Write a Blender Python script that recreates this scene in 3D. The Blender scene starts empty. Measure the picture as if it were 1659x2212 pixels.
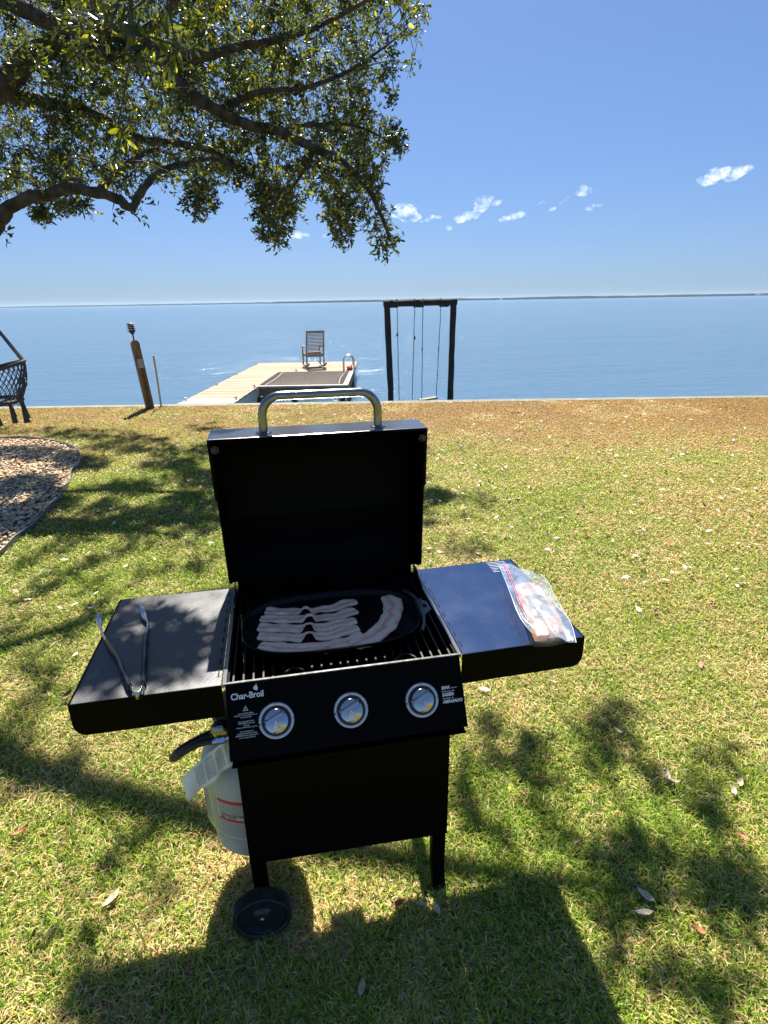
import bpy, math, random
import numpy as np
from mathutils import Matrix, Vector, noise
random.seed(11); rng = np.random.default_rng(11)
scene = bpy.context.scene
COL = scene.collection
R_ = math.radians

# ------------------------------------------------------------------ helpers
def link(o, parent=None):
    COL.objects.link(o)
    if parent is not None: o.parent = parent
    return o

def tag(o, label=None, cat=None, group=None, kind=None):
    if label: o['label'] = label
    if cat: o['category'] = cat
    if group: o['group'] = group
    if kind: o['kind'] = kind
    return o

def thing(name, label, cat, loc=(0, 0, 0), rz=0, group=None):
    o = bpy.data.objects.new(name, None); o.empty_display_size = .1
    o.location = loc; o.rotation_euler = (0, 0, rz)
    link(o); tag(o, label, cat, group); return o

class MB:
    """collects verts and faces for one mesh"""
    def __init__(s): s.v = []; s.f = []; s.m = []; s.mi = 0
    def add(s, vs, fs):
        n = len(s.v); s.v += [tuple(v) for v in vs]
        s.f += [tuple(i + n for i in f) for f in fs]; s.m += [s.mi] * len(fs)
        return s
    def box(s, x0, x1, y0, y1, z0, z1, M=None):
        vs = [(x, y, z) for x in (x0, x1) for y in (y0, y1) for z in (z0, z1)]
        if M is not None: vs = [M @ Vector(v) for v in vs]
        return s.add(vs, [(0, 1, 3, 2), (4, 6, 7, 5), (0, 4, 5, 1), (2, 3, 7, 6), (0, 2, 6, 4), (1, 5, 7, 3)])
    def bar(s, a, b, w, h, up=(0, 0, 1)):
        a = Vector(a); b = Vector(b); d = (b - a); L = d.length; d.normalize()
        u = Vector(up); x = d.cross(u)
        if x.length < 1e-4: x = Vector((1, 0, 0))
        x.normalize(); u = x.cross(d)
        M = Matrix.Translation(a) @ Matrix((x, d, u)).transposed().to_4x4()
        return s.box(-w / 2, w / 2, 0, L, -h / 2, h / 2, M)
    def tube(s, pts, r, n=10, cap=True, jit=0):
        pts = [Vector(p) for p in pts]; k = len(pts)
        rs = r if isinstance(r, (list, tuple)) else [r] * k
        t0 = (pts[1] - pts[0]).normalized()
        ref = Vector((0, 0, 1)) if abs(t0.z) < .9 else Vector((1, 0, 0))
        x = t0.cross(ref).normalized(); vs = []
        for i in range(k):
            t = (pts[min(i + 1, k - 1)] - pts[max(i - 1, 0)]).normalized()
            x = (x - t * x.dot(t)).normalized(); y = t.cross(x)
            for j in range(n):
                a = 2 * math.pi * j / n; rr = rs[i] * (1 + (random.uniform(-jit, jit) if jit else 0))
                vs.append(pts[i] + (x * math.cos(a) + y * math.sin(a)) * rr)
        fs = [(i * n + j, i * n + (j + 1) % n, (i + 1) * n + (j + 1) % n, (i + 1) * n + j) for i in range(k - 1) for j in range(n)]
        if cap: fs += [tuple(range(n))[::-1], tuple((k - 1) * n + j for j in range(n))]
        return s.add(vs, fs)
    def lathe(s, prof, n=32, M=None, a0=0, a1=2 * math.pi):
        full = abs(a1 - a0 - 2 * math.pi) < 1e-5; m = n if full else n + 1
        vs = []
        for (r, z) in prof:
            for j in range(m):
                a = a0 + (a1 - a0) * j / n; v = Vector((r * math.cos(a), r * math.sin(a), z))
                vs.append(M @ v if M is not None else v)
        fs = []
        for i in range(len(prof) - 1):
            for j in range(n):
                j2 = (j + 1) % m
                fs.append((i * m + j, i * m + j2, (i + 1) * m + j2, (i + 1) * m + j))
        return s.add(vs, fs)
    def prism(s, poly, d0, d1, M=None, axis='z'):
        n = len(poly)
        def P(a, b, d): return {'z': (a, b, d), 'y': (a, d, b), 'x': (d, a, b)}[axis]
        vs = [P(a, b, d0) for a, b in poly] + [P(a, b, d1) for a, b in poly]
        if M is not None: vs = [M @ Vector(v) for v in vs]
        fs = [tuple(range(n)), tuple(range(2 * n - 1, n - 1, -1))] + [(i, n + i, n + (i + 1) % n, (i + 1) % n) for i in range(n)]
        return s.add(vs, fs)
    def build(s, name, mats, parent=None, smooth=None, bevel=0, loc=None):
        me = bpy.data.meshes.new(name); me.from_pydata([tuple(v) for v in s.v], [], s.f); me.update()
        mats = mats if isinstance(mats, (list, tuple)) else [mats]
        for m in mats: me.materials.append(m)
        if len(mats) > 1: me.polygons.foreach_set('material_index', s.m)
        import bmesh
        bm = bmesh.new(); bm.from_mesh(me); bmesh.ops.recalc_face_normals(bm, faces=bm.faces)
        bm.to_mesh(me); bm.free()
        if smooth is not None:
            me.polygons.foreach_set('use_smooth', [True] * len(me.polygons))
            me.set_sharp_from_angle(angle=R_(smooth))
        o = bpy.data.objects.new(name, me); link(o, parent)
        if loc is not None: o.location = loc
        if bevel:
            b = o.modifiers.new('bevel', 'BEVEL'); b.width = bevel; b.segments = 2; b.limit_method = 'ANGLE'; b.angle_limit = R_(40)
        return o

def copy_tree(o, parent=None):
    c = o.copy(); COL.objects.link(c); c.parent = parent
    for ch in list(o.children): copy_tree(ch, c)
    return c

# ------------------------------------------------------------------ materials
def new_mat(name):
    m = bpy.data.materials.new(name); m.use_nodes = True
    nt = m.node_tree; b = nt.nodes['Principled BSDF']; return m, nt, b

def N(nt, typ, **kw):
    n = nt.nodes.new(typ)
    for k, v in kw.items():
        if k in n.inputs: n.inputs[k].default_value = v
        else: setattr(n, k, v)
    return n

def ramp(nt, fac, stops):
    r = nt.nodes.new('ShaderNodeValToRGB'); nt.links.new(fac, r.inputs[0])
    e = r.color_ramp.elements
    while len(e) < len(stops): e.new(.5)
    for i, (p, c) in enumerate(stops):
        e[i].position = p; e[i].color = (*c, 1) if len(c) == 3 else c
    return r

def tex(nt, scale, detail=4, rough=.55, coord='Object', stretch=(1, 1, 1), dist=0):
    tc = nt.nodes.new('ShaderNodeTexCoord'); mp = nt.nodes.new('ShaderNodeMapping'); mp.inputs['Scale'].default_value = stretch
    nt.links.new(tc.outputs[coord], mp.inputs[0])
    n = nt.nodes.new('ShaderNodeTexNoise'); n.inputs['Scale'].default_value = scale; n.inputs['Detail'].default_value = detail
    n.inputs['Roughness'].default_value = rough; n.inputs['Distortion'].default_value = dist
    nt.links.new(mp.outputs[0], n.inputs['Vector']); return n

def mat(name, c0, c1=None, rough=.5, metal=0, scale=20, stretch=(1, 1, 1), bump=0, bscale=None, rvar=0, spec=.5, coat=0, lo=.35, hi=.65, coord='Object', ior=1.5, dist=0, bdist=.01):
    m, nt, b = new_mat(name)
    b.inputs['Metallic'].default_value = metal; b.inputs['Roughness'].default_value = rough
    b.inputs['Specular IOR Level'].default_value = spec; b.inputs['Coat Weight'].default_value = coat
    b.inputs['IOR'].default_value = ior; b.inputs['Base Color'].default_value = (*c0, 1)
    if c1 is not None or rvar:
        t = tex(nt, scale, 5, .6, coord, stretch, dist)
        if c1 is not None:
            r = ramp(nt, t.outputs[0], [(lo, c0), (hi, c1)]); nt.links.new(r.outputs[0], b.inputs['Base Color'])
        if rvar:
            mr = N(nt, 'ShaderNodeMapRange'); mr.inputs[1].default_value = .3; mr.inputs[2].default_value = .7
            mr.inputs[3].default_value = max(0, rough - rvar); mr.inputs[4].default_value = min(1, rough + rvar)
            nt.links.new(t.outputs[0], mr.inputs[0]); nt.links.new(mr.outputs[0], b.inputs['Roughness'])
    if bump:
        t2 = tex(nt, bscale or scale * 3, 5, .6, coord, stretch)
        bp = N(nt, 'ShaderNodeBump'); bp.inputs['Strength'].default_value = bump; bp.inputs['Distance'].default_value = bdist
        nt.links.new(t2.outputs[0], bp.inputs['Height']); nt.links.new(bp.outputs[0], b.inputs['Normal'])
    return m

M = {}
M['black'] = mat('black_enamel', (.0010, .0010, .0010), (.0024, .0023, .0022), rough=.42, rvar=.08, scale=60, bump=.05, bscale=900, spec=.05)
M['black_in'] = mat('sooty_steel', (.0012, .0012, .0012), (.0035, .0028, .0025), rough=.5, rvar=.12, scale=14, stretch=(1, 1, 3), spec=.06)
M['lidtop'] = mat('gloss_enamel', (.006, .007, .01), rough=.2, spec=.8, ior=2.1, bump=.02, bscale=300)
M['iron'] = mat('cast_iron', (.003, .0028, .0028), (.007, .006, .0055), rough=.34, rvar=.14, scale=30, bump=.25, bscale=500, spec=.18)
M['grate'] = mat('porcelain_grate', (.003, .003, .003), (.008, .007, .006), rough=.45, spec=.25, rvar=.1, scale=25, bump=.1, bscale=300)
M['chrome'] = mat('chrome', (.40, .44, .58), rough=.16, metal=1)
M['brushed'] = mat('brushed_steel', (.40, .40, .41), (.52, .52, .53), rough=.28, metal=1, scale=30, stretch=(.2, 8, 8), rvar=.06)
M['handle'] = mat('handle_steel', (.22, .22, .225), (.32, .32, .325), rough=.24, metal=1, scale=40, rvar=.05)
M['bezel'] = mat('bezel_steel', (.56, .52, .46), (.66, .61, .54), rough=.33, metal=1, scale=60, rvar=.05)
M['grip'] = mat('knob_chrome', (.50, .47, .46), rough=.12, metal=1)
M['rail'] = mat('rail_enamel', (.02, .02, .02), (.10, .10, .10), rough=.35, metal=.5, scale=25, stretch=(2, 1, 1))
M['white'] = mat('white_print', (.75, .76, .78), rough=.6)
M['print_black'] = mat('black_print', (.02, .02, .02), rough=.6)
M['rubber'] = mat('black_rubber', (.012, .012, .012), (.03, .027, .025), rough=.65, scale=50)
M['plastic_black'] = mat('black_plastic', (.012, .013, .017), (.025, .025, .03), rough=.3, scale=50)

# shelves: the left one is dusty and scuffed, the right one glossy with specks of grease and salt
def shelf_mat(name, dusty):
    m, nt, b = new_mat(name)
    t1 = tex(nt, 9, 5, .6); t2 = tex(nt, 160, 3, .6); v = N(nt, 'ShaderNodeTexVoronoi', Scale=230.0)
    tc = N(nt, 'ShaderNodeTexCoord'); nt.links.new(tc.outputs['Object'], v.inputs['Vector'])
    b.inputs['IOR'].default_value = 1.7
    if not dusty: b.inputs['Metallic'].default_value = 1.0
    if dusty:
        r = ramp(nt, t1.outputs[0], [(.3, (.004, .004, .005)), (.7, (.012, .012, .014))]); nt.links.new(r.outputs[0], b.inputs['Base Color'])
        mr = N(nt, 'ShaderNodeMapRange'); mr.inputs[1].default_value = .3; mr.inputs[2].default_value = .7; mr.inputs[3].default_value = .30; mr.inputs[4].default_value = .46
        nt.links.new(t1.outputs[0], mr.inputs[0]); nt.links.new(mr.outputs[0], b.inputs['Roughness'])
        bs = .22
    else:
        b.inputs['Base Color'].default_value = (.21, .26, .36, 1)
        n3 = tex(nt, 7, 3, .5)
        sp = ramp(nt, v.outputs['Distance'], [(.10, (1, 1, 1)), (.17, (0, 0, 0))])
        ms = ramp(nt, n3.outputs[0], [(.46, (0, 0, 0)), (.60, (1, 1, 1))])
        mu = N(nt, 'ShaderNodeMath', operation='MULTIPLY'); nt.links.new(sp.outputs[0], mu.inputs[0]); nt.links.new(ms.outputs[0], mu.inputs[1])
        mx = N(nt, 'ShaderNodeMix', data_type='RGBA'); nt.links.new(mu.outputs[0], mx.inputs[0])
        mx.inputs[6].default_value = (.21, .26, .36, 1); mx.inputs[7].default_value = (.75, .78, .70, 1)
        nt.links.new(mx.outputs[2], b.inputs['Base Color'])
        mr = N(nt, 'ShaderNodeMapRange'); mr.inputs[1].default_value = .35; mr.inputs[2].default_value = .7; mr.inputs[3].default_value = .10; mr.inputs[4].default_value = .15
        nt.links.new(t1.outputs[0], mr.inputs[0]); nt.links.new(mr.outputs[0], b.inputs['Roughness']); bs = .05
    bp = N(nt, 'ShaderNodeBump'); bp.inputs['Strength'].default_value = bs; bp.inputs['Distance'].default_value = .002
    nt.links.new(t2.outputs[0], bp.inputs['Height']); nt.links.new(bp.outputs[0], b.inputs['Normal'])
    return m
M['shelf_dusty'] = shelf_mat('scuffed_shelf_enamel', True)
M['shelf_gloss'] = shelf_mat('glossy_shelf_enamel', False)

def wood(name, c0, c1, scale=3, st=(12, 1, 12), rough=.75):
    return mat(name, c0, c1, rough=rough, scale=scale, stretch=st, bump=.4, bscale=scale * 4)

# ------------------------------------------------------------------ camera
cam = bpy.data.cameras.new('camera'); co = bpy.data.objects.new('camera', cam); COL.objects.link(co)
Rv = Vector((0.9818762, -0.18889028, -0.01547857)); Uv = Vector((0.07996062, 0.338827, 0.9374447)); Fv = Vector((0.17182964, 0.92169232, -0.34778995))
co.matrix_world = Matrix.Translation((-0.11891597, -1.18665134, 1.69906998)) @ Matrix((Rv, Uv, -Fv)).transposed().to_4x4()
cam.sensor_fit = 'HORIZONTAL'; cam.sensor_width = 36; cam.lens = 1226.105 / 1659 * 36
cam.clip_start = .05; cam.clip_end = 60000
scene.camera = co

# ------------------------------------------------------------------ light
SUN = Vector((.04, .585, .81)).normalized()
el = math.asin(SUN.z); az = math.atan2(SUN.x, SUN.y)
w = bpy.data.worlds.new('World'); scene.world = w; w.use_nodes = True
nt = w.node_tree; sky = nt.nodes.new('ShaderNodeTexSky'); sky.sky_type = 'NISHITA'; sky.sun_disc = False
sky.sun_elevation = el; sky.sun_rotation = az; sky.air_density = 1.0; sky.dust_density = .6; sky.ozone_density = 3.0; sky.altitude = 0
bg = nt.nodes['Background']; gm = nt.nodes.new('ShaderNodeGamma'); gm.inputs[1].default_value = .62; nt.links.new(sky.outputs[0], gm.inputs[0])
tn = nt.nodes.new('ShaderNodeMix'); tn.data_type = 'RGBA'; tn.blend_type = 'MULTIPLY'; tn.inputs[0].default_value = 1; tn.inputs[7].default_value = (.362, .515, .79, 1); tn.clamp_result = False
nt.links.new(gm.outputs[0], tn.inputs[6]); nt.links.new(tn.outputs[2], bg.inputs[0]); bg.inputs[1].default_value = .10
sl = bpy.data.lights.new('sun', 'SUN'); sl.energy = 5.0; sl.angle = R_(.55); sl.color = (1, .95, .86)
so = bpy.data.objects.new('sun', sl); COL.objects.link(so); so.rotation_euler = SUN.to_track_quat('Z', 'Y').to_euler(); so.location = (0, 3, 12)
scene.view_settings.view_transform = 'Standard'; scene.view_settings.look = 'None'
scene.view_settings.exposure = 1.6; scene.view_settings.gamma = 1
# oak crown: x, y, z and radius of every leaf bunch, in centimetres
BUNCHES = [
-203,997,593,15,28,954,618,16,-55,769,448,13,-417,1020,456,12,-375,885,447,16,-339,915,573,16,-236,1050,614,14,-391,1123,568,14,
108,709,491,12,-44,992,407,12,-189,963,433,9,-281,845,355,16,-138,971,528,9,-28,767,421,10,54,908,541,16,-41,874,424,9,
119,604,301,12,-323,876,452,12,109,1023,621,17,-83,976,632,15,9,641,295,11,-245,984,377,16,-28,793,385,16,32,664,336,9,
-231,718,492,12,-329,722,302,10,152,771,547,17,-112,762,385,13,150,746,295,14,119,619,432,16,-111,669,416,11,111,541,225,14,
-239,702,470,15,-174,580,414,10,-95,788,379,12,-206,851,581,14,44,971,456,11,-17,896,372,14,67,618,258,7,98,731,435,11,
-135,878,566,17,-367,968,552,13,-218,614,398,13,-373,1012,641,12,-144,818,564,15,-298,1143,563,16,-153,853,549,10,-88,651,377,11,
-194,972,543,17,-55,844,544,17,-43,913,612,16,71,642,366,16,108,901,510,14,-220,631,276,11,78,585,271,17,66,728,482,16,
-355,905,587,12,-231,950,536,10,-225,731,474,12,128,766,418,17,0,613,280,14,-431,1070,404,14,85,909,456,12,60,742,504,10,
-337,1009,590,10,-302,931,606,13,-222,822,480,15,-217,702,356,15,-298,1138,531,10,-145,664,386,10,-82,783,397,16,-100,749,494,14,
-515,1096,346,8,-327,989,464,15,45,638,358,12,-234,1040,463,14,-323,819,389,17,148,635,393,14,31,661,393,12,-61,788,417,17,
-93,735,519,14,-209,792,535,17,157,717,504,10,-127,814,409,17,-224,1167,639,9,-494,1141,465,17,-106,888,600,15,-159,638,332,13,
-48,593,465,14,81,666,449,17,-216,849,535,17,143,599,347,10,61,937,607,17,-468,1110,399,14,122,859,581,9,-58,817,504,17,
-216,967,526,16,-65,718,485,14,141,553,451,14,122,814,447,11,-89,670,276,11,-189,1074,479,16,-309,787,511,14,119,615,321,10,
-260,1068,495,10,-212,922,492,17,-410,932,478,10,-221,660,369,17,-440,1047,557,10,-402,1070,514,17,-214,957,548,16,55,618,324,12,
-140,791,464,9,153,724,358,15,-286,771,390,15,32,957,378,17,-214,798,550,14,-327,933,489,13,81,637,301,15,-364,958,529,13,
-88,871,473,12,-105,803,349,12,99,956,412,16,-371,1146,600,14,88,956,537,16,-25,821,578,10,27,707,454,12,-111,1089,647,17,
-118,944,536,16,-254,784,376,12,126,839,427,16,-354,768,397,9,-408,845,327,15,127,742,523,14,-203,1111,538,12,-26,964,513,13,
110,656,442,16,139,539,412,13,-235,856,418,16,-261,817,451,17,120,848,383,9,127,543,231,8,-61,786,334,11,10,720,459,10,
-406,1145,505,17,-244,840,363,10,-266,1088,458,12,-118,701,479,12,-328,859,472,12,-94,885,386,13,150,796,515,11,-179,1071,504,17,
151,760,560,12,-467,1052,379,17,-8,518,243,9,-99,945,549,12,-146,1017,564,16,4,595,240,9,-215,1019,498,9,50,1021,599,10,
150,983,578,17,-282,964,480,17,-259,598,378,11,151,703,266,13,78,777,560,14,27,936,499,17,-236,764,541,17,-236,948,501,11,
-235,790,332,14,152,583,483,9,-243,819,420,15,-125,698,454,16,95,633,292,10,-12,670,429,13,-293,852,329,8,-429,1137,491,9,
40,1049,640,15,-350,851,484,14,3,1086,613,14,-217,701,450,14,-230,811,559,13,-238,732,443,15,-62,888,384,17,-306,832,519,10,
51,979,502,15,-229,936,514,10,-307,1084,630,15,93,729,486,9,-391,1040,425,17,-248,1072,513,9,22,953,478,12,-10,632,373,17,
84,707,406,15,-486,1138,428,12,-390,931,349,17,-161,666,299,11,-203,1015,642,16,-313,1053,605,14,4,1045,526,9,-10,759,426,17,
-19,832,523,9,-329,683,332,10,-37,711,435,9,-386,1102,592,13,-385,938,497,16,100,585,303,15,-252,917,418,15,-273,868,336,7,
149,818,448,10,7,882,585,17,-313,762,507,17,-193,832,545,11,74,1070,548,11,5,877,598,14,-64,730,509,11,71,592,308,16,
-66,673,302,10,-221,1135,573,10,28,659,273,8,57,703,412,12,-260,763,352,13,-126,886,388,13,-148,808,352,10,45,688,383,11,
-8,640,275,12,-54,583,378,9,-131,886,598,17,-32,679,459,13,-151,938,393,14,6,630,253,13,76,652,274,17,6,645,272,11,
119,629,411,16,-88,672,371,13,-146,1035,505,15,92,707,529,13,-178,817,567,10,66,569,242,10,-17,610,332,12,-131,641,343,16,
67,777,543,11,69,867,604,14,-141,892,368,14,-205,983,398,16,-32,669,438,17,-184,897,365,12,96,663,445,17,109,695,290,13,
133,698,370,12,-44,921,483,15,-10,653,290,15,-388,1119,444,11,-457,1178,628,15,-388,915,412,14,-400,1081,365,12,91,847,567,14,
-391,1073,398,10,134,797,476,16,-81,721,455,14,-211,809,504,12,115,809,476,10,-262,798,426,12,-27,777,522,10,90,627,349,13,
-218,742,516,17,-339,859,344,14,91,637,264,11,-209,636,275,9,-331,706,350,14,166,936,626,11,-431,1103,509,15,150,620,337,12,
26,1019,596,14,51,669,307,12,-87,885,365,15,-67,648,279,13,130,777,384,16,-131,1014,514,10,-244,835,479,11,-265,697,273,12,
-202,1012,464,11,-171,726,519,12,25,679,310,11,1,789,397,13,-270,741,339,13,-291,957,599,17,-78,687,401,10,-356,1117,468,17,
0,666,342,13,-187,804,508,11,13,689,382,17,-238,1073,496,17,29,946,411,15,-16,949,611,14,81,605,233,11,119,818,358,13,
-69,731,466,14,-131,900,589,15,-176,677,303,11,36,879,497,10,-15,700,459,14,-22,956,364,11,-195,987,610,11,-53,619,341,11,
-47,1121,638,11,8,935,511,10,40,709,527,10,-272,718,285,12,69,943,543,10,-30,868,584,15,-54,810,573,15,-318,905,568,10,
53,1009,612,9,-88,788,515,13,-92,685,292,10,-50,878,363,9,-343,795,435,13,-43,728,411,13,188,687,485,16,249,930,551,13,
-67,1004,552,11,-70,886,428,10,-340,796,369,16,6,749,513,11,-273,874,379,10,-90,659,418,13,-404,977,552,9,-385,1158,625,12,
-434,1123,593,16,-11,611,243,9,-363,950,385,10,104,603,265,10,-426,1061,633,12,90,877,331,12,-44,669,487,15,-122,983,605,11,
24,535,267,10,-284,852,545,16,-278,773,542,12,92,925,423,16,-377,894,326,13,-118,1026,376,15,-459,1098,488,13,-75,833,478,9,
22,506,319,16,31,703,532,15,-194,915,485,12,-137,730,454,13,70,592,320,12,11,718,341,17,-199,959,357,8,77,779,458,10,
23,596,283,10,144,675,415,11,-369,896,544,14,119,699,424,11,16,632,268,10,117,541,413,16,-304,742,302,12,-76,599,286,14,
-328,968,474,12,-243,892,539,14,-109,691,317,8,-79,788,563,12,-327,919,348,17,-316,1108,471,15,-97,916,446,13,125,888,577,16,
71,565,255,12,-327,1060,576,16,110,659,515,10,-70,609,294,9,-216,862,388,12,78,1050,638,17,-288,767,530,16,59,721,330,10,
-53,981,420,17,137,718,504,10,-68,645,348,10,-344,1013,626,14,-10,1071,646,13,-135,752,328,10,142,750,310,10,127,574,224,9,
-75,599,277,12,-293,1106,637,12,-155,539,281,9,-277,905,360,9,148,889,385,12,16,593,253,13,48,799,347,16,-113,679,459,17,
-143,785,536,15,100,919,566,12,-138,739,492,14,80,607,354,13,-23,780,440,15,-144,571,301,12,-282,1084,439,17,49,663,346,15,
80,556,239,10,-342,829,561,10,4,592,302,12,-3,610,290,13,81,724,429,12,-236,1052,440,10,-105,624,341,17,-123,850,544,11,
31,941,553,10,-155,823,503,16,-425,928,327,9,-231,845,355,13,129,629,243,14,-339,821,396,10,189,935,524,10,-93,695,406,13,
116,645,371,16,-9,937,629,14,-74,679,297,14,-443,948,363,15,-367,840,473,14,-229,913,475,16,94,683,529,9,-255,856,468,14,
121,948,460,14,14,642,285,15,-5,1060,622,9,41,653,429,14,19,843,405,16,-352,921,453,15,-420,960,465,14,-482,1084,354,10,
-137,699,474,11,84,869,365,16,65,901,345,12,119,649,499,16,-447,1122,420,11,-226,1104,559,15,29,978,423,17,-2,926,616,10,
-232,657,413,12,67,881,497,17,109,741,466,14,-28,617,339,14,51,676,507,17,-55,802,344,10,-68,848,487,12,-112,576,395,17,
-69,976,414,16,-190,873,440,12,-234,792,536,14,22,626,288,8,-434,1144,550,12,135,845,532,9,23,817,472,12,-14,880,512,11,
67,912,434,16,-122,854,372,9,10,966,533,11,-14,748,342,16,-292,790,472,11,-116,697,509,11,73,577,354,15,144,721,522,15,
-342,1104,468,10,140,718,305,10,-304,1004,483,14,138,612,354,11,164,895,379,13,69,691,300,13,-297,741,523,14,167,734,530,17,
-14,759,428,13,-377,946,406,17,-90,866,517,17,-182,1010,644,13,-168,986,512,14,-12,828,394,12,-439,1143,512,11,-157,660,369,16,
-216,962,530,16,-27,750,525,12,55,761,421,17,-261,758,523,11,-387,864,354,12,186,933,548,14,74,676,455,13,46,910,399,11,
-87,616,281,9,-146,1016,539,13,0,583,260,17,100,659,341,13,-62,707,338,17,-268,999,376,8,-100,742,366,15,-386,973,445,10,
-192,747,454,14,60,866,532,15,108,836,577,13,146,715,424,11,171,829,423,11,-302,741,305,11,-243,715,484,16,-75,1107,547,16,
-310,870,533,17,-8,673,491,17,172,860,294,16,144,909,460,13,-61,687,501,15,-24,989,578,14,-360,832,417,9,63,735,511,15,
-40,848,538,16,54,1036,513,14,-514,1124,380,14,-11,729,445,13,-92,723,378,14,-264,726,512,14,52,658,407,14,-379,1015,590,16,
-118,1023,629,12,-497,1168,533,10,134,807,578,9,-19,822,339,16,-52,897,578,16,-259,681,405,12,93,596,300,10,57,856,373,13,
-235,1062,438,16,-188,991,414,17,-227,869,416,11,-163,920,389,14,-434,1054,383,12,-283,1019,403,15,-273,833,545,12,-294,1077,442,16,
-208,1008,494,17,-249,748,470,17,-287,839,340,16,-305,794,388,16,-220,852,530,15,-237,709,289,10,-231,738,484,10,23,970,597,17,
151,775,571,13,131,666,366,15,102,1038,565,17,-56,870,459,15,-205,993,602,15,83,973,558,13,-86,729,428,16,-93,797,372,14,
-301,893,526,16,-99,770,553,17,-270,871,343,13,-328,972,450,17,-208,1005,373,8,83,681,356,10,-91,733,441,14,57,962,648,12,
-60,759,403,17,-76,823,517,12,-299,958,413,9,-393,834,366,9,24,972,580,12,-181,1127,638,17,107,701,518,13,-216,915,368,9,
124,565,233,11,-228,713,345,15,-352,816,478,13,108,702,432,12,-95,605,387,10,-46,951,503,12,-383,975,555,12,-208,1044,467,14,
-33,674,392,11,-273,952,445,15,122,664,385,10,-333,938,419,10,-6,1088,632,10,-2,584,242,8,-45,774,399,10,-177,847,582,12,
-77,648,379,11,-128,841,404,10,135,583,444,12,22,616,311,12,-205,620,268,9,4,725,421,15,118,1044,639,14,-33,616,324,12,
-312,1080,588,15,-248,1133,549,11,79,644,255,16,-391,1080,374,14,71,725,525,13,39,1090,603,9,49,888,418,12,153,819,540,15,
33,927,594,10,110,620,396,14,-211,937,391,16,-269,732,438,10,6,636,281,12,-83,636,307,13,-329,928,390,17,-327,793,457,14,
152,913,438,16,-258,815,417,13,-215,926,464,10,-97,746,465,10,-194,791,523,16,59,1007,621,17,32,1039,494,12,-56,719,457,10,
-283,1134,513,12,36,695,514,16,-182,938,527,15,-191,1003,521,15,53,1013,539,17,-15,931,458,16,-141,739,384,13,-176,1048,488,15,
126,587,314,9,-362,900,577,17,-355,988,628,15,-296,761,395,16,-82,921,479,17,-123,962,583,11,-18,849,378,10,-372,1007,615,10,
-227,825,480,14,103,890,480,13,120,884,528,14,-210,745,475,10,-153,1034,576,15,38,990,545,17,-93,678,301,12,-362,1093,405,13,
-252,924,607,13,101,793,310,16,-159,577,308,10,-207,954,563,17,12,778,392,11,-49,938,622,14,99,647,323,11,15,749,537,15,
-141,832,546,9,-185,964,585,17,-243,766,514,12,-89,870,409,13,80,790,367,12,-227,919,485,12,101,610,270,8,-378,1064,390,11,
-49,838,489,16,-170,690,301,8,-82,772,555,16,-383,876,484,11,85,671,436,12,-149,667,489,17,-33,938,519,16,167,978,569,11,
80,596,444,15,-319,965,421,11,-366,860,390,15,-470,1147,475,14,106,831,450,12,-265,872,500,11,-70,989,597,15,7,645,298,11,
-186,1107,586,17,-201,763,542,11,-176,878,365,17,-260,672,277,8,80,606,262,14,93,665,492,16,-266,727,394,9,-12,592,248,8,
-82,781,402,17,-328,971,593,16,-155,850,518,10,0,800,375,9,-121,1016,581,14,-230,712,328,11,-228,982,520,15,-343,925,462,13,
14,730,544,13,-148,939,366,13,-208,754,430,16,-298,665,405,16,-211,675,417,17,6,853,521,16,-206,835,337,11,-341,825,512,14,
-262,649,417,12,-116,915,462,15,-229,720,516,15,128,709,455,10,-40,938,549,12,91,949,582,10,-319,990,503,15,86,600,271,9,
29,751,399,17,-294,789,521,15,-212,677,360,13,-70,925,614,16,79,894,443,16,-103,736,335,11,4,948,373,15,110,664,296,17,
25,680,516,12,-276,708,340,11,62,671,355,16,21,732,352,17,-210,1108,503,11,-285,567,300,14,-396,947,331,8,3,608,254,12,
-209,709,471,12,-22,917,620,12,-110,716,499,10,-69,689,303,8,-301,1056,622,16,119,765,379,10,142,606,338,15,-443,1004,399,11,
-120,758,418,15,-337,815,557,15,-95,946,579,16,-377,913,562,13,-334,738,381,10,-137,929,443,15,-238,878,567,13,-310,863,518,16,
-210,836,394,14,148,574,468,15,-461,1079,366,11,33,570,434,13,-28,717,420,17,140,766,335,15,-23,802,403,10,67,609,371,17,
71,640,271,12,79,616,329,10,148,825,478,14,-451,1030,477,9,-71,662,289,13,-273,760,423,14,66,525,231,10,143,651,422,16,
-471,1128,428,13,-331,827,488,12,104,852,602,13,-371,874,517,9,-377,1078,362,10,-204,762,509,13,-206,851,568,10,-143,584,291,9,
35,1068,533,12,-72,578,285,11,134,881,564,16,19,1021,567,14,-112,975,626,16,-199,695,399,17,-377,840,388,11,-78,572,265,13,
76,761,557,16,-189,772,475,14,-15,595,274,7,-268,702,271,8,88,918,434,16,-66,667,281,8,-407,1051,385,17,-44,792,331,13,
49,744,334,11,-92,930,517,13,-54,850,529,17,-236,668,280,9,170,753,272,11,-29,767,543,10,11,649,244,8,-27,985,603,16,
-84,870,358,13,-414,1025,363,14,19,586,258,9,-231,957,553,15,-193,968,558,17,-349,1084,426,10,-85,712,339,11,-104,698,468,14,
-380,822,392,10,132,921,628,17,-143,971,415,12,-70,823,505,14,99,860,348,11,-230,665,273,12,-290,1158,571,12,-80,767,525,15,
-214,577,399,14,-106,827,417,10,-268,1085,518,14,-309,1014,505,15,114,680,496,17,-75,609,278,13,82,581,243,12,-58,642,353,15,
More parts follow.
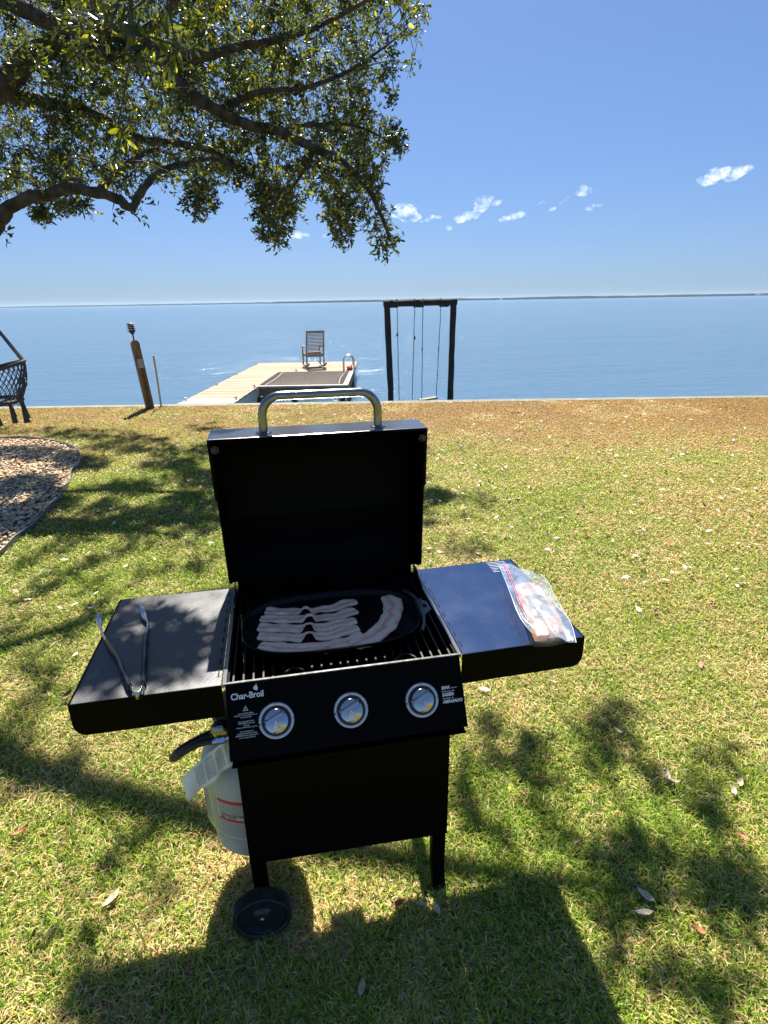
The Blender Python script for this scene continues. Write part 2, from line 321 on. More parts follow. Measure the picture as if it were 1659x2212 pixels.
-6,589,283,11,90,834,481,15,-160,884,352,10,153,701,454,12,155,729,515,16,-320,773,381,17,-69,566,262,10,-173,623,298,13,
123,589,228,12,-297,686,396,12,-106,744,527,16,9,971,476,15,-262,1069,430,16,30,658,283,13,-190,1046,640,15,-9,607,238,9,
103,845,363,14,-434,1148,532,14,-234,1035,604,12,49,877,522,14,16,653,256,10,-371,1002,567,10,107,547,240,14,161,796,378,16,
-448,943,330,11,-296,776,369,11,54,800,385,12,14,592,271,11,145,627,244,7,-6,665,280,11,73,670,466,16,-78,671,310,9,
127,604,246,10,-170,710,503,15,35,782,506,13,-241,819,439,11,-211,859,429,13,-87,782,430,10,-333,1027,648,12,9,972,396,13,
93,592,383,15,131,748,362,11,-105,662,435,11,143,623,232,13,-279,957,433,12,-86,1040,442,11,16,880,410,13,-126,719,517,11,
-208,1009,593,15,-174,922,432,11,134,798,528,14,-283,1082,618,15,-6,717,464,11,144,724,512,15,-136,900,454,12,-385,972,608,17,
-16,743,463,10,102,810,458,13,148,532,389,12,-313,1060,422,10,-306,804,494,12,131,713,522,11,120,773,455,17,115,622,314,17,
149,646,409,17,-165,1083,578,13,36,903,361,13,-68,778,505,16,-338,865,493,17,79,1033,589,12,31,815,567,16,-335,704,340,13,
-151,1021,579,17,-227,734,479,17,-138,641,421,13,-445,1117,568,16,-60,683,494,12,-49,669,483,12,-386,952,432,12,54,1041,544,17,
129,555,445,14,-38,732,395,10,-395,812,313,9,59,753,528,14,0,824,483,11,-229,648,329,13,-271,1005,554,15,-62,826,345,9,
-150,1002,456,15,-4,618,264,11,83,592,268,11,-2,1004,517,17,-89,1049,398,15,-224,690,386,13,-298,869,582,16,-233,700,319,15,
152,683,444,15,-240,566,276,10,-388,913,380,10,148,723,497,15,-165,689,404,9,-222,808,561,11,-246,864,382,12,-135,999,497,12,
-217,1021,578,12,71,899,609,17,110,669,334,10,86,798,488,12,-162,967,397,11,-299,1104,517,10,62,597,349,9,-15,778,344,10,
-315,919,583,17,-413,1066,527,11,-39,614,485,13,134,704,315,13,-344,750,389,13,-16,768,512,17,-129,626,369,11,-219,1045,529,16,
15,845,430,17,-127,1005,537,16,-265,727,410,16,-260,861,489,11,-248,1028,380,16,-243,989,547,13,7,603,452,15,36,680,504,12,
51,797,340,17,-338,952,428,13,94,958,582,14,143,751,440,12,-336,707,318,14,33,698,308,17,-320,1120,647,15,115,824,409,14,
-455,1193,635,17,-4,790,564,14,132,952,593,10,-157,713,498,16,-38,712,368,16,-306,842,326,8,-240,1086,500,13,-446,1132,643,12,
123,744,365,17,27,553,413,10,93,825,387,11,-56,1063,571,13,-73,601,277,9,-260,784,393,9,-63,986,585,16,-185,731,425,17,
-119,1002,622,15,129,858,454,13,-189,655,316,12,-183,959,394,9,-356,821,441,14,-321,1088,405,15,-342,779,475,11,-108,777,554,14,
33,834,497,9,-272,1029,538,16,94,692,434,15,128,745,468,11,71,631,251,7,120,871,366,11,-219,838,509,10,-157,686,343,15,
-38,764,533,10,19,776,357,16,-28,769,480,16,83,593,254,9,-450,998,424,10,-294,1109,498,17,148,742,551,15,-297,1006,370,12,
142,706,472,13,-329,1018,523,15,-115,776,448,12,-238,693,438,15,-300,678,312,12,174,798,382,17,-64,794,447,15,-37,846,350,15,
66,614,267,11,-71,1072,477,14,-337,926,369,11,-257,847,498,10,190,671,487,12,10,647,269,12,-60,736,536,15,-348,1070,614,17,
-253,1051,451,13,-200,731,511,11,-118,970,547,11,139,668,269,12,-188,847,579,14,-86,663,412,16,-228,1064,477,11,54,905,556,11,
-276,757,449,17,1,665,490,13,26,657,269,12,-331,1021,499,11,126,587,471,12,-320,909,404,9,8,659,257,10,-233,642,314,16,
-95,952,627,15,-216,1047,646,13,-93,928,520,11,127,845,525,15,-264,669,337,13,-262,823,520,14,-22,976,421,17,143,900,624,10,
-401,1127,649,17,-92,901,421,9,-352,782,385,11,-381,866,328,9,-38,814,535,15,33,1067,536,14,140,614,229,8,80,888,396,16,
154,837,419,11,96,896,581,12,-72,982,545,13,-239,718,465,9,-355,846,386,15,-88,691,462,11,-117,629,414,9,58,773,436,15,
84,807,339,16,112,744,529,9,20,709,442,16,-283,772,476,9,-73,682,309,12,19,651,453,13,-233,1146,605,13,-190,823,390,13,
-76,778,423,14,-88,909,490,11,-247,1029,606,14,195,901,432,13,-120,1059,445,11,-20,762,549,12,-286,872,557,13,-403,1117,505,15,
-261,674,276,13,-392,1197,639,10,-67,668,284,9,-339,834,564,11,-9,604,274,12,103,760,364,10,-88,711,492,15,-253,904,581,11,
-318,1022,631,11,85,715,528,10,-95,1081,487,13,1,826,434,15,15,902,612,16,-244,899,408,17,-291,755,426,9,-107,764,406,9,
-247,1043,594,14,-332,966,499,9,-102,645,348,17,53,807,404,11,-172,981,491,15,-299,994,499,10,-218,1028,384,15,140,736,259,8,
74,603,233,9,47,1014,461,10,-96,581,312,10,-38,668,409,12,-227,933,511,17,-413,1133,568,9,-128,696,450,15,-123,854,557,16,
59,1063,634,12,-81,865,381,13,49,934,399,13,-18,971,441,13,-58,789,357,11,120,587,236,11,-256,1084,478,11,-365,928,439,15,
157,867,492,11,18,905,349,13,34,656,354,16,24,1046,583,13,35,925,458,9,127,846,324,14,69,589,281,15,-233,978,406,11,
0,775,501,16,6,506,290,11,-357,822,473,14,146,905,434,16,106,914,575,13,62,657,410,14,22,631,290,13,102,742,552,16,
-67,964,515,17,-104,836,412,12,-175,889,352,9,-399,1068,442,15,-35,912,554,13,-445,1045,524,9,-374,828,428,16,-83,678,317,9,
126,668,286,13,-18,727,403,13,147,626,387,13,54,746,354,12,11,664,290,12,82,698,392,13,-89,754,413,9,-486,1145,442,15,
235,924,505,9,-56,918,455,16,-6,625,285,13,158,691,465,11,-359,883,340,12,-451,1087,491,17,-191,995,582,10,-398,1039,386,17,
-238,1074,644,15,-327,917,600,15,-347,1118,443,16,-179,992,617,10,57,730,450,14,-19,798,545,15,-149,522,277,13,-13,744,320,11,
-87,665,300,11,-286,1020,573,15,20,639,276,12,76,724,539,12,17,587,248,9,-131,926,398,13,-231,1017,564,14,52,648,298,11,
-184,697,402,12,-192,960,472,9,56,1031,513,13,-28,732,343,11,-221,903,580,12,-399,953,334,9,-65,979,487,11,-190,1094,641,16,
79,606,380,9,-133,997,629,15,-328,837,532,15,10,613,240,14,-29,965,497,16,-78,645,398,10,-331,801,366,14,-250,1054,403,13,
-93,643,317,10,144,595,335,12,169,944,566,10,-434,1085,575,14,-35,759,453,17,-9,594,252,11,-150,1074,626,10,-388,1094,620,12,
-251,831,466,10,-232,945,620,11,-282,725,509,11,-349,827,508,11,-270,755,462,12,127,853,501,17,-221,994,596,13,139,595,236,14,
-68,687,297,8,63,498,251,16,62,733,469,15,-438,1091,508,16,-98,973,607,13,-64,695,458,12,-181,678,383,11,-140,872,556,11,
118,832,341,17,-294,912,603,9,-240,701,289,8,67,500,235,11,120,887,528,17,-211,738,499,15,-147,813,567,16,-165,684,304,11,
101,707,523,11,45,752,555,16,87,1045,625,16,-256,823,542,15,-472,1054,353,13,-137,785,335,13,85,793,360,10,-5,630,331,14,
-350,897,451,14,85,914,446,14,-284,830,326,8,130,783,288,8,128,763,438,15,-239,690,381,11,4,688,410,17,-10,962,485,9,
71,683,463,10,-233,825,456,17,-390,1068,464,14,-197,1061,590,11,155,800,372,12,-236,896,423,12,-38,835,445,12,-336,853,550,13,
-169,1079,535,16,30,887,401,11,-234,800,553,14,-266,1051,622,16,-41,825,377,13,-58,978,565,16,68,1005,472,13,123,696,399,17,
133,599,245,10,126,715,535,10,-133,757,405,16,-399,1081,377,11,-229,697,285,10,19,682,498,12,-151,677,366,14,-16,664,460,13,
67,830,438,10,-154,762,438,9,-214,984,533,17,-66,508,298,17,-324,756,437,12,122,708,505,9,131,929,459,14,28,621,276,13,
65,820,396,14,-234,908,490,16,80,796,436,11,-8,583,238,11,-397,893,372,13,177,853,363,10,107,1046,554,13,-73,722,518,11,
-80,607,283,14,-385,1035,648,17,-380,1101,427,17,72,566,271,11,-107,653,502,15,-18,722,442,12,123,963,573,16,150,553,437,10,
-76,603,267,10,-263,1030,421,10,-60,883,589,17,-468,996,358,17,-204,638,275,13,-132,1112,630,10,-41,609,297,7,-1,656,363,17,
-242,809,411,14,-173,1088,623,17,-150,655,302,12,-94,1044,618,16,-87,609,272,13,65,953,507,10,127,753,483,10,-205,1117,564,10,
22,589,481,11,-211,808,331,13,-221,924,482,12,-219,558,329,12,-84,716,436,13,-201,801,496,10,-265,828,530,13,41,725,515,14,
-109,666,419,15,82,1048,545,17,-96,696,439,11,-416,962,333,10,-30,806,444,13,40,692,408,12,38,790,344,16,5,636,346,14,
-258,871,508,11,-24,812,560,15,-218,678,374,10,-323,952,443,11,-263,956,443,11,137,551,436,13,179,827,395,11,12,989,562,16,
32,706,525,14,140,805,571,17,-79,921,498,14,-364,1001,587,16,-195,987,613,17,85,651,480,16,-207,987,423,16,-220,884,445,16,
95,1000,556,11,-290,1024,524,15,-335,731,416,15,16,956,507,14,-75,828,451,17,120,881,390,15,-35,765,523,16,-147,795,466,10,
-183,802,557,16,-166,746,409,13,151,686,464,10,78,649,457,14,-53,696,386,9,-297,715,344,9,-110,858,582,17,-344,950,436,11,
-326,931,396,17,46,637,329,16,-322,1041,538,17,-12,1064,579,16,16,704,528,17,-323,1109,433,9,84,762,403,14,-213,935,381,16,
-105,945,558,16,-26,569,288,9,-94,880,505,17,-12,1016,542,13,28,637,365,12,-86,728,370,17,-50,655,394,15,-386,874,415,15,
100,655,457,17,-431,1061,592,15,-125,915,417,10,-9,532,374,13,113,705,454,16,-316,1046,585,14,27,795,493,15,-288,1032,407,16,
-24,754,371,13,-193,924,527,17,118,644,296,12,69,725,371,9,-134,1043,597,10,-146,619,300,9,-259,824,438,16,-47,792,474,10,
-309,917,360,15,165,984,610,10,-162,860,342,12,82,623,274,8,-111,780,353,17,-284,1085,589,12,-116,810,492,14,18,964,607,15,
105,960,634,17,102,834,482,13,-9,1009,499,12,-425,930,375,14,-259,1022,538,13,-179,710,431,9,95,725,530,12,-68,596,271,11,
-322,954,517,15,82,567,277,11,-135,814,524,17,160,757,544,15,-187,822,538,11,-323,723,397,14,-30,680,456,17,22,659,271,9,
84,763,342,11,-13,931,596,11,46,625,296,8,13,633,293,11,-299,938,609,13,-275,746,527,13,-192,1116,602,12,12,636,371,13,
-97,926,573,16,-284,673,311,12,-433,959,397,13,-125,827,383,11,158,693,446,11,-163,751,384,12,138,540,421,10,-327,741,463,17,
20,798,360,15,111,599,259,13,89,680,415,16,127,824,431,17,-371,905,511,14,-492,1162,563,9,89,614,309,10,125,685,462,16,
69,556,228,12,-228,670,486,11,-376,983,457,15,-117,783,335,10,-52,768,346,13,28,948,475,17,-163,1071,526,16,-109,866,564,11,
-382,1100,595,15,-326,1114,461,14,-121,775,546,9,85,812,317,11,120,754,322,12,103,675,419,11,26,649,294,9,140,823,483,11,
-399,853,315,13,-329,654,294,9,-299,915,423,11,-256,1007,391,9,-96,1081,490,12,-207,863,424,17,11,592,244,8,-221,988,533,10,
-430,1198,616,15,-42,958,633,11,181,977,589,11,-216,874,387,13,-387,924,421,15,-162,934,446,15,-312,1013,382,10,-70,735,357,11,
-139,803,364,14,-338,966,506,15,-28,790,346,11,106,602,272,16,67,771,509,17,72,965,646,17,-338,910,582,14,-436,1196,641,10,
-232,789,545,12,-294,668,340,14,-223,627,270,8,-431,1104,558,15,-62,638,348,10,15,678,472,15,-199,836,396,14,-216,625,279,9,
-166,1061,576,9,13,632,257,11,-57,875,487,14,-83,910,606,11,-72,839,353,10,-202,758,523,11,-1,736,485,14,-225,767,513,16,
-128,566,300,16,66,579,264,12,77,861,420,17,-273,722,311,10,-115,821,418,10,34,743,356,11,-65,899,560,13,-317,790,524,12,
-299,782,420,9,-187,891,485,13,-204,1103,621,17,-143,1020,489,13,-276,701,341,14,72,554,246,14,-272,797,525,12,121,804,404,12,
-159,618,292,9,-277,1077,436,10,-86,689,394,14,137,961,649,13,-81,917,536,12,-350,903,550,13,-282,764,407,12,123,551,241,10,
-309,976,463,15,-95,814,371,13,-353,882,580,14,38,901,481,9,-209,701,436,11,-63,956,546,14,-328,690,312,15,47,708,475,16,
138,613,268,8,-297,1094,499,16,-76,685,303,10,-345,824,529,16,-27,650,424,12,0,696,528,11,-160,902,598,17,-405,1008,483,16,
-166,929,374,11,-183,946,453,10,-225,729,483,13,98,802,398,13,75,635,245,7,-10,678,511,9,-1,602,289,15,-324,847,484,11,
-201,913,473,12,74,778,535,16,-9,651,336,14,-311,721,303,12,154,902,381,17,-96,679,476,11,-22,782,563,17,-374,993,492,14,
134,851,397,14,-225,860,524,17,-92,769,394,13,-6,616,277,12,-242,907,594,12,-430,1024,494,16,-253,726,308,7,62,835,552,10,
-179,773,506,14,-236,708,338,12,-153,796,444,17,46,751,472,17,-6,637,244,9,-310,718,426,9,-315,890,556,13,-420,968,412,17,
-304,906,548,15,-339,850,462,10,-451,1058,380,11,-209,1028,599,16,26,905,513,17,-266,1066,618,10,35,678,424,17,29,617,375,16,
-5,786,391,17,-65,671,292,12,41,760,380,14,-360,932,418,16,-275,964,354,8,182,923,519,11,113,1023,621,12,128,767,536,17,
-86,612,288,16,117,841,540,17,-112,743,519,13,44,920,572,11,-141,841,348,12,-73,920,515,12,-219,680,486,13,95,960,506,15,
87,985,566,11,-37,685,477,17,-334,901,369,13,77,606,373,12,-302,861,361,13,-5,633,266,12,-20,945,440,14,-376,970,537,14,
4,659,281,14,61,709,524,10,-107,903,526,9,164,946,478,11,3,729,412,16,-322,1001,494,13,22,683,357,12,-132,696,485,12,
77,557,237,10,-124,799,501,13,-63,702,500,13,-186,684,373,16,-175,994,482,16,-210,637,273,12,-326,1058,370,10,-227,983,550,12,
-286,1071,607,10,-10,593,281,15,113,820,493,13,25,650,284,13,-191,841,561,11,138,666,289,9,-260,685,273,13,151,756,564,17,
-219,913,595,14,-85,676,276,7,-49,684,505,10,-37,739,435,15,-324,1053,568,11,17,760,330,12,9,977,532,11,76,933,483,16,
75,809,428,9,-225,796,432,17,-22,799,519,10,-37,715,383,13,100,800,331,11,-73,602,279,16,-250,735,359,13,-225,599,411,10,
60,876,431,15,-257,712,417,17,-38,753,410,10,-394,854,398,14,-331,983,472,15,-158,870,570,13,-47,613,339,12,-18,871,527,10,
111,619,402,10,96,940,394,15,-138,782,449,15,-125,728,508,9,16,827,567,13,-210,695,460,13,-14,643,274,13,-239,1023,381,16,
-9,600,298,16,-187,922,512,10,-188,921,387,13,-84,595,270,13,-324,939,589,11,-99,711,429,16,-85,964,570,16,-398,1052,371,10,
-176,838,568,16,-40,842,371,17,-359,908,539,14,-64,666,302,13,-157,725,472,14,0,739,507,14,-323,1125,512,14,-78,1042,460,10,
-103,1007,389,16,-246,712,460,16,-80,649,488,13,-241,869,407,17,-240,948,479,15,-390,913,375,14,111,619,369,17,151,719,507,15,
-4,628,252,16,-112,862,462,14,200,682,488,8,26,504,262,14,44,708,520,15,-443,1087,483,11,-431,1072,639,17,125,862,460,14,
-280,575,355,10,-2,700,331,12,-151,743,538,14,-8,718,397,12,-310,861,527,16,-136,906,512,15,92,637,260,13,53,1056,608,12,
148,885,619,14,71,833,352,13,142,950,630,16,-378,1018,641,11,-285,827,563,17,-409,1120,646,15,-199,717,423,17,-168,539,294,11,
-147,618,292,14,-130,818,406,12,-387,1033,350,11,56,835,386,9,121,964,560,15,75,728,547,16,56,509,241,13,-231,577,390,16,
-49,758,323,13,-69,915,620,17,-405,1006,429,17,-208,815,565,12,-94,730,325,12,13,740,384,10,-292,1168,604,10,-132,658,361,14,
-398,946,511,13,-298,736,404,14,-82,720,422,16,61,616,299,12,103,925,475,17,4,635,263,14,76,600,261,11,4,638,238,11,
36,905,579,15,-66,928,394,14,145,674,429,17,-27,971,466,13,-414,1056,601,10,-253,1084,479,10,101,724,333,16,111,657,454,11,
76,743,337,15,-335,986,611,15,-271,725,327,13,-358,854,392,12,-54,682,419,13,69,803,335,15,-208,812,525,11,126,907,542,17,
-175,1027,462,14,-298,947,482,16,92,909,565,16,72,893,497,17,15,837,435,17,15,679,508,17,86,637,415,12,76,728,529,10,
-298,699,301,9,2,587,399,17,-20,622,339,14,-227,883,528,13,-33,767,388,15,-350,829,361,13,88,580,323,16,-262,786,513,15,
-59,645,351,16,-342,820,545,12,-1,668,297,17,-93,648,382,12,-277,779,499,16,0,742,323,12,-272,770,381,16,22,988,573,15,
-330,1081,596,16,-256,576,367,10,-256,729,425,14,-229,870,406,15,120,923,525,10,102,873,434,15,-246,763,390,13,139,854,569,13,
-138,685,498,15,36,943,484,15,-21,767,468,10,-29,994,628,11,-288,919,417,17,-11,813,500,9,-429,942,368,12,-54,707,374,15,
-258,1109,506,11,-211,1041,615,17,28,800,376,14,-156,619,291,9,-79,945,579,17,-300,706,373,13,-237,961,408,16,-238,754,535,12,
-227,1004,435,11,76,810,398,15,-161,781,444,13,-70,982,414,10,84,851,373,16,-232,903,349,17,123,703,426,12,-147,852,563,12,
-28,682,479,16,-416,979,442,13,-284,1051,563,16,-265,641,307,11,-98,573,362,16,-265,950,460,15,92,889,579,15,85,1070,627,14,
-205,871,459,15,-371,973,549,10,21,662,478,16,-131,851,571,15,-114,889,593,10,-278,1138,580,9,-294,1120,633,17,-83,774,493,17,
58,738,389,12,-261,1151,586,13,-283,863,362,11,138,796,340,16,-215,617,411,16,18,923,396,10,-320,1050,387,14,-424,1136,577,12,
-60,887,461,14,-256,1097,649,9,-337,870,550,16,-199,1062,559,15,-25,733,345,14,20,935,363,14,43,814,409,17,-348,969,578,16,
-395,1110,432,10,-331,959,440,10,41,993,520,13,-91,733,465,17,-13,792,429,14,-48,636,366,9,-255,858,473,14,-322,736,398,15,
107,760,317,16,-246,848,527,15,-193,962,387,17,-82,662,414,9,-288,688,322,13,102,833,549,12,-367,926,567,10,-206,1120,562,12,
127,806,582,9,57,789,551,14,38,537,399,17,-97,884,362,14,6,852,401,12,151,929,484,16,-36,921,361,15,-233,968,509,12,
-240,1044,607,11,-449,1013,400,16,46,964,643,13,-42,938,510,17,-317,985,482,17,64,1021,515,14,-322,1022,627,11,-181,851,579,10,
-281,1006,562,12,-288,1022,403,11,-315,677,303,17,-114,813,377,12,-156,592,463,15,28,859,601,15,5,938,635,9,41,770,518,14,
-140,730,493,17,-48,890,604,11,36,850,332,8,-6,881,514,14,-222,1116,570,11,-224,1021,574,10,4,675,493,17,-398,841,331,16,
69,630,257,8,-153,1023,572,11,-107,888,413,17,-424,1120,506,15,-50,979,474,13,122,688,526,14,-291,1067,650,11,-195,782,474,11,
-312,1097,602,12,109,1012,525,14,-233,690,509,9,153,785,295,12,61,857,451,12,-124,870,573,10,85,670,391,16,-85,691,301,16,
-91,760,527,14,99,881,532,15,-463,1031,427,15,-92,947,467,17,-370,1082,435,9,-95,725,490,12,24,902,508,16,169,946,579,14,
-35,802,378,10,107,785,510,16,-11,627,313,15,69,678,394,15,-36,957,549,12,-87,799,484,14,10,828,493,17,23,678,471,17,
-340,829,425,9,-43,735,466,11,128,840,481,11,-1,1007,582,9,-151,824,566,12,19,720,394,11,56,837,339,11,-55,831,525,9,
-204,921,518,15,80,889,470,11,-190,896,348,11,-290,760,441,13,-163,689,383,9,4,649,280,17,118,819,535,14,103,735,540,11,
-324,798,479,17,-23,668,460,9,-210,680,324,13,-340,801,455,10,-245,931,601,13,-287,913,399,17,-221,852,496,11,-411,1057,448,10,
-197,667,357,16,76,800,485,10,103,526,245,9,-358,833,482,10,-22,954,500,17,-284,749,477,12,-95,701,413,14,-119,772,463,9,
94,691,498,12,4,895,572,12,-233,1014,582,13,74,870,329,8,228,881,501,12,144,902,404,16,-88,946,498,14,-74,1043,633,12,
-415,996,496,14,-76,1008,547,15,-104,866,595,14,-286,950,602,11,-258,803,416,17,-10,658,275,11,-439,1069,383,17,-215,687,400,14,
-76,622,301,12,-353,925,422,17,-39,710,482,13,-145,1016,473,10,-269,746,318,10,-417,1106,440,17,-108,629,338,11,22,626,278,10,
-210,645,275,9,-8,929,579,14,111,980,541,13,-474,1079,349,10,-72,676,282,9,-353,1008,631,13,-103,832,368,15,142,900,437,12,
89,1047,533,14,-255,1056,400,15,-180,1054,485,13,119,717,497,13,65,918,549,12,83,626,285,16,-146,788,352,17,-326,1100,413,13,
-447,954,370,17,-109,849,422,16,156,894,605,17,78,962,534,14,-219,994,488,17,56,973,435,14,-324,961,536,14,-296,783,386,14,
-334,724,352,9,139,839,489,10,-417,1060,550,15,50,777,367,10,-54,748,339,13,-148,605,399,14,-142,840,538,11,-174,1023,543,15,
125,840,501,16,85,578,248,7,-275,820,517,17,102,754,430,16,29,984,626,15,-255,822,538,10,132,636,345,11,-124,709,455,15,
-194,1010,482,13,-346,780,371,9,-151,675,367,12,-37,752,520,14,-124,805,518,13,-225,770,426,10,126,522,414,12,-87,604,284,13,
-166,987,424,14,-232,698,417,16,73,807,565,16,-227,858,388,11,-333,898,471,11,-137,884,598,9,-78,694,387,14,-260,1068,504,17,
-283,1074,411,17,-201,1065,579,13,-194,811,347,11,-55,723,533,16,78,616,331,15,-61,1092,540,17,-343,909,595,14,58,678,328,12,
58,995,641,14,-263,680,277,14,-136,863,559,11,-265,917,394,9,89,649,274,12,152,714,498,17,92,780,394,11,64,876,361,13,
-193,963,428,13,-356,1086,422,10,-14,981,638,16,-482,1057,405,9,-374,1005,623,12,-321,892,436,13,-145,1069,642,14,-94,571,386,13,
56,637,336,10,16,1039,515,15,-196,818,568,14,-286,1106,505,10,-367,1023,608,14,-89,834,479,10,-327,799,377,10,-145,799,337,10,
-283,825,558,14,-82,758,549,17,-144,918,360,12,-480,1097,462,11,152,855,512,12,85,745,551,10,-227,918,474,10,147,889,553,17,
47,854,366,13,-184,733,468,13,-247,924,472,14,44,678,522,10,-107,743,504,14,-171,584,395,17,-411,949,390,12,32,1006,564,17,
-78,909,590,15,19,816,353,17,-461,1099,557,15,-13,611,249,13,-358,1019,623,16,-373,784,312,13,-73,738,344,16,-368,1057,563,15,
-93,720,478,14,-143,703,519,14,37,808,417,9,-125,775,359,14,58,696,505,14,-473,1151,600,11,151,622,340,13,-5,656,287,17,
-158,717,357,13,-185,787,521,11,-184,821,556,11,143,863,313,10,-22,979,603,11,-352,968,522,10,-232,782,521,16,134,913,492,10,
97,584,315,15,-354,850,547,9,-326,1015,525,14,20,890,482,16,78,1021,629,10,-270,1044,460,11,121,976,588,16,32,814,364,16,
-136,722,352,11,-236,759,405,13,-327,1099,625,16,-346,749,398,14,-154,754,489,10,-53,777,537,16,-54,707,460,13,-125,790,445,17,
-165,697,312,8,79,557,237,9,-90,928,613,13,-48,972,398,10,-330,983,527,16,120,579,311,10,-128,974,550,14,-325,1187,719,17,
-409,1075,367,7,-233,665,378,16,-229,867,559,10,-337,811,452,11,-304,848,453,13,-154,699,403,13,48,751,402,13,-307,719,446,12,
108,700,316,11,90,964,649,14,-9,1085,627,14,-270,782,515,14,70,646,276,16,-433,1013,491,16,-113,758,378,10,-184,955,368,7,
-223,893,578,10,147,756,315,9,-249,828,496,15,-443,1144,613,16,-350,780,399,12,-267,704,272,7,-83,900,549,16,-79,871,512,12,
-9,644,408,12,-379,990,567,12,-111,628,316,16,-262,779,381,14,-43,670,476,13,-260,1100,469,11,32,898,459,12,20,640,356,13,
32,837,346,11,-235,1131,556,10,-242,728,315,14,-82,606,268,13,-267,742,439,16,-186,818,544,17,-215,915,391,16,-290,734,338,16,
0,766,438,13,43,890,526,15,-322,883,332,14,88,836,525,12,-162,708,327,11,39,723,416,12,82,713,417,10,17,620,250,9,
-366,918,600,12,-282,670,333,14,34,760,525,14,-276,691,441,12,-404,1115,480,14,36,649,384,9,-352,840,521,17,-99,948,437,13,
-115,1056,632,17,82,969,464,10,-129,775,469,11,4,600,235,8,-309,931,402,10,-210,1034,414,15,-363,868,516,12,-27,890,342,14,
-350,815,369,15,-60,866,583,10,-341,759,330,13,-320,899,450,11,-220,799,554,15,-71,835,474,16,-71,834,352,10,96,674,525,10,
-140,712,496,17,-9,744,456,10,-214,701,441,12,-286,1049,588,16,61,551,272,12,105,686,402,13,-30,737,426,9,-204,962,572,11,
102,664,461,9,-337,914,546,17,1,594,310,10,36,675,438,10,104,653,495,12,-66,778,409,13,13,605,282,11,-217,695,376,14,
-245,896,435,12,-50,835,386,10,-260,695,453,12,-3,805,428,16,81,920,579,12,-333,779,400,11,71,738,475,14,-42,841,421,9,
-129,837,414,15,-298,769,502,10,114,847,417,13,-120,869,356,13,-380,1021,350,14,-277,727,319,17,-11,662,363,16,-211,763,475,11,
-68,722,384,12,3,937,612,15,-435,996,475,11,83,845,420,14,-327,914,382,10,-153,704,505,9,-79,681,410,15,-198,954,545,11,
94,729,321,12,102,905,410,12,-212,666,307,10,-106,706,473,16,65,584,241,9,-483,1124,458,12,-317,1045,537,17,-233,709,342,14,
-80,1068,617,12,-286,842,348,11,2,672,471,16,-252,960,505,14,-51,885,354,8,-311,1016,555,11,-400,1034,625,17,97,687,508,17,
46,958,567,13,113,869,404,13,-332,979,482,15,-9,913,397,16,-205,785,505,17,140,627,264,11,118,947,625,12,-173,926,443,14,
-90,747,364,10,-204,982,603,16,-85,684,288,17,-247,591,392,12,-277,1007,366,9,-297,861,520,11,62,512,299,12,47,638,327,15,
79,614,250,10,-47,1007,636,12,-312,946,541,16,33,621,281,9,1,578,257,10,-336,913,517,11,-218,606,454,9,-29,672,416,15,
-74,704,488,9,131,759,311,11,129,758,385,15,-375,861,317,12,-36,711,335,13,-278,775,513,11,101,664,364,14,-11,691,306,10,
-101,868,445,10,-7,800,544,16,-129,767,453,9,-220,801,339,13,-40,944,530,12,24,1043,637,13,-334,822,314,8,5,815,504,11,
-432,1079,625,14,-422,1091,480,13,119,711,279,10,-134,1054,553,9,85,755,316,14,-90,567,312,12,-310,976,567,16,-107,1018,594,17,
-141,879,413,10,-67,795,428,14,8,651,250,7,-470,1061,379,12,29,616,267,13,-21,812,576,9,-152,908,597,14,-378,914,367,10,
84,636,236,7,157,941,475,9,132,745,356,11,-224,786,444,12,-322,1016,612,17,55,914,500,9,-71,877,534,17,9,639,360,14,
63,635,417,16,-273,599,289,16,110,765,413,17,109,631,377,16,-105,664,438,11,160,876,588,15,-30,845,443,11,-363,930,599,14,
-177,935,433,17,-54,738,349,16,-228,682,287,10,-361,1066,399,15,-22,807,493,13,-57,780,417,14,-66,838,342,11,-179,1079,540,16,
-31,1107,564,17,-67,662,297,11,-381,868,469,12,-440,1176,562,10,-54,967,528,11,-346,929,461,11,-313,864,580,16,40,792,516,10,
-390,854,414,15,-126,906,606,16,102,661,483,11,-103,655,396,10,121,679,428,13,-4,577,249,11,-383,1005,492,12,24,634,426,12,
-114,1025,649,9,-419,1127,432,14,97,850,573,9,23,890,407,14,-154,910,610,12,-223,625,299,14,13,913,615,17,-205,1155,625,17,
4,836,370,11,86,705,462,14,-507,1187,548,11,-67,732,538,14,-240,536,283,14,-287,1073,424,14,117,732,540,12,-212,1024,479,14,
-45,1074,607,13,-407,944,377,16,80,895,406,17,-37,973,643,11,94,1045,602,16,55,729,537,14,-162,627,299,8,21,980,585,10,
-315,715,401,15,48,713,496,17,108,913,505,14,-81,766,530,13,-98,1030,442,12,-231,667,277,13,5,1016,468,12,-265,891,402,17,
-318,778,433,16,-153,644,327,16,-27,771,546,11,19,635,271,13,-85,830,374,12,188,719,510,14,-10,898,409,14,-342,972,521,10,
-182,938,405,17,-237,952,619,16,116,771,307,10,-289,758,515,10,-448,939,337,14,-63,758,429,17,-130,850,546,13,-132,733,505,9,
46,813,345,13,-233,775,528,15,45,745,520,14,-295,986,499,9,-244,875,396,12,-240,836,478,9,36,801,551,14,82,765,329,12,
-255,908,427,11,-95,655,407,15,-67,654,428,10,-319,846,391,17,-291,1094,640,16,-107,900,511,15,151,842,556,13,-256,752,386,10,
-404,1171,561,13,-311,1025,542,9,49,1063,559,15,-184,1133,635,14,-270,731,498,10,-272,714,494,9,-271,706,500,8,-256,708,485,11,
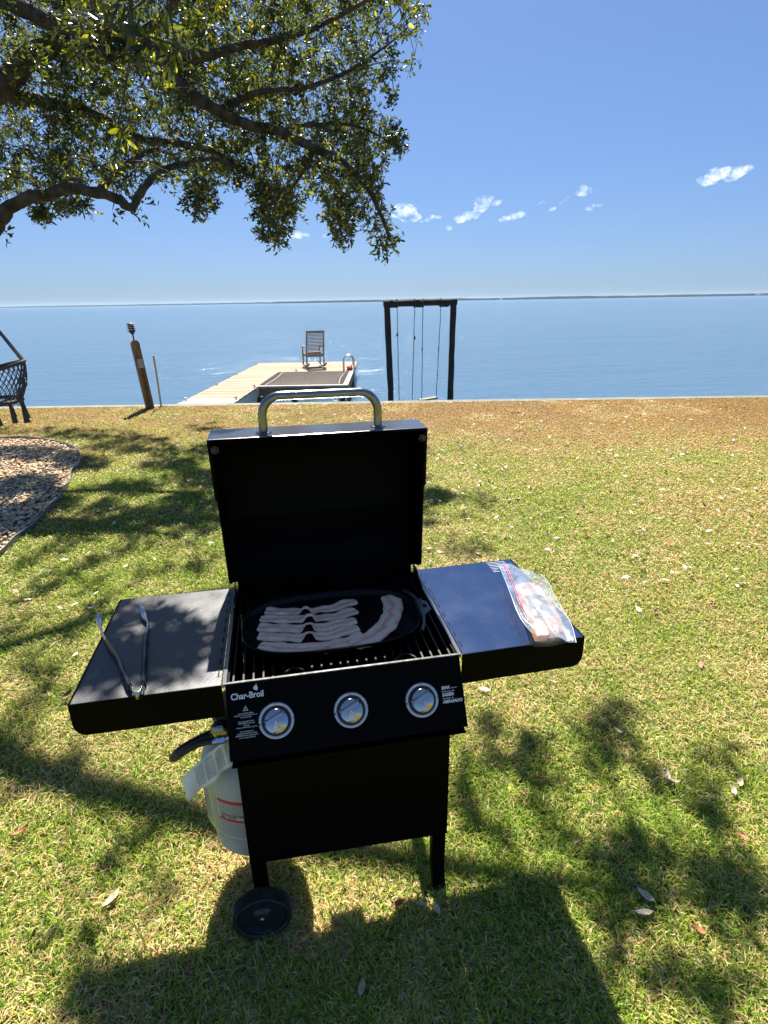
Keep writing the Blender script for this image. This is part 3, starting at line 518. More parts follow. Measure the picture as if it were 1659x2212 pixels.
-273,729,490,9,-277,722,483,11,-253,701,496,10,-231,695,483,9,-245,691,471,13,-254,708,465,13,-192,678,439,13,-214,675,457,12,
-212,691,469,10,-214,700,454,11,-184,665,436,8,-169,664,456,13,-163,660,459,13,-162,674,464,9,-153,657,428,12,-137,657,456,9,
-138,640,437,8,-124,653,430,8,-124,641,430,7,-134,668,430,10,-110,664,447,8,-111,651,437,7,-107,623,428,8,-99,651,419,8,
-91,610,380,10,-75,638,393,12,-83,647,400,12,-72,608,378,9,-57,626,376,10,-72,610,380,13,-42,599,368,12,-49,626,365,13,
-36,609,364,7,-28,616,363,8,-41,605,354,10,-40,604,369,10,-6,585,355,12,5,593,360,11,13,596,352,12,6,586,341,12,
33,585,319,10,0,592,332,7,-1,594,336,7,48,575,316,13,0,586,340,12,48,573,305,9,72,552,312,10,60,586,337,13,
48,580,330,12,107,548,294,9,95,556,301,13,107,551,296,9,66,558,301,10,113,543,280,12,97,546,281,12,111,536,282,13,
108,544,255,12,-290,732,382,7,-322,742,402,12,-275,733,396,12,-266,715,396,7,-254,710,429,13,-264,725,403,10,-274,708,395,11,
-254,736,443,9,-231,706,428,11,-256,708,446,8,-230,722,425,11,-237,704,434,12,-209,706,459,8,-198,685,414,11,-157,677,418,8,
-163,693,424,9,-162,683,428,11,-181,698,446,12,-184,666,438,8,-150,653,433,11,-150,675,408,12,-129,655,425,8,-146,653,423,10,
-286,585,247,10,-261,561,238,10,-258,577,279,10,-218,555,278,9,-212,568,268,10,-204,558,288,11,-192,577,286,11,-191,568,290,10,
-155,550,259,11,-129,543,250,9,-147,551,280,8,-128,562,266,13,-133,566,286,13,-110,587,292,9,-115,580,308,12,-115,579,291,11,
-97,585,294,10,-90,605,308,10,-99,593,301,7,-84,602,309,11,-59,610,310,8,-79,619,313,8,-59,620,325,8,-31,608,300,9,
-45,617,313,9,-22,624,309,9,-34,619,305,7,-332,771,404,10,-280,737,409,7,-314,785,404,11,-336,763,407,10,-292,766,423,9,
-263,751,424,13,-265,755,396,8,-267,754,388,9,-210,737,383,7,-228,761,391,7,-216,729,380,10,-222,754,383,9,-218,741,384,9,
-185,749,383,9,-218,726,402,12,-151,713,371,10,-156,707,353,9,-178,715,373,9,-154,717,355,12,-118,703,339,10,-128,686,359,9,
-121,696,368,11,-109,690,360,11,-143,699,355,10,-66,666,333,8,-51,655,340,12,-65,663,331,8,-60,674,329,11,-81,673,333,9,
-29,614,314,9,-37,619,312,9,-44,637,315,10,-39,633,330,11,-15,625,311,11,-19,614,301,8,9,571,271,11,8,571,271,11,
4,586,294,8,-6,612,284,8,-10,591,292,9,1,536,250,11,14,543,259,8,12,562,261,8,-2,547,263,9,-143,573,290,11,
-162,555,292,8,-158,550,290,12,-155,585,310,11,-160,584,291,8,-134,594,304,10,-122,609,318,12,-135,616,320,10,-119,619,339,12,
-113,628,324,12,-130,608,314,9,-79,649,436,9,-125,650,421,12,-76,653,409,11,-19,669,437,9,-28,644,428,11,-50,662,429,9,
-38,643,425,11,2,645,450,9,-5,643,444,10,28,657,440,9,50,650,460,10,55,641,443,11,63,637,465,7,31,637,442,11,
91,645,475,10,74,637,464,10,62,650,465,11,82,651,458,9,70,642,452,8,125,647,478,12,128,648,496,10,118,645,475,13,
122,647,481,9,131,654,490,12,-123,663,444,12,-101,649,444,13,-97,671,457,9,-97,657,463,10,-81,662,474,9,-68,657,499,10,
-72,664,475,9,-16,612,382,10,-50,605,370,10,-17,626,377,8,-31,611,365,10,-26,622,372,11,-34,621,366,10,42,627,396,9,
27,636,380,8,41,622,391,12,40,629,388,12,81,629,395,10,48,630,390,8,77,621,407,12,69,624,408,11,100,626,408,11,
110,614,419,9,109,625,420,13,83,616,404,11,111,631,412,13,158,624,443,11,154,622,442,9,158,627,448,7,130,630,425,8,
48,595,357,9,56,596,338,10,30,595,340,12,32,589,351,7,100,605,349,9,77,602,348,12,62,606,343,9,78,609,356,12,
63,586,352,13,109,610,344,9,94,595,361,12,109,595,341,9,132,584,338,10,125,586,344,10,-201,695,458,12,-206,708,464,7,
-210,718,459,8,-220,723,485,13,-204,719,456,10,-220,721,494,10,-217,725,498,8,-211,733,489,11,-217,734,492,12,-88,625,307,11,
-72,611,320,11,-79,644,325,10,-76,659,338,9,-87,632,313,7,-95,647,331,13,-68,606,297,12,-72,598,295,7,-77,577,290,11,
-80,603,298,8,-64,590,299,9,-72,592,280,9,43,583,304,10,39,568,314,8,23,563,303,11,9,557,283,10,25,562,304,8,
15,546,280,10,25,556,285,12,144,369,428,7,142,352,404,7,142,347,397,7,148,388,455,7,135,348,404,7,133,324,379,8,
132,337,401,7,141,380,459,7,140,362,434,8,122,364,437,7,130,362,432,6,130,384,466,7,130,389,475,7,133,375,466,7,
120,365,461,6,126,332,406,6,122,332,417,7,115,291,361,7,98,371,477,7,98,330,418,8,96,358,452,7,81,311,379,7,
86,359,441,8,89,322,391,8,89,410,479,7,86,348,399,8,83,301,337,6,80,327,372,7,65,301,367,7,63,336,417,7,
70,364,440,8,63,257,327,8,60,307,395,8,68,367,472,7,65,295,385,7,70,338,450,6,67,287,386,6,90,291,382,6,
91,328,444,8,87,310,409,7,149,329,448,7,140,262,355,6,145,280,379,7,149,303,402,8,148,328,439,7,140,275,376,7,
160,312,398,7,170,293,364,7,164,311,399,8,118,320,441,7,110,236,334,6,111,247,343,8,112,293,409,6,118,337,472,7,
101,302,423,7,102,241,339,7,106,308,429,7,106,324,456,7,93,282,392,7,96,272,375,7,98,267,370,7,137,286,415,8,
120,257,376,8,132,332,468,7,130,332,472,7,126,281,409,6,128,218,326,7,135,261,379,8,128,239,361,7,135,225,334,8,
130,280,420,6,148,325,479,7,140,287,430,7,128,216,324,7,134,271,403,8,115,288,412,8,102,290,424,7,107,311,452,8,
117,293,426,8,106,294,434,6,101,270,395,7,89,203,316,6,94,301,445,8,101,314,465,8,85,255,396,6,84,295,462,8,
84,199,320,7,93,211,347,6,99,229,375,8,98,277,438,6,103,223,366,7,105,209,352,7,109,259,419,6,130,294,450,8,
123,260,405,7,127,299,461,7,106,205,348,6,115,255,416,6,99,363,434,6,97,369,449,6,97,361,439,8,97,346,409,8,
100,317,373,8,134,313,402,7,135,345,444,7,135,312,394,7,-76,454,539,7,-100,349,391,8,-104,294,304,8,-88,281,279,6,
-74,443,501,8,-79,445,496,6,-40,317,380,7,-26,467,580,6,-49,283,336,6,-54,268,325,7,-55,288,362,7,-67,175,241,7,
-49,376,528,7,-75,214,295,7,-108,419,441,7,-117,297,291,7,-119,344,350,8,-106,509,572,7,-51,230,271,8,-45,225,288,8,
-132,335,260,7,-107,543,563,8,-123,483,462,8,-130,426,369,10,-114,404,353,10,-139,654,564,12,-148,553,441,13,-140,589,487,11,
-117,700,587,11,-131,535,363,13,-115,629,532,11,-133,567,422,13,-156,550,456,11,-141,527,445,9,-152,453,368,10,-146,637,600,8,
-135,623,600,10,-111,452,479,8,-122,384,365,7,-109,488,532,6,-117,619,412,14,-176,600,439,11,-155,556,404,9,-78,545,407,6,
-79,600,481,7,-93,502,340,7,-88,582,464,7,-58,543,398,8,-64,461,297,8,-83,450,274,9,-115,629,560,8,-117,398,264,8,
-117,403,273,9,-103,498,388,8,-111,536,478,8,-105,629,611,9,-108,534,499,11,-112,528,479,9,-96,454,462,6,-102,501,506,7,
-115,400,378,6,-86,994,373,18,-59,474,310,7,-45,544,416,7,-47,255,425,7,-47,242,406,8,-50,211,371,6,-49,164,299,9,
-51,148,273,7,-45,214,371,7,-51,189,333,8,-47,196,330,9,-48,231,371,7,-47,244,386,8,-50,169,291,6,-48,243,398,7,
-48,287,450,8,-47,196,329,7,-48,182,296,7,-41,295,443,7,-49,157,264,8,-46,250,383,9,-54,163,268,6,-45,297,451,7,
-44,274,412,7,-39,201,330,7,-29,277,443,8,-32,208,346,8,-31,227,372,8,-40,218,356,8,-36,218,354,6,-38,185,308,8,
-33,178,298,8,-25,254,404,9,-26,207,342,6,-23,279,443,7,-23,247,397,7,-26,204,337,8,-28,187,312,7,-25,182,314,8,
-24,181,311,7,-23,169,292,6,-20,266,427,8,-18,227,376,8,-15,276,441,6,-19,272,436,6,-42,195,337,7,-43,211,360,8,
-47,186,322,8,-44,192,331,7,-43,236,394,9,-43,186,332,9,-48,182,314,8,-41,165,266,7,-38,227,354,7,-39,215,336,7,
-32,242,377,6,-28,292,446,8,-38,160,263,7,-33,235,368,7,-56,214,315,7,-51,210,313,8,-47,282,413,8,-54,265,388,7,
-52,284,412,7,-49,280,409,6,-54,238,348,7,-32,206,356,7,-26,270,442,6,-33,180,320,9,-34,185,324,7,-29,209,360,7,
-27,253,423,8,-32,177,316,8]
TREE = dict(nA=2642, limbs=[[[-2.963,7.416,4.977,0.14],[-2.628,7.187,4.825,0.125],[-2.258,6.931,4.616,0.12],[-1.824,6.68,4.451,0.115],[-1.516,6.603,4.4,0.11],[-1.282,6.53,4.323,0.1],[-1.094,6.477,4.274,0.1],[-0.994,6.367,4.034,0.095],[-0.832,6.263,3.838,0.09],[-0.614,6.169,3.697,0.085],[-0.383,6.08,3.574,0.08],[-0.151,6.001,3.479,0.07],[0.131,5.917,3.396,0.065],[0.501,5.782,3.22,0.06],[0.777,5.676,3.078,0.05],[0.999,5.551,2.854,0.04],[1.139,5.402,2.53,0.028],[1.201,5.304,2.3,0.015]],[[-3.313,7.38,3.848,0.17],[-2.931,7.28,4.059,0.17],[-2.558,7.188,4.287,0.15],[-2.152,7.05,4.409,0.14],[-1.876,6.851,4.306,0.12],[-1.509,6.646,4.23,0.11],[-1.146,6.469,4.229,0.09]],[[-2.932,5.649,2.323,0.1],[-2.647,5.662,2.499,0.095],[-2.575,5.69,2.609,0.085],[-2.43,5.69,2.68,0.08],[-2.178,5.666,2.74,0.078],[-1.859,5.626,2.791,0.075],[-1.595,5.551,2.722,0.068],[-1.423,5.485,2.634,0.06],[-1.351,5.455,2.59,0.045],[-1.354,5.439,2.547,0.02]],[[-1.367,5.465,2.607,0.05],[-1.293,5.545,2.714,0.055],[-1.21,5.636,2.852,0.05],[-1.095,5.769,2.972,0.045],[-0.856,5.994,3.113,0.04],[-0.531,6.175,3.178,0.03],[-0.199,6.165,3.028,0.02]],[[-3.227,7.693,4.144,0.13],[-2.851,7.595,4.071,0.11],[-2.532,7.501,3.977,0.1],[-2.102,7.392,3.903,0.085],[-1.786,7.284,3.773,0.075],[-1.456,7.028,3.543,0.065],[-0.913,6.781,3.446,0.055],[-0.494,6.539,3.299,0.045],[-0.102,6.128,2.978,0.03],[0.07,5.66,2.685,0.02],[0.041,5.336,2.386,0.012]],[[-1.658,5.582,2.775,0.05],[-1.513,5.727,2.944,0.045],[-1.361,5.982,3.12,0.04],[-1.166,6.342,3.307,0.03]],[[-1.05,6.447,4.218,0.085],[-0.63,6.473,4.207,0.07],[-0.183,6.547,4.336,0.06],[0.22,6.496,4.401,0.05],[0.627,6.463,4.513,0.04],[1.04,6.455,4.696,0.03],[1.458,6.464,4.927,0.02]],[[-1.281,6.535,4.337,0.06],[-1.075,6.556,4.494,0.055],[-0.893,6.582,4.652,0.05],[-0.707,6.624,4.856,0.05]],[[-0.476,6.112,3.612,0.05],[-0.027,6.216,3.824,0.04],[0.426,6.269,3.899,0.035],[0.885,6.234,4.034,0.028],[1.302,6.243,4.265,0.02],[1.62,6.272,4.497,0.01]],[[0.131,5.917,3.396,0.04],[0.532,5.985,3.488,0.03],[0.939,6.027,3.511,0.022],[1.322,5.89,3.339,0.012]],[[-2.076,7.036,4.408,0.06],[-2.089,7.093,4.553,0.05],[-2.174,7.182,4.747,0.05],[-2.099,7.277,5.036,0.05]],[[-0.913,6.781,3.446,0.04],[-0.789,6.18,3.064,0.025],[-0.729,5.733,2.771,0.012]],[[0.501,5.782,3.22,0.04],[0.33,5.656,2.946,0.02],[0.114,5.439,2.696,0.012]]])
TREE['clumps'] = np.array(BUNCHES, dtype=float).reshape(-1, 4) / 100
GRASS_N = 950000
# ------------------------------------------------------------------ ground, seawall, water, far shore
A0 = Vector((-2.088, 9.547, 0)); E1 = Vector((.981, -.194, 0)).normalized(); E2 = Vector((.194, .981, 0)).normalized()   # shore line frame
def sh(a, b, z=0): return A0 + E1 * a + E2 * b + Vector((0, 0, z))

m, nt, b = new_mat('lawn_soil')
n1 = tex(nt, .55, 4, .6); n2 = tex(nt, 9, 5, .7); n3 = tex(nt, 90, 4, .75); n4 = tex(nt, 2.2, 5, .6)
tc = N(nt, 'ShaderNodeTexCoord'); sx = N(nt, 'ShaderNodeSeparateXYZ'); nt.links.new(tc.outputs['Object'], sx.inputs[0])
# dry band near the seawall: distance along the shore normal
dv = N(nt, 'ShaderNodeVectorMath', operation='DOT_PRODUCT'); nt.links.new(tc.outputs['Object'], dv.inputs[0]); dv.inputs[1].default_value = tuple(E2)
def MATH(nt, op, a, b_=None, c=None):
    n = N(nt, 'ShaderNodeMath', operation=op)
    for i, q in enumerate((a, b_, c)):
        if q is None: continue
        if isinstance(q, (int, float)): n.inputs[i].default_value = q
        else: nt.links.new(q, n.inputs[i])
    return n.outputs[0]
base = A0.dot(E2)
band = N(nt, 'ShaderNodeMapRange'); band.inputs[1].default_value = base - 4.2; band.inputs[2].default_value = base - 1.2
nt.links.new(dv.outputs['Value'], band.inputs[0])
dryx = N(nt, 'ShaderNodeMapRange'); dryx.inputs[1].default_value = .6; dryx.inputs[2].default_value = 3.4; nt.links.new(sx.outputs[0], dryx.inputs[0])
s1 = MATH(nt, 'MULTIPLY', band.outputs[0], .24); s2 = MATH(nt, 'MULTIPLY', dryx.outputs[0], .13)
s3 = MATH(nt, 'ADD', s1, s2); s4 = MATH(nt, 'MULTIPLY', n1.outputs[0], .50); s5 = MATH(nt, 'ADD', s3, s4)
s6 = MATH(nt, 'MULTIPLY', n2.outputs[0], .32); s7 = MATH(nt, 'ADD', s5, s6); s8 = MATH(nt, 'MULTIPLY', n4.outputs[0], .3); s9 = MATH(nt, 'ADD', s7, s8)
r = ramp(nt, s9, [(.45, (.115, .145, .026)), (.60, (.185, .185, .042)), (.74, (.21, .155, .045)), (.88, (.19, .115, .038))])
r3 = ramp(nt, n3.outputs[0], [(.3, (.35, .35, .35)), (.62, (1.15, 1.15, 1.15))])
mx = N(nt, 'ShaderNodeMix', data_type='RGBA', blend_type='MULTIPLY'); mx.inputs[0].default_value = 1
nt.links.new(r.outputs[0], mx.inputs[6]); nt.links.new(r3.outputs[0], mx.inputs[7]); nt.links.new(mx.outputs[2], b.inputs['Base Color'])
b.inputs['Roughness'].default_value = .95; b.inputs['Specular IOR Level'].default_value = .1
bp = N(nt, 'ShaderNodeBump'); bp.inputs['Strength'].default_value = .9; bp.inputs['Distance'].default_value = .02
nt.links.new(n3.outputs[0], bp.inputs['Height']); nt.links.new(bp.outputs[0], b.inputs['Normal'])
M['lawn'] = m

g = MB(); g.add([sh(-400, 0), sh(400, 0), sh(400, -300), sh(-400, -300)], [(0, 1, 2, 3)])
tag(g.build('lawn', M['lawn']), kind='structure')

M['cap'] = mat('weathered_cap', (.11, .11, .07), (.18, .17, .12), rough=.8, scale=4, stretch=(1, 1, 1), bump=.2)
M['sheet'] = mat('wall_sheet', (.16, .14, .11), (.25, .23, .19), rough=.85, scale=3)
c = thing('seawall', 'pale timber seawall cap running along the grass at the water edge', 'seawall', tuple(A0))
cap = MB()
for i in range(-12, 14):
    a = i * 2.44
    for (o0, o1) in ((.002, .10), (.104, .20)):
        p = [sh(a + .003, o0) - A0, sh(a + 2.437, o0) - A0, sh(a + 2.437, o1) - A0, sh(a + .003, o1) - A0]
        z0, z1 = -.03, .006 + random.uniform(-.003, .003)
        cap.add([(q.x, q.y, z0) for q in p] + [(q.x, q.y, z1) for q in p], [(0, 1, 2, 3), (4, 5, 6, 7), (0, 1, 5, 4), (1, 2, 6, 5), (2, 3, 7, 6), (3, 0, 4, 7)])
cap.build('cap_board', M['cap'], c)
wl = MB(); p = [sh(-29, .01) - A0, sh(34, .01) - A0, sh(34, .16) - A0, sh(-29, .16) - A0]
wl.add([(q.x, q.y, -1.8) for q in p] + [(q.x, q.y, -.032) for q in p], [(0, 1, 2, 3), (4, 5, 6, 7), (0, 1, 5, 4), (1, 2, 6, 5), (2, 3, 7, 6), (3, 0, 4, 7)])
wl.build('sheet_wall', M['sheet'], c)

WZ = -.72
m, nt, b = new_mat('bay_water')
b.inputs['Base Color'].default_value = (.06, .115, .175, 1); b.inputs['Roughness'].default_value = .10; b.inputs['IOR'].default_value = 1.333
w1 = tex(nt, 1.1, 6, .62, 'Object', (.55, 1.6, 1), .4); w2 = tex(nt, 7, 4, .6, 'Object', (.6, 1.5, 1)); w3 = tex(nt, .012, 3, .5, 'Object', (.35, 3, 1)); w4 = tex(nt, .18, 3, .5, 'Object', (.5, 1.6, 1))
hs = MATH(nt, 'ADD', MATH(nt, 'MULTIPLY', w1.outputs[0], .11), MATH(nt, 'MULTIPLY', w2.outputs[0], .02)); hs = MATH(nt, 'ADD', hs, MATH(nt, 'MULTIPLY', w4.outputs[0], .25))
calm = N(nt, 'ShaderNodeMapRange'); calm.inputs[1].default_value = .42; calm.inputs[2].default_value = .58; calm.inputs[3].default_value = .75; calm.inputs[4].default_value = 1.0
nt.links.new(w3.outputs[0], calm.inputs[0])
bp = N(nt, 'ShaderNodeBump'); bp.inputs['Distance'].default_value = 1.0; nt.links.new(hs, bp.inputs['Height']); nt.links.new(calm.outputs[0], bp.inputs['Strength'])
nt.links.new(bp.outputs[0], b.inputs['Normal']); M['water'] = m
g = MB(); g.add([sh(-9000, .3, WZ), sh(9000, .3, WZ), sh(9000, 9000, WZ), sh(-9000, 9000, WZ)], [(0, 1, 2, 3)])
o = g.build('water', M['water']); tag(o, kind='structure')

M['far'] = mat('far_woods', (.030, .045, .028), (.05, .065, .035), rough=1, scale=.02)
def shore(name, a0, a1, b0, b1, hmin, hmax, step=14):
    g = MB(); n = int(abs(a1 - a0) / step); vs = []
    for i in range(n + 1):
        t = i / n; a = a0 + (a1 - a0) * t; bb = b0 + (b1 - b0) * t + 60 * noise.noise((a * .002, 3, 1))
        hh = hmin + (hmax - hmin) * (.55 + .5 * noise.noise((a * .0021, 7, 2)) + .28 * noise.noise((a * .011, 1, 5)) + .18 * noise.noise((a * .05, 4, 5)))
        hh *= min(1, i / 8, (n - i) / 8)
        for (db, z) in ((0, WZ), (0, WZ + .8 * hh + .2), (25, WZ + hh + .2), (320, WZ + hh * 1.05 + .2), (330, WZ)): vs.append(sh(a, bb + db, z))
    fs = [(i * 5 + j, (i + 1) * 5 + j, (i + 1) * 5 + j + 1, i * 5 + j + 1) for i in range(n) for j in range(4)]
    g.add(vs, fs); return tag(g.build(name, M['far']), kind='structure')
shore('far_shore', -900, 4200, 4300, 3500, 10, 20)
shore('far_shore', -5200, -700, 6600, 5200, 8, 17)
M['pale'] = mat('pale_render', (.7, .7, .68), rough=.7); M['roofdark'] = mat('grey_roof', (.2, .19, .18), rough=.8)
for i, (a, w_, lab) in enumerate(((470, 16, 'tiny white house on the far shore just right of the swing frame'), (760, 22, 'tiny white waterfront house on the far shore between the swing frame and the right edge'),
                         (2300, 26, 'tiny pale building on the far shore near the right edge of the view'))):
    t = (a + 900) / 5100; bb = 4300 - 800 * t - 40; p = sh(a, bb, WZ + 2)
    h = thing('house', lab, 'house', tuple(p), math.atan2(E1.y, E1.x), 'houses on the far shore')
    MB().box(-w_ / 2, w_ / 2, 0, 10, 0, 6.5).build('wall', M['pale'], h)
    MB().prism([(-w_ / 2 - 1, 6.52), (w_ / 2 + 1, 6.52), (0, 10.5)], -1, 11, axis='y').build('roof', M['roofdark'], h)

# haze over the bay
hz = MB(); hz.box(-6500, 6500, -60, 8200, -3.5, 32)
m = bpy.data.materials.new('haze'); m.use_nodes = True; nt = m.node_tree; nt.nodes.clear()
out = nt.nodes.new('ShaderNodeOutputMaterial'); pv = nt.nodes.new('ShaderNodeVolumePrincipled')
pv.inputs['Color'].default_value = (.60, .78, 1, 1); pv.inputs['Density'].default_value = .00004; pv.inputs['Anisotropy'].default_value = .2
nt.links.new(pv.outputs[0], out.inputs['Volume'])
USE_HAZE = True
if USE_HAZE: tag(hz.build('haze', m), kind='stuff')

# ------------------------------------------------------------------ clouds
m = bpy.data.materials.new('cloud_vapour'); m.use_nodes = True; nt = m.node_tree; nt.nodes.clear()
out = nt.nodes.new('ShaderNodeOutputMaterial'); pv = nt.nodes.new('ShaderNodeVolumePrincipled')
pv.inputs['Color'].default_value = (1, 1, 1, 1); pv.inputs['Anisotropy'].default_value = .5
cn = tex(nt, .016, 4, .55); cr = N(nt, 'ShaderNodeMapRange'); cr.inputs[1].default_value = .40; cr.inputs[2].default_value = .75; cr.inputs[3].default_value = 0; cr.inputs[4].default_value = .018
nt.links.new(cn.outputs[0], cr.inputs[0]); nt.links.new(cr.outputs[0], pv.inputs['Density'])
nt.links.new(pv.outputs[0], out.inputs['Volume']); M['cloud'] = m
scene.cycles.volume_bounces = 4
def cloud(loc, w_, h_, tilt, n, lab):
    w_ *= .88; h_ *= .82
    g = MB(); rr = random.Random(int(w_ * 7 + h_ + loc[0]))
    import bmesh
    for i in range(n):
        t = rr.uniform(-1, 1); env = (1 - t * t) ** .5
        cx = t * w_ / 2; cz = tilt * t * w_ / 2 + rr.uniform(-.1, .75) * h_ * .5 * env; cy = rr.uniform(-.4, .4) * w_ * .5
        r0 = h_ * rr.uniform(.2, .42) * (.45 + .6 * env)
        bm = bmesh.new(); bmesh.ops.create_icosphere(bm, subdivisions=3, radius=1)
        vs = []
        for v in bm.verts:
            d = 1 + .38 * noise.noise(v.co * 1.7 + Vector((i * 3.1, w_, 0))) + .22 * noise.noise(v.co * 4.1 + Vector((i, 5, w_))) 
            vs.append((cx + v.co.x * r0 * 1.35 * d, cy + v.co.y * r0 * d, cz + v.co.z * r0 * .85 * d))
        g.add(vs, [[v.index for v in f.verts] for f in bm.faces]); bm.free()
    o = g.build('cloud', M['cloud'], smooth=180); o.location = loc; o.rotation_euler = (0, 0, math.atan2(loc[1], loc[0]) - math.pi / 2)
    tag(o, lab, 'cloud', 'small fair weather clouds')
cl_ = [((2412, 3026, 589), 270, 95, .18, 18, 'largest white cloud, standing alone high on the right of the sky'),
       ((745, 3270, 420), 140, 120, -.1, 11, 'tall white cloud half hidden behind the tips of the oak foliage'),
       ((1040, 3198, 382), 190, 75, .5, 12, 'slanting white cloud above the left end of the swing beam'),
       ((1186, 3207, 468), 125, 95, .1, 9, 'puffy white cloud right above the swing frame, higher than its slanting neighbour'),
       ((1308, 3161, 405), 145, 60, .1, 9, 'low flat white cloud just right of the swing frame'),
       ((1555, 3143, 465), 130, 38, .7, 8, 'thin diagonal wisp of cloud in the middle of the right hand sky'),
       ((1690, 3137, 527), 105, 65, .5, 7, 'small tilted cloud at the top of the broken cluster'),
       ((1726, 3100, 446), 110, 40, .3, 7, 'faint flat cloud at the bottom right of the broken cluster'),
       ((177, 3346, 333), 130, 55, 0, 8, 'low white cloud seen under the hanging oak twigs, the leftmost one'),
       ((332, 3314, 326), 85, 30, 0, 6, 'very small flat cloud between the two hanging bunches of oak leaves'),
       ((880, 3240, 402), 120, 38, .2, 14, 'thin white streak of cloud just right of the lowest oak leaves'),
       ((1462, 3160, 471), 60, 30, .1, 5, 'tiny round cloud at the left end of the broken cluster')]
for a in cl_: cloud(*a)
# ------------------------------------------------------------------ the grill
HS = .845
grill = thing('gas_grill', 'black three burner gas grill with open lid and two side shelves standing on the lawn', 'gas grill', (0, 0, 0))
# lid (open)
lid = MB(); t_ = .004
prof = [(.42, 1.345), (.55, 1.345), (.585, 1.330), (.612, 1.290), (.625, 1.22), (.625, 1.10), (.60, .985), (.555, .90), (.50, .865)]
inn = [(.424, 1.338), (.548, 1.338), (.579, 1.324), (.605, 1.287), (.617, 1.22), (.617, 1.10), (.593, .99), (.55, .907), (.498, .872)]
def hw(z): return .312 if z > 1.17 else .304
vs = []; k = len(prof)
def X_(y, z, s): return s * (.313 - .010 * (1.345 - z) / .48)
for s in (-1, 1):
    for (y, z) in prof: vs.append((X_(y, z, s), y, z))
    for (y, z) in inn: vs.append((X_(y, z, s) - s * .005, y, z))
fs = []
for i in range(k - 1):
    fs.append((i, i + 1, 2 * k + i + 1, 2 * k + i)); fs.append((k + i, 3 * k + i, 3 * k + i + 1, k + i + 1))
fs.append((0, 2 * k, 3 * k, k)); fs.append((k - 1, 2 * k - 1, 4 * k - 1, 3 * k - 1))
lid.add(vs, fs)
for s in (-1, 1):   # end plates with the step in their front edge
    pl = [(.421, 1.343), (.421, 1.172), (.427, 1.160), (.427, .90), (.45, .885), (.50, .866)] + prof[::-1][1:-1] + [(.549, 1.3435)]
    a = MB(); n = len(pl)
    v0 = [(X_(y, z, s) + s * (.003 if z > 1.165 else -.001), y, z) for y, z in pl]; v1 = [(X_(y, z, s) - s * .006, y, z) for y, z in pl]
    lid.add(v0 + v1, [tuple(range(n)), tuple(range(2 * n - 1, n - 1, -1))] + [(i, n + i, n + (i + 1) % n, (i + 1) % n) for i in range(n)])
for i in range(7):  # pressed ribs low on the inside of the lid
    z = .955 + i * .014; lid.box(-.27, .27, .585 - .004 * (6 - i), .590 - .004 * (6 - i), z, z + .004)
lo = lid.build('lid', M['black_in'], grill, smooth=35)
lp = MB(); lp.box(-.3155, .3155, .4175, .5520, 1.3455, 1.3485)
lp.build('lid_top_panel', M['lidtop'], lo, bevel=.0015)
hd = MB(); x0, x1, zb, zt, yh = -.160, .176, 1.349, 1.452, .472; rb = .055; pts = [(x0, yh, zb), (x0, yh, zt - rb)]
for i in range(1, 10):
    a = math.pi - i * math.pi / 2 / 10; pts.append((x0 + rb + rb * math.cos(a), yh, zt - rb + rb * math.sin(a)))
pts += [(x0 + rb, yh, zt), (x1 - rb, yh, zt)]
for i in range(1, 10):
    a = math.pi / 2 - i * math.pi / 2 / 10; pts.append((x1 - rb + rb * math.cos(a), yh, zt - rb + rb * math.sin(a)))
pts += [(x1, yh, zt - rb), (x1, yh, zb)]
hd.tube(pts, .0128, 20); hd.build('handle', M['handle'], lo, smooth=50)
for x in (x0, x1):
    MB().lathe([(0, .0045), (.018, .0045), (.023, .002), (.023, 0), (0, 0)], 28, Matrix.Translation((x, yh, 1.3486))).build('handle_collar', M['lidtop'], lo, smooth=40)
for x in (-.296, .299):
    Mx = Matrix.Translation((x, .4163, 1.318)) @ Matrix.Rotation(R_(90), 4, 'X')
    MB().lathe([(0, .004), (.004, .0035), (.0065, .0015), (.0065, 0), (0, 0)], 16, Mx).lathe([(.0085, .001), (.011, .001), (.011, 0)], 16, Mx).build('screw', M['rail'], lo, smooth=40)
# firebox
fb = MB()
for s in (-1, 1): fb.prism([(.004, HS - .004), (.004, .66), (.09, .635), (.385, .635), (.498, .80), (.498, HS - .004)], min(s * .284, s * .288), max(s * .284, s * .288), axis='x')
fb.box(-.284, .284, .004, .008, .66, HS - .004); fb.box(-.284, .284, .494, .498, .80, .875)
fb.prism([(.008, .664), (.092, .639), (.384, .639), (.494, .803), (.498, .80), (.386, .634), (.091, .634), (.005, .660)], -.2835, .2835, axis='x')
fb.build('firebox', M['black_in'], grill)
for s in (-1, 1):   # side rails between box and shelf, with the hinge cheek at the back
    r = MB(); xo = s * .2995; xi = s * .2885
    r.box(min(xo, xi), max(xo, xi), .002, .494, HS - .012, HS + .002)
    pl = [(.36, HS + .002), (.37, HS + .012), (.41, HS + .016), (.43, HS + .03), (.49, HS + .034), (.494, HS + .002)]
    r.prism(pl, min(xi, xi + s * .003), max(xi, xi + s * .003), axis='x')
    r.build('side_rail', M['lidtop'], grill, bevel=.001)
ht = MB()
for i in range(3):
    cx = -.19 + i * .19; ht.prism([(cx - .05, .70), (cx + .05, .70), (cx, .745)], .03, .47, axis='y')
ht.build('heat_tent', M['black_in'], grill)
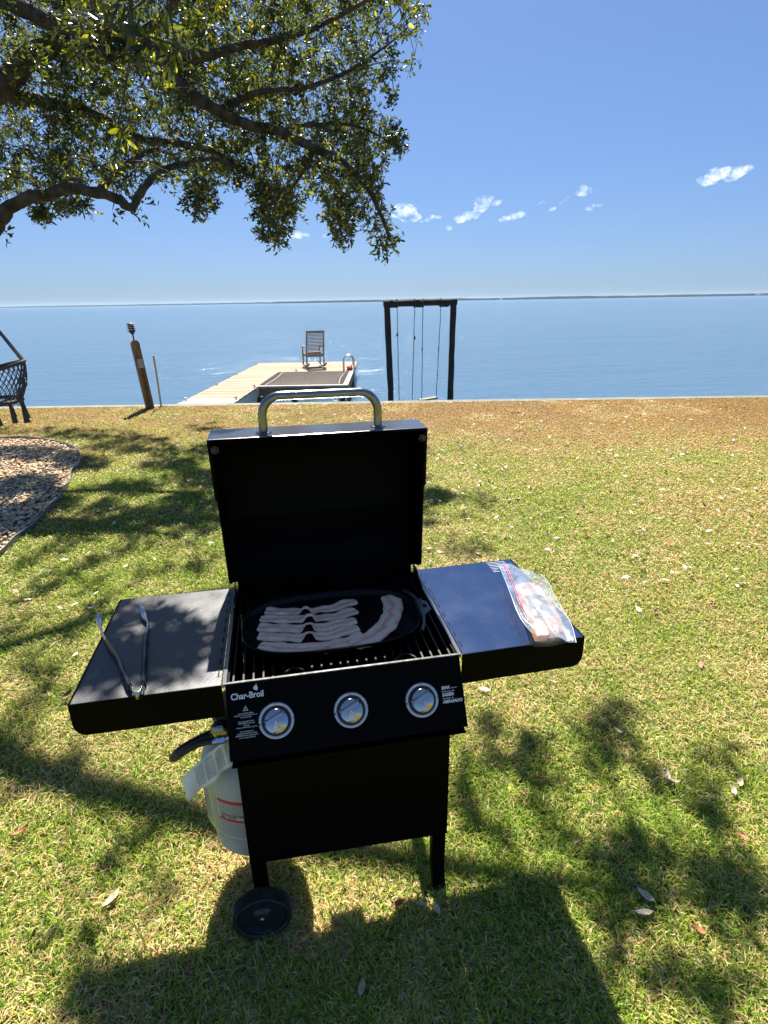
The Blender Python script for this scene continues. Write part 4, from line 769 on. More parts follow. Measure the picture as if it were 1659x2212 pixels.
for gi, cx in enumerate((-.1425, .1425)):
    g = MB(); w0, w1 = cx - .139, cx + .139
    n = 12
    for i in range(n):
        x = w0 + .006 + (w1 - w0 - .012) * i / (n - 1)
        rx = -.127 if gi == 0 else .160
        y0 = .05 if abs(x - rx) < .028 else .016
        g.box(x - .0022, x + .0022, y0, .484, .822, .8335)
    g.box(w0, w1, .0115, .0165, .819, .831); g.box(w0, w1, .4835, .4885, .819, .831); g.box(w0, w1, .16, .163, .8195, .8212); g.box(w0, w1, .33, .333, .8195, .8212)
    arc = [(rx + .028 * math.cos(a), .018 + .034 * math.sin(a), .828) for a in [math.pi * j / 14 for j in range(15)]]
    g.tube(arc, .0035, 8)
    g.build('cooking_grate', M['grate'], grill)
# control panel, leaning back 30 degrees
PM = Matrix.Translation((0, -.0015, HS)) @ Matrix((Vector((1, 0, 0)), Vector((0, .5, .866)), Vector((0, -.866, .5)))).transposed().to_4x4()
# panel frame: x right, y up the panel, z out towards the cook
cp = MB()
def rrect(x0, x1, y0, y1, r, n=5, corners=(1, 1, 1, 1)):
    out = []
    for (cx, cy, a0, on) in ((x1 - r, y1 - r, 0, corners[0]), (x0 + r, y1 - r, 90, corners[1]), (x0 + r, y0 + r, 180, corners[2]), (x1 - r, y0 + r, 270, corners[3])):
        if on:
            for i in range(n + 1):
                a = R_(a0 + 90 * i / n); out.append((cx + r * math.cos(a), cy + r * math.sin(a)))
        else: out.append((cx + r * (1 if a0 in (0, 270) else -1), cy + r * (1 if a0 in (0, 90) else -1)))
    return out
cp.prism(rrect(-.292, .292, -.178, 0, .008, corners=(0, 0, 1, 1)), -.004, 0, PM)
cpo = cp.build('control_panel', M['black'], grill, bevel=.0012)
ck = MB()
for s in (-1, 1):   # end cheeks of the panel
    yb, zb_ = -.089, HS - .154
    ck.prism([(-.004, HS - .004), (yb, zb_), (yb + .02, zb_ - .02), (.004, zb_ - .02), (.004, HS - .004)], s * .2905 - .0012, s * .2905 + .0012, axis='x')
ck.box(-.289, .289, -.089, .0, .6695, .6715)
ck.build('panel_end', M['black'], cpo)
fr = MB(); fr.box(-.298, .298, -.004, .0035, HS - .0015, HS + .0018); fr.build('front_rail', M['rail'], grill, bevel=.001)

def text(body, size, Mx, name, parent, material, bold=0, ext=.0003, align='LEFT', space=1, shear=0, xs=1):
    cu = bpy.data.curves.new(name, 'FONT'); cu.body = body; cu.size = size; cu.offset = bold; cu.extrude = ext; cu.align_x = align; cu.space_character = space; cu.shear = shear; cu.resolution_u = 4
    to = bpy.data.objects.new('tmp_text', cu); COL.objects.link(to)
    dg = bpy.context.evaluated_depsgraph_get(); me = bpy.data.meshes.new_from_object(to.evaluated_get(dg))
    bpy.data.objects.remove(to); me.transform(Mx @ Matrix.Scale(xs, 4, (1, 0, 0))); me.materials.clear(); me.materials.append(material); me.name = name
    o = bpy.data.objects.new(name, me); return link(o, parent)
def T(x, s, z=.0006): return PM @ Matrix.Translation((x, -s, z))
lg = text('Char-Broil', .0205, T(-.281, .0385), 'logo', cpo, M['white'], bold=.00045, space=.98, xs=.90)
# slab serif feet and the flame over the i
fl = [(0, 0), (.004, -.0015), (.0062, .002), (.0055, .006), (.0035, .0085), (.004, .012), (.0015, .009), (.0005, .0055), (-.001, .0085), (-.0028, .005), (-.003, .002)]
MB().prism([(a * 1.15, b * 1.25) for a, b in fl], 0, .0006, T(-.2235, .0215)).build('flame_mark', M['white'], lg)
wt = MB(); tri = [(-.0065, 0), (.0065, 0), (0, .0115)]
MB().prism(tri, 0, .0006, T(-.2485, .0665)).build('warning_sign', M['white'], cpo)
MB().prism([(-.0045, .0012), (.0045, .0012), (0, .0095)], .0007, .0009, T(-.2485, .0665)).build('warning_sign', M['black'], cpo)
MB().box(-.0005, .0005, .0034, .0072, .0010, .0012, T(-.2485, .0665)).box(-.0005, .0005, .0019, .0027, .0010, .0012, T(-.2485, .0665)).build('warning_sign', M['white'], cpo)
lines = ['Use manual for before lighting.', 'WARNING: Turn LP tank off when not in use.', 'Maximum load: 10 lb', '', 'Lisez le manuel avant l\'utilisation.', 'AVERTISSEMENT: Fermez le gaz', 'apres usage.', 'Capacite maximale de charge: 5 kg (10 lb)', '', 'Consulte el manual para ver', 'informacion de encendido. Cierre el gas.', 'ADVERTENCIA: Cierre el tanque cuando no', 'este en uso. Carga maxima: 5 kg']
for i, ln in enumerate(lines):
    if ln: text(ln, .0042, T(-.2485, .0735 + i * .0046), 'warning_text', cpo, M['white'], ext=.0001, align='CENTER', space=.9, xs=.78)
for i, (ln, sz, bd) in enumerate((('SEAR', .0105, .0004), ('Bruleur pour feu', .0055, 0), ('SAISIER', .0105, .0004), ('Quemador de', .0055, 0), ('ABRASADO', .0105, .0004))):
    s = (.0805, .0875, .0975, .1045, .1145)[i]
    text(ln, sz, T(.2345, s), 'burner_text', cpo, M['white'], bold=bd, ext=.0001, shear=.15, space=.92)
text('burner', .0055, T(.2600, .0805), 'burner_text', cpo, M['white'], ext=.0001, shear=.15)

def knob(x):
    k = MB()
    kM = PM @ Matrix.Translation((x, -.098, 0))
    root = MB().lathe([(0, 0), (.0350, 0), (.0350, .004), (0, .004)], 40, kM).build('control_knob', M['plastic_black'], grill, smooth=40)
    MB().lathe([(.0352, .0008), (.0354, .0062), (.0372, .0070), (.0415, .0062), (.0436, .0008)], 56, kM).build('bezel', M['bezel'], root, smooth=50)
    mk = MB()
    mk2 = MB(); mk3 = MB()
    mk.lathe([(.0017, .0064), (.0026, .0064)], 14, kM @ Matrix.Translation((0, .0394, .0006)))
    mk2.prism([(-.0016, -.002), (.0012, -.002), (.0018, .0005), (.0003, .0030), (-.0018, .0008)], .0056, .0062, kM @ Matrix.Translation((-.0394, -.004, .0011)))
    mk3.prism([(-.0010, -.002), (.0010, -.002), (.0006, .003)], .0056, .0062, kM @ Matrix.Translation((.0394, .001, .0011)))
    for q_ in (mk, mk2, mk3): q_.build('dial_mark', M['print_black'], root)
    g = MB(); kr = kM @ Matrix.Rotation(R_(24), 4, 'Z')
    g.lathe([(.0285, .004), (.0285, .0135), (.0275, .0150)], 44, kr)
    rim = [(.0275 * math.cos(R_(a)), .0275 * math.sin(R_(a)), .0150) for a in range(0, 360, 10)]; n_ = len(rim)
    hub_ = [(0, .004, .0205), (0, -.0250, .0172)]
    fv = rim + hub_; fl_ = []
    for i in range(n_):
        a = i * 10
        tgt = n_ if not (225 <= a < 315) else n_ + 1
        fl_.append((i, (i + 1) % n_, tgt))
    fl_.append((n_, n_ + 1, 22)); fl_.append((n_, 32, n_ + 1)); g.add([kr @ Vector(v) for v in fv], fl_)
    # raised bar with sloping flanks across the upper half
    g.add([kr @ Vector(v) for v in [(-.0262, .004, .0175), (.0262, .004, .0175), (.0262, .016, .0175), (-.0262, .016, .0175),
                                    (-.0235, .0065, .0285), (.0235, .0065, .0285), (.0225, .0130, .0285), (-.0225, .0130, .0285)]],
          [(0, 1, 5, 4), (1, 2, 6, 5), (2, 3, 7, 6), (3, 0, 4, 7), (4, 5, 6, 7)])
    go = g.build('grip', M['grip'], root, smooth=14)
    g2 = MB(); pts = [(-.004, -.018), (-.001, -.011), (-.006, -.006), (.0005, -.001), (.006, -.005), (.005, -.012), (.001, -.016)]
    g2.tube([kr @ Vector((a, b, .0212)) for a, b in pts], .0006, 6); g2.build('flame_emblem', M['white'], go)
    return root
for x in (-.178, .002, .181): knob(x)

# shelves
def shelf(s):
    zo = HS + (.0 if s < 0 else .006); xi, xo = .3005, .640
    poly = [(xi, HS), (xo - .004, zo), (xo, zo - .004), (xo, zo - .060)]
    for i in range(1, 7):
        a = R_(-90 * i / 7); poly.append((xo - .028 + .028 * math.cos(a), zo - .062 + .028 * math.sin(a)))
    poly += [(xo - .028, zo - .090), (xi, HS - .090)]
    poly = [(s * a, b) for a, b in poly]
    top = MB()
    top.prism(poly, -.004, 0, axis='y'); top.prism(poly, .494, .498, axis='y')
    def slab(p, q, t=.004):  # skin between the two end plates
        (ax, az), (bx, bz) = p, q
        d = Vector((bx - ax, 0, bz - az)).normalized(); n_ = Vector((d.z, 0, -d.x)) * t * (1 if s > 0 else -1)
        v = [(ax, y, az) for y in (0, .494)] + [(bx, y, bz) for y in (0, .494)] + [(ax - n_.x, y, az - n_.z) for y in (0, .494)] + [(bx - n_.x, y, bz - n_.z) for y in (0, .494)]
        return v, [(0, 1, 3, 2), (4, 5, 7, 6), (0, 2, 6, 4), (1, 3, 7, 5), (0, 1, 5, 4), (2, 3, 7, 6)]
    for i in range(1, len(poly) - 2): top.add(*slab(poly[i], poly[i + 1]))
    o = top.build('side_shelf', M['black'], grill)
    tp = MB(); xs = [s * xi, s * (xo - .002)]; tp.box(min(xs), max(xs), -.0035, .4975, -.003, .0)
    n = len(tp.v); tp.v = [(x, y, z + HS + .0006 + (zo - HS) * (abs(x) - xi) / (xo - xi)) for x, y, z in tp.v]
    tp.build('shelf_top', M['shelf_dusty'] if s < 0 else M['shelf_gloss'], o, bevel=.0015)
    for i in range(9):
        y = .03 + i * .052
        MB().box(min(s * .3085, s * .3115), max(s * .3085, s * .3115), y, y + .022, HS + .0010, HS + .0018).build('slot', M['black_in'], o)
    return o
ls = shelf(-1); rs = shelf(1)
tag(ls, 'scuffed dusty side shelf'); tag(rs, 'glossy blue reflecting side shelf')
tx = MB()
for i in range(7):
    y = .484 - i * .0115
    for j in range(2):
        x0_ = .548 + j * .034
        x = x0_
        while x < x0_ + (.030 if i < 5 else .018):
            l = random.uniform(.002, .005); tx.box(x, x + l, y, y + .0016, HS + .0058, HS + .0062); x += l + .0012
tx.build('printed_notice', M['white'], rs)

# cart
fp = MB(); vs = [(-.2885, -.014, .262), (.2705, -.014, .243), (.2705, -.014, .672), (-.2885, -.014, .672)]
fp.add(vs + [(x, y + .003, z) for x, y, z in vs], [(0, 1, 2, 3), (4, 5, 6, 7), (0, 1, 5, 4), (1, 2, 6, 5), (2, 3, 7, 6), (3, 0, 4, 7)])
fp.build('front_panel', M['black'], grill)
def leg(pts, wx, wy, name='leg'):
    g = MB(); k = len(pts); vs = []
    for (x, y, z, w_) in pts:
        vs += [(x - w_ / 2, y, z), (x + w_ / 2, y, z), (x + w_ / 2, y + wy, z), (x - w_ / 2, y + wy, z)]
    fs = [(0, 1, 2, 3), tuple((k - 1) * 4 + i for i in (0, 1, 2, 3))]
    for i in range(k - 1):
        for j in range(4): fs.append((i * 4 + j, i * 4 + (j + 1) % 4, (i + 1) * 4 + (j + 1) % 4, (i + 1) * 4 + j))
    g.add(vs, fs); return g.build(name, M['black'], grill, smooth=30)
flare = lambda s, y: [(s * .2475, y, .668, .040), (s * .2475, y, .25, .040), (s * .2475, y, .14, .038), (s * .2485, y, .09, .037), (s * .2515, y, .05, .037), (s * .2555, y, .0, .039)]
leg(flare(1, -.0105), 0, .028); leg(flare(1, .44), 0, .028)
leg([(-.267, -.0105, .668, .042), (-.267, -.0105, .25, .042), (-.266, -.0085, .10, .040)], 0, .026); leg([(-.267, .44, .668, .042), (-.265, .44, .08, .040)], 0, .028)
MB().box(-.246, .227, .455, .46, .30, .345).build('rear_brace', M['black'], grill)
for x_ in (.246, -.250): MB().box(x_, x_ + .004, .018, .439, .28, .33).build('side_brace', M['black'], grill)
MB().tube([(-.267, -.030, .096), (-.267, .485, .096)], .006, 10).build('axle', M['brushed'], grill, smooth=40)
for yw in (-.034, .490):
    Mw = Matrix.Translation((-.270, yw, .093)) @ Matrix.Rotation(R_(90), 4, 'X')
    g = MB(); nT = 72; vs = []
    for j in range(nT * 2):
        a = 2 * math.pi * j / (nT * 2); rr = .0810 if j % 2 == 0 else .0770
        for z in (-.018, .018): vs.append(Mw @ Vector((rr * math.cos(a), rr * math.sin(a), z)))
    n = nT * 2; fs = [(2 * j, 2 * ((j + 1) % n), 2 * ((j + 1) % n) + 1, 2 * j + 1) for j in range(n)]
    g.add(vs, fs)
    g.lathe([(.0770, -.018), (.073, -.020), (.068, -.014), (.0675, .014), (.073, .020), (.0770, .018)], 72, Mw)
    wo = g.build('wheel', M['rubber'], grill)
    MB().lathe([(.0672, -.010), (.064, -.013), (.03, -.008), (.022, -.014), (0, -.015)], 48, Mw).lathe([(.0672, .010), (.064, .013), (.052, .007), (.03, .008), (.022, .016), (.012, .018), (0, .018)], 48, Mw).build('rim', M['plastic_black'], wo, smooth=35)
    MB().lathe([(0, .0215), (.004, .0205), (.006, .0178)], 16, Mw).build('axle_nut', M['brushed'], wo, smooth=40)
# hook bracket under the right end of the panel
bk = MB(); bk.box(.2725, .291, -.012, .020, .618, .621); bk.tube([(.2735, -.006, .617), (.281, -.014, .600), (.272, -.012, .590), (.2655, -.006, .597)], .0022, 8)
bk.build('hook', M['brushed'], grill, smooth=40)
# regulator and hose
rgM = Matrix.Translation((-.322, .035, .683)) @ Matrix.Rotation(R_(90), 4, 'X')
rg = MB().lathe([(0, .016), (.016, .015), (.024, .009), (.0262, .002), (.0262, -.004), (.022, -.010), (0, -.012)], 36, rgM).build('regulator', M['handle'], grill, smooth=45)
MB().lathe([(.0262, .0035), (.0275, .0035), (.0275, -.0045), (.0262, -.0045)], 36, rgM).build('regulator_rim', M['plastic_black'], rg, smooth=40)
nut = MB(); nut.tube([(-.345, .028, .658), (-.334, .028, .660)], .010, 14); nut.tube([(-.334, .028, .660), (-.313, .028, .663)], .0135, 6); nut.tube([(-.313, .028, .663), (-.29, .03, .665)], .009, 14)
nut.build('hose_nut', M['chrome'], rg, smooth=35)
hp = [(-.342, .028, .659), (-.362, .029, .659), (-.392, .030, .651), (-.424, .034, .631), (-.448, .050, .603), (-.462, .09, .572), (-.45, .14, .552), (-.40, .18, .548), (-.33, .2, .556)]
sm = []
for i in range(len(hp) - 1):
    for t in (0, .25, .5, .75):
        p0, p1, p2, p3 = [Vector(hp[max(0, min(len(hp) - 1, i + q))]) for q in (-1, 0, 1, 2)]
        sm.append(.5 * ((2 * p1) + (-p0 + p2) * t + (2 * p0 - 5 * p1 + 4 * p2 - p3) * t * t + (-p0 + 3 * p1 - 3 * p2 + p3) * t ** 3))
sm.append(Vector(hp[-1])); MB().tube(sm, .0096, 12).build('gas_hose', M['rubber'], grill, smooth=60)
# smoothing helper for later
def cat(pts, sub=5):
    out = []
    for i in range(len(pts) - 1):
        for k_ in range(sub):
            t = k_ / sub; p0, p1, p2, p3 = [Vector(pts[max(0, min(len(pts) - 1, i + q))]) for q in (-1, 0, 1, 2)]
            out.append(.5 * ((2 * p1) + (-p0 + p2) * t + (2 * p0 - 5 * p1 + 4 * p2 - p3) * t * t + (-p0 + 3 * p1 - 3 * p2 + p3) * t ** 3))
    out.append(Vector(pts[-1])); return out

# ------------------------------------------------------------------ propane tank
M['tankpaint'] = mat('tank_paint', (.36, .37, .36), (.46, .46, .45), rough=.42, scale=8, rvar=.08)
tank = thing('propane_tank', 'white propane tank with red and white warning labels hanging beside the grill cart', 'propane tank', (-.267, .20, .195))
prof = [(.10, .0), (.104, -.004), (.108, 0), (.110, .03), (.125, .045), (.145, .065), (.152, .10), (.152, .245), (.147, .275), (.132, .305), (.10, .33), (.06, .345), (.03, .352), (0, .353)]
MB().lathe([(.0, .045), (.125, .045), (.145, .065)] + prof[6:], 64).build('vessel', M['tankpaint'], tank, smooth=45)
MB().lathe([(.128, .052), (.136, .03), (.136, .0), (.132, 0), (.132, .03), (.124, .05)], 48).build('foot_ring', M['tankpaint'], tank, smooth=45)
MB().lathe([(.098, .325), (.102, .42), (.104, .428), (.098, .43), (.094, .42), (.093, .33)], 40, None, R_(70), R_(380)).build('collar', M['tankpaint'], tank, smooth=45)
MB().tube([(0, 0, .35), (0, 0, .40)], .016, 12).tube([(0, 0, .385), (-.045, 0, .362)], .01, 10).build('valve', M['chrome'], tank, smooth=40)
def lab_mat(name, kind):
    m, nt, b = new_mat(name); b.inputs['Roughness'].default_value = .5
    return m
M['label_white'] = mat('label_paper', (.50, .49, .46), rough=.5); M['label_red'] = mat('label_red', (.50, .03, .03), rough=.5); M['label_yellow'] = mat('label_yellow', (.55, .52, .16), (.6, .58, .3), rough=.5, scale=20)
M['label_ink'] = mat('label_ink', (.10, .10, .11), rough=.6)
def curved(g, a0, a1, z0, z1, r=.1528, n=10):
    vs = []
    for j in range(n + 1):
        a = R_(a0 + (a1 - a0) * j / n); vs += [(r * math.cos(a), r * math.sin(a), z0), (r * math.cos(a), r * math.sin(a), z1)]
    g.add(vs, [(2 * j, 2 * j + 2, 2 * j + 3, 2 * j + 1) for j in range(n)])
# angles: 270 faces the cook; the visible sector is about 195..255
lb = MB(); curved(lb, 226, 292, .075, .236, .1526, 20); lo_ = lb.build('label', M['label_white'], tank); tag(lo_, 'white label with red bands')
rd = MB(); curved(rd, 229, 289, .211, .222, .1531, 20); curved(rd, 229, 289, .146, .154, .1531, 20); rd.build('red_band', M['label_red'], lo_)
ik = MB()
for i in range(18):
    z = .205 - i * .0066
    if .140 < z < .172: continue
    a = 230
    while a < 286:
        l = random.uniform(1.5, 4); curved(ik, a, min(a + l, 287), z, z + .0018, .1531, 2); a += l + .8
for i, (a0, a1) in enumerate(((226.6, 227.1), (290, 291))): curved(ik, a0, a1, .077, .234, .1531, 2)
curved(ik, 226.6, 291, .078, .0795, .1531, 20)
ik.build('print', M['label_ink'], lo_)
def tank_text(body, size, a, z, spread=1.0):
    # letters set one by one round the shell
    x = 0
    for chh in body:
        if chh != ' ':
            cu = bpy.data.curves.new('t', 'FONT'); cu.body = chh; cu.size = size; cu.offset = .0003; cu.extrude = .0001
            to = bpy.data.objects.new('t', cu); COL.objects.link(to); dg = bpy.context.evaluated_depsgraph_get()
            me = bpy.data.meshes.new_from_object(to.evaluated_get(dg)); bpy.data.objects.remove(to)
            an = R_(a) + x / .1535
            Mx = Matrix.Translation((.1535 * math.cos(an), .1535 * math.sin(an), z)) @ Matrix((Vector((-math.sin(an), math.cos(an), 0)), Vector((0, 0, 1)), Vector((math.cos(an), math.sin(an), 0)))).transposed().to_4x4()
            me.transform(Mx); yield me
        x += size * .66 * spread
gt = MB()
for (bd, sz, z) in (('PETROLEUM GAS', .0085, .1655), ('UN 1075', .0105, .1555)):
    for me in tank_text(bd, sz, 232, z): gt.add([v.co for v in me.vertices], [list(p.vertices) for p in me.polygons])
gt.build('print', M['label_ink'], lo_)
l2 = MB(); curved(l2, 186, 221, .085, .240, .1526, 14); l2o = l2.build('label', M['label_yellow'], tank); tag(l2o, 'pale yellow label round the left side')
l3 = MB(); curved(l3, 190, 216, .105, .225, .1531, 10); l3.build('text_panel', M['label_white'], l2o)
l4 = MB()
for i in range(15):
    z = .219 - i * .0078; a = 191
    while a < 213:
        l = random.uniform(1.5, 4); curved(l4, a, min(215, a + l), z, z + .0026, .1535, 2); a += l + 1
l4.build('print', M['label_ink'], l2o)

# ------------------------------------------------------------------ paper leaflet
M['paper'] = mat('printed_paper', (.74, .76, .80), (.82, .83, .86), rough=.7, scale=30)
pp = MB()
P0 = {'a': (-.446, .06, .522), 'b': (-.434, .055, .449), 'c': (-.300, .075, .551), 'd': (-.294, .07, .60), 'e': (-.315, .05, .635), 'f': (-.345, .05, .617), 'g': (-.405, .058, .562)}
def lerp(a, b, t): return tuple(a[i] * (1 - t) + b[i] * t for i in range(3))
rows, cols = 12, 22; vs = []
topc = [(-.446, .06, .522), (-.405, .050, .563), (-.372, .062, .588), (-.338, .048, .622), (-.306, .055, .640)]; botc = [(-.434, .052, .447), (-.402, .060, .472), (-.368, .050, .496), (-.334, .062, .524), (-.296, .060, .552)]
tc_, bc_ = cat(topc, 6), cat(botc, 6); nn_ = len(tc_)
for i in range(nn_):
    for j in range(rows + 1):
        p = tc_[i].lerp(bc_[i], j / rows); p.y += .003 * math.sin(j * .5 + i * .25) + .010 * abs(((i * .17) % 1) - .5); vs.append(p)
fs = [(i * (rows + 1) + j, (i + 1) * (rows + 1) + j, (i + 1) * (rows + 1) + j + 1, i * (rows + 1) + j + 1) for i in range(nn_ - 1) for j in range(rows)]
pp.add(vs, fs); po = pp.build('leaflet', M['paper'], smooth=60)
s_ = po.modifiers.new('thick', 'SOLIDIFY'); s_.thickness = .0006
tag(po, 'crumpled white instruction leaflet with dense print draped over the propane tank top', 'leaflet')
pt = MB()
def on_paper(u, v, off=-.0012):
    fi = min(nn_ - 1.001, u * (nn_ - 1)); i = int(fi); f = fi - i; fj = min(rows - .001, v * rows); j = int(fj); g_ = fj - j
    q = lambda a, b: Vector(vs[a * (rows + 1) + b])
    p = q(i, j) * (1 - f) * (1 - g_) + q(i + 1, j) * f * (1 - g_) + q(i, j + 1) * (1 - f) * g_ + q(i + 1, j + 1) * f * g_
    return p + Vector((0, off, off * -.3))
for c0, c1 in ((.24, .40), (.44, .62), (.66, .80), (.84, .97)):
    for rr in range(11):
        v = .12 + rr * .068; u = c0
        while u < c1:
            l = random.uniform(.008, .03); e = min(u + l, c1)
            pt.add([on_paper(u, v), on_paper(e, v), on_paper(e, v + .028), on_paper(u, v + .028)], [(0, 1, 2, 3)]); u = e + .008
pt.build('print', M['label_ink'], po)
# ------------------------------------------------------------------ griddle pan and bacon
pan = thing('griddle_pan', 'black oval cast iron griddle pan with bacon frying on the grill grate', 'pan', (0, .225, .8345))
def sup(a, b, cx, cy, n=72, e=3.0, z=0):
    out = []
    for i in range(n):
        t = 2 * math.pi * i / n; c_, s_ = math.cos(t), math.sin(t)
        out.append((cx + a * math.copysign(abs(c_) ** (2 / e), c_), cy + b * math.copysign(abs(s_) ** (2 / e), s_), z))
    return out
g = MB(); rings = [sup(.232, .143, -.012, 0, z=.002), sup(.245, .155, -.012, 0, z=.024), sup(.249, .159, -.012, 0, z=.0255), sup(.2475, .1575, -.012, 0, z=.0265), sup(.241, .151, -.012, 0, z=.0245), sup(.234, .145, -.012, 0, z=.0105), sup(.226, .138, -.012, 0, z=.0085)]
vs = sum(rings, []); n = 72; fs = [(r_ * n + j, r_ * n + (j + 1) % n, (r_ + 1) * n + (j + 1) % n, (r_ + 1) * n + j) for r_ in range(len(rings) - 1) for j in range(n)]
fs += [tuple(range(n)), tuple((len(rings) - 1) * n + j for j in range(n))]
g.add(vs, fs); g.build('pan_body', M['iron'], pan, smooth=40)
h = MB(); outer = [(.226, .115), (.240, .085), (.250, .05), (.262, .035), (.272, .025), (.274, -.02), (.264, -.03), (.250, -.045), (.240, -.085), (.226, -.125)]
inner = [(.218, .11), (.232, .08), (.2395, .045), (.2400, .0), (.2395, -.045), (.231, -.085), (.218, -.118)]
h.prism(outer + inner[::-1], .0245, .031); h.build('handle', mat('worn_iron', (.02, .02, .022), (.05, .05, .055), rough=.28, scale=40, rvar=.08), pan, bevel=.002)
MB().lathe([(0, .0317), (.0065, .0317), (.0065, .0312)], 20, Matrix.Translation((.2600, .0, 0)) @ Matrix.Scale(1.5, 4, (0, 1, 0))).build('hanging_hole', M['black_in'], pan)

def bacon_mat():
    m, nt, b = new_mat('bacon'); a = N(nt, 'ShaderNodeAttribute', attribute_name='across')
    n_ = tex(nt, 22, 5, .6, 'Object', (1, 2.2, 1)); n2 = tex(nt, 140, 4, .6)
    s = MATH(nt, 'ADD', a.outputs['Fac'], MATH(nt, 'MULTIPLY', MATH(nt, 'SUBTRACT', n_.outputs[0], .5), .7))
    r = ramp(nt, s, [(.04, (.80, .36, .22)), (.15, (.95, .60, .40)), (.33, (.96, .68, .48)), (.47, (.94, .55, .36)), (.56, (.85, .32, .22)), (.66, (.94, .55, .36)), (.80, (.96, .69, .48)), (.97, (.90, .56, .34))])
    r2 = ramp(nt, n2.outputs[0], [(.3, (.82, .80, .80)), (.7, (1.05, 1.05, 1.05))])
    mx = N(nt, 'ShaderNodeMix', data_type='RGBA', blend_type='MULTIPLY'); mx.inputs[0].default_value = 1
    nt.links.new(r.outputs[0], mx.inputs[6]); nt.links.new(r2.outputs[0], mx.inputs[7]); nt.links.new(mx.outputs[2], b.inputs['Base Color'])
    b.inputs['Roughness'].default_value = .42; b.inputs['Specular IOR Level'].default_value = .45; b.inputs['Coat Weight'].default_value = .3; b.inputs['Coat Roughness'].default_value = .22; b.inputs['Subsurface Weight'].default_value = .25; b.inputs['Subsurface Radius'].default_value = (.008, .003, .002); b.inputs['Subsurface Scale'].default_value = .5
    bp = N(nt, 'ShaderNodeBump'); bp.inputs['Strength'].default_value = .35; bp.inputs['Distance'].default_value = .002; nt.links.new(n2.outputs[0], bp.inputs['Height']); nt.links.new(bp.outputs[0], b.inputs['Normal'])
    return m
M['bacon'] = bacon_mat()
def bacon(pts, wid, hump, lab, seed, zoff=0):
    rr = random.Random(seed); P = cat([(x, y, 0) for x, y in pts], 9); k = len(P); L = [0]
    for i in range(1, k): L.append(L[-1] + (P[i] - P[i - 1]).length)
    tot = L[-1]; nc = 10; V = []; A = []
    ph = rr.uniform(0, 6)
    for i in range(k):
        t = (P[min(i + 1, k - 1)] - P[max(i - 1, 0)]).normalized(); nx = Vector((-t.y, t.x, 0)); u = L[i] / tot
        end = min(1, (min(u, 1 - u) * tot / .010)) ; ew = .72 + .28 * (1 - (1 - end) ** 2)
        w_ = wid * ew * (1 + .045 * math.sin(u * 17 + ph) + .035 * math.sin(u * 41 + ph * 2)) * (.94 + .08 * u)
        hz_ = 0; hu = 0; sh_ = 0
        if hump is not None: hu = math.exp(-((L[i] - hump * tot) / .0140) ** 4); hz_ = .006 * hu; sh_ = .33 * w_ * hu; w_ *= 1 - .70 * hu
        for top in (0, 1):
            for j in range(nc + 1):
                v = j / nc; e = 1 - abs(2 * v - 1) ** 4
                z = .0095 + hz_ + .0009 * math.sin(u * 30 + v * 3 + ph) + (.0009 * math.sin(v * 9 + u * 8 + ph)) + zoff + (1 - e) * .0016 * (1 + math.sin(u * 23 + ph))
                if top: z += .0036 * max(.25, e)
                p = P[i] + nx * ((.5 - v) * w_ + sh_); V.append((p.x, p.y, z)); A.append(v)
    m_ = nc + 1; F = []
    for i in range(k - 1):
        a, b_ = i * 2 * m_, (i + 1) * 2 * m_
        for j in range(nc):
            F.append((a + m_ + j, a + m_ + j + 1, b_ + m_ + j + 1, b_ + m_ + j)); F.append((a + j, b_ + j, b_ + j + 1, a + j + 1))
        F.append((a, a + m_, b_ + m_, b_)); F.append((a + nc, b_ + nc, b_ + m_ + nc, a + m_ + nc))
    for a in (0, (k - 1) * 2 * m_):
        for j in range(nc): F.append((a + j, a + j + 1, a + m_ + j + 1, a + m_ + j))
    g = MB(); g.add(V, F); o = g.build('bacon_strip', M['bacon'], smooth=50)
    at = o.data.attributes.new('across', 'FLOAT', 'POINT'); at.data.foreach_set('value', A)
    o.location = (0, 0, .8345); tag(o, lab, 'bacon', 'bacon strips frying on the griddle')
bacon([(-.198, .328), (-.158, .317), (-.114, .305), (-.075, .298), (-.045, .300), (-.015, .303), (.016, .309), (.043, .322), (.073, .330)], .041, .43, 'topmost short bacon strip at the back of the pan, arched up in its middle', 1)
bacon([(-.212, .288), (-.168, .276), (-.125, .264), (-.080, .256), (-.047, .253), (-.02, .252), (.009, .256), (.066, .275)], .043, .50, 'second bacon strip from the back, with an arched middle and curled right end', 2)
bacon([(-.218, .241), (-.173, .229), (-.132, .216), (-.085, .207), (-.048, .203), (-.015, .206), (.056, .222)], .044, .51, 'third bacon strip from the back, lying left furthest out with an arched middle', 3)
bacon([(-.217, .196), (-.174, .184), (-.133, .170), (-.09, .161), (-.057, .158), (-.02, .160), (.057, .181)], .044, .50, 'fourth bacon strip from the back, with the widest dark arch', 4)
bacon([(-.213, .151), (-.161, .128), (-.122, .114), (-.088, .107), (-.053, .104), (-.017, .107), (.026, .120), (.066, .140)], .049, None, 'front bacon strip lying flat along the near edge of the pan, reddest streak', 5)
bacon([(.172, .338), (.178, .300), (.174, .262), (.158, .214), (.126, .160), (.082, .118), (.030, .094)], .060, None, 'wide curved bacon strip bending down the right side of the pan', 6, .0015)
# fat beads
gd = mat('hot_fat', (.5, .42, .32), rough=.1)
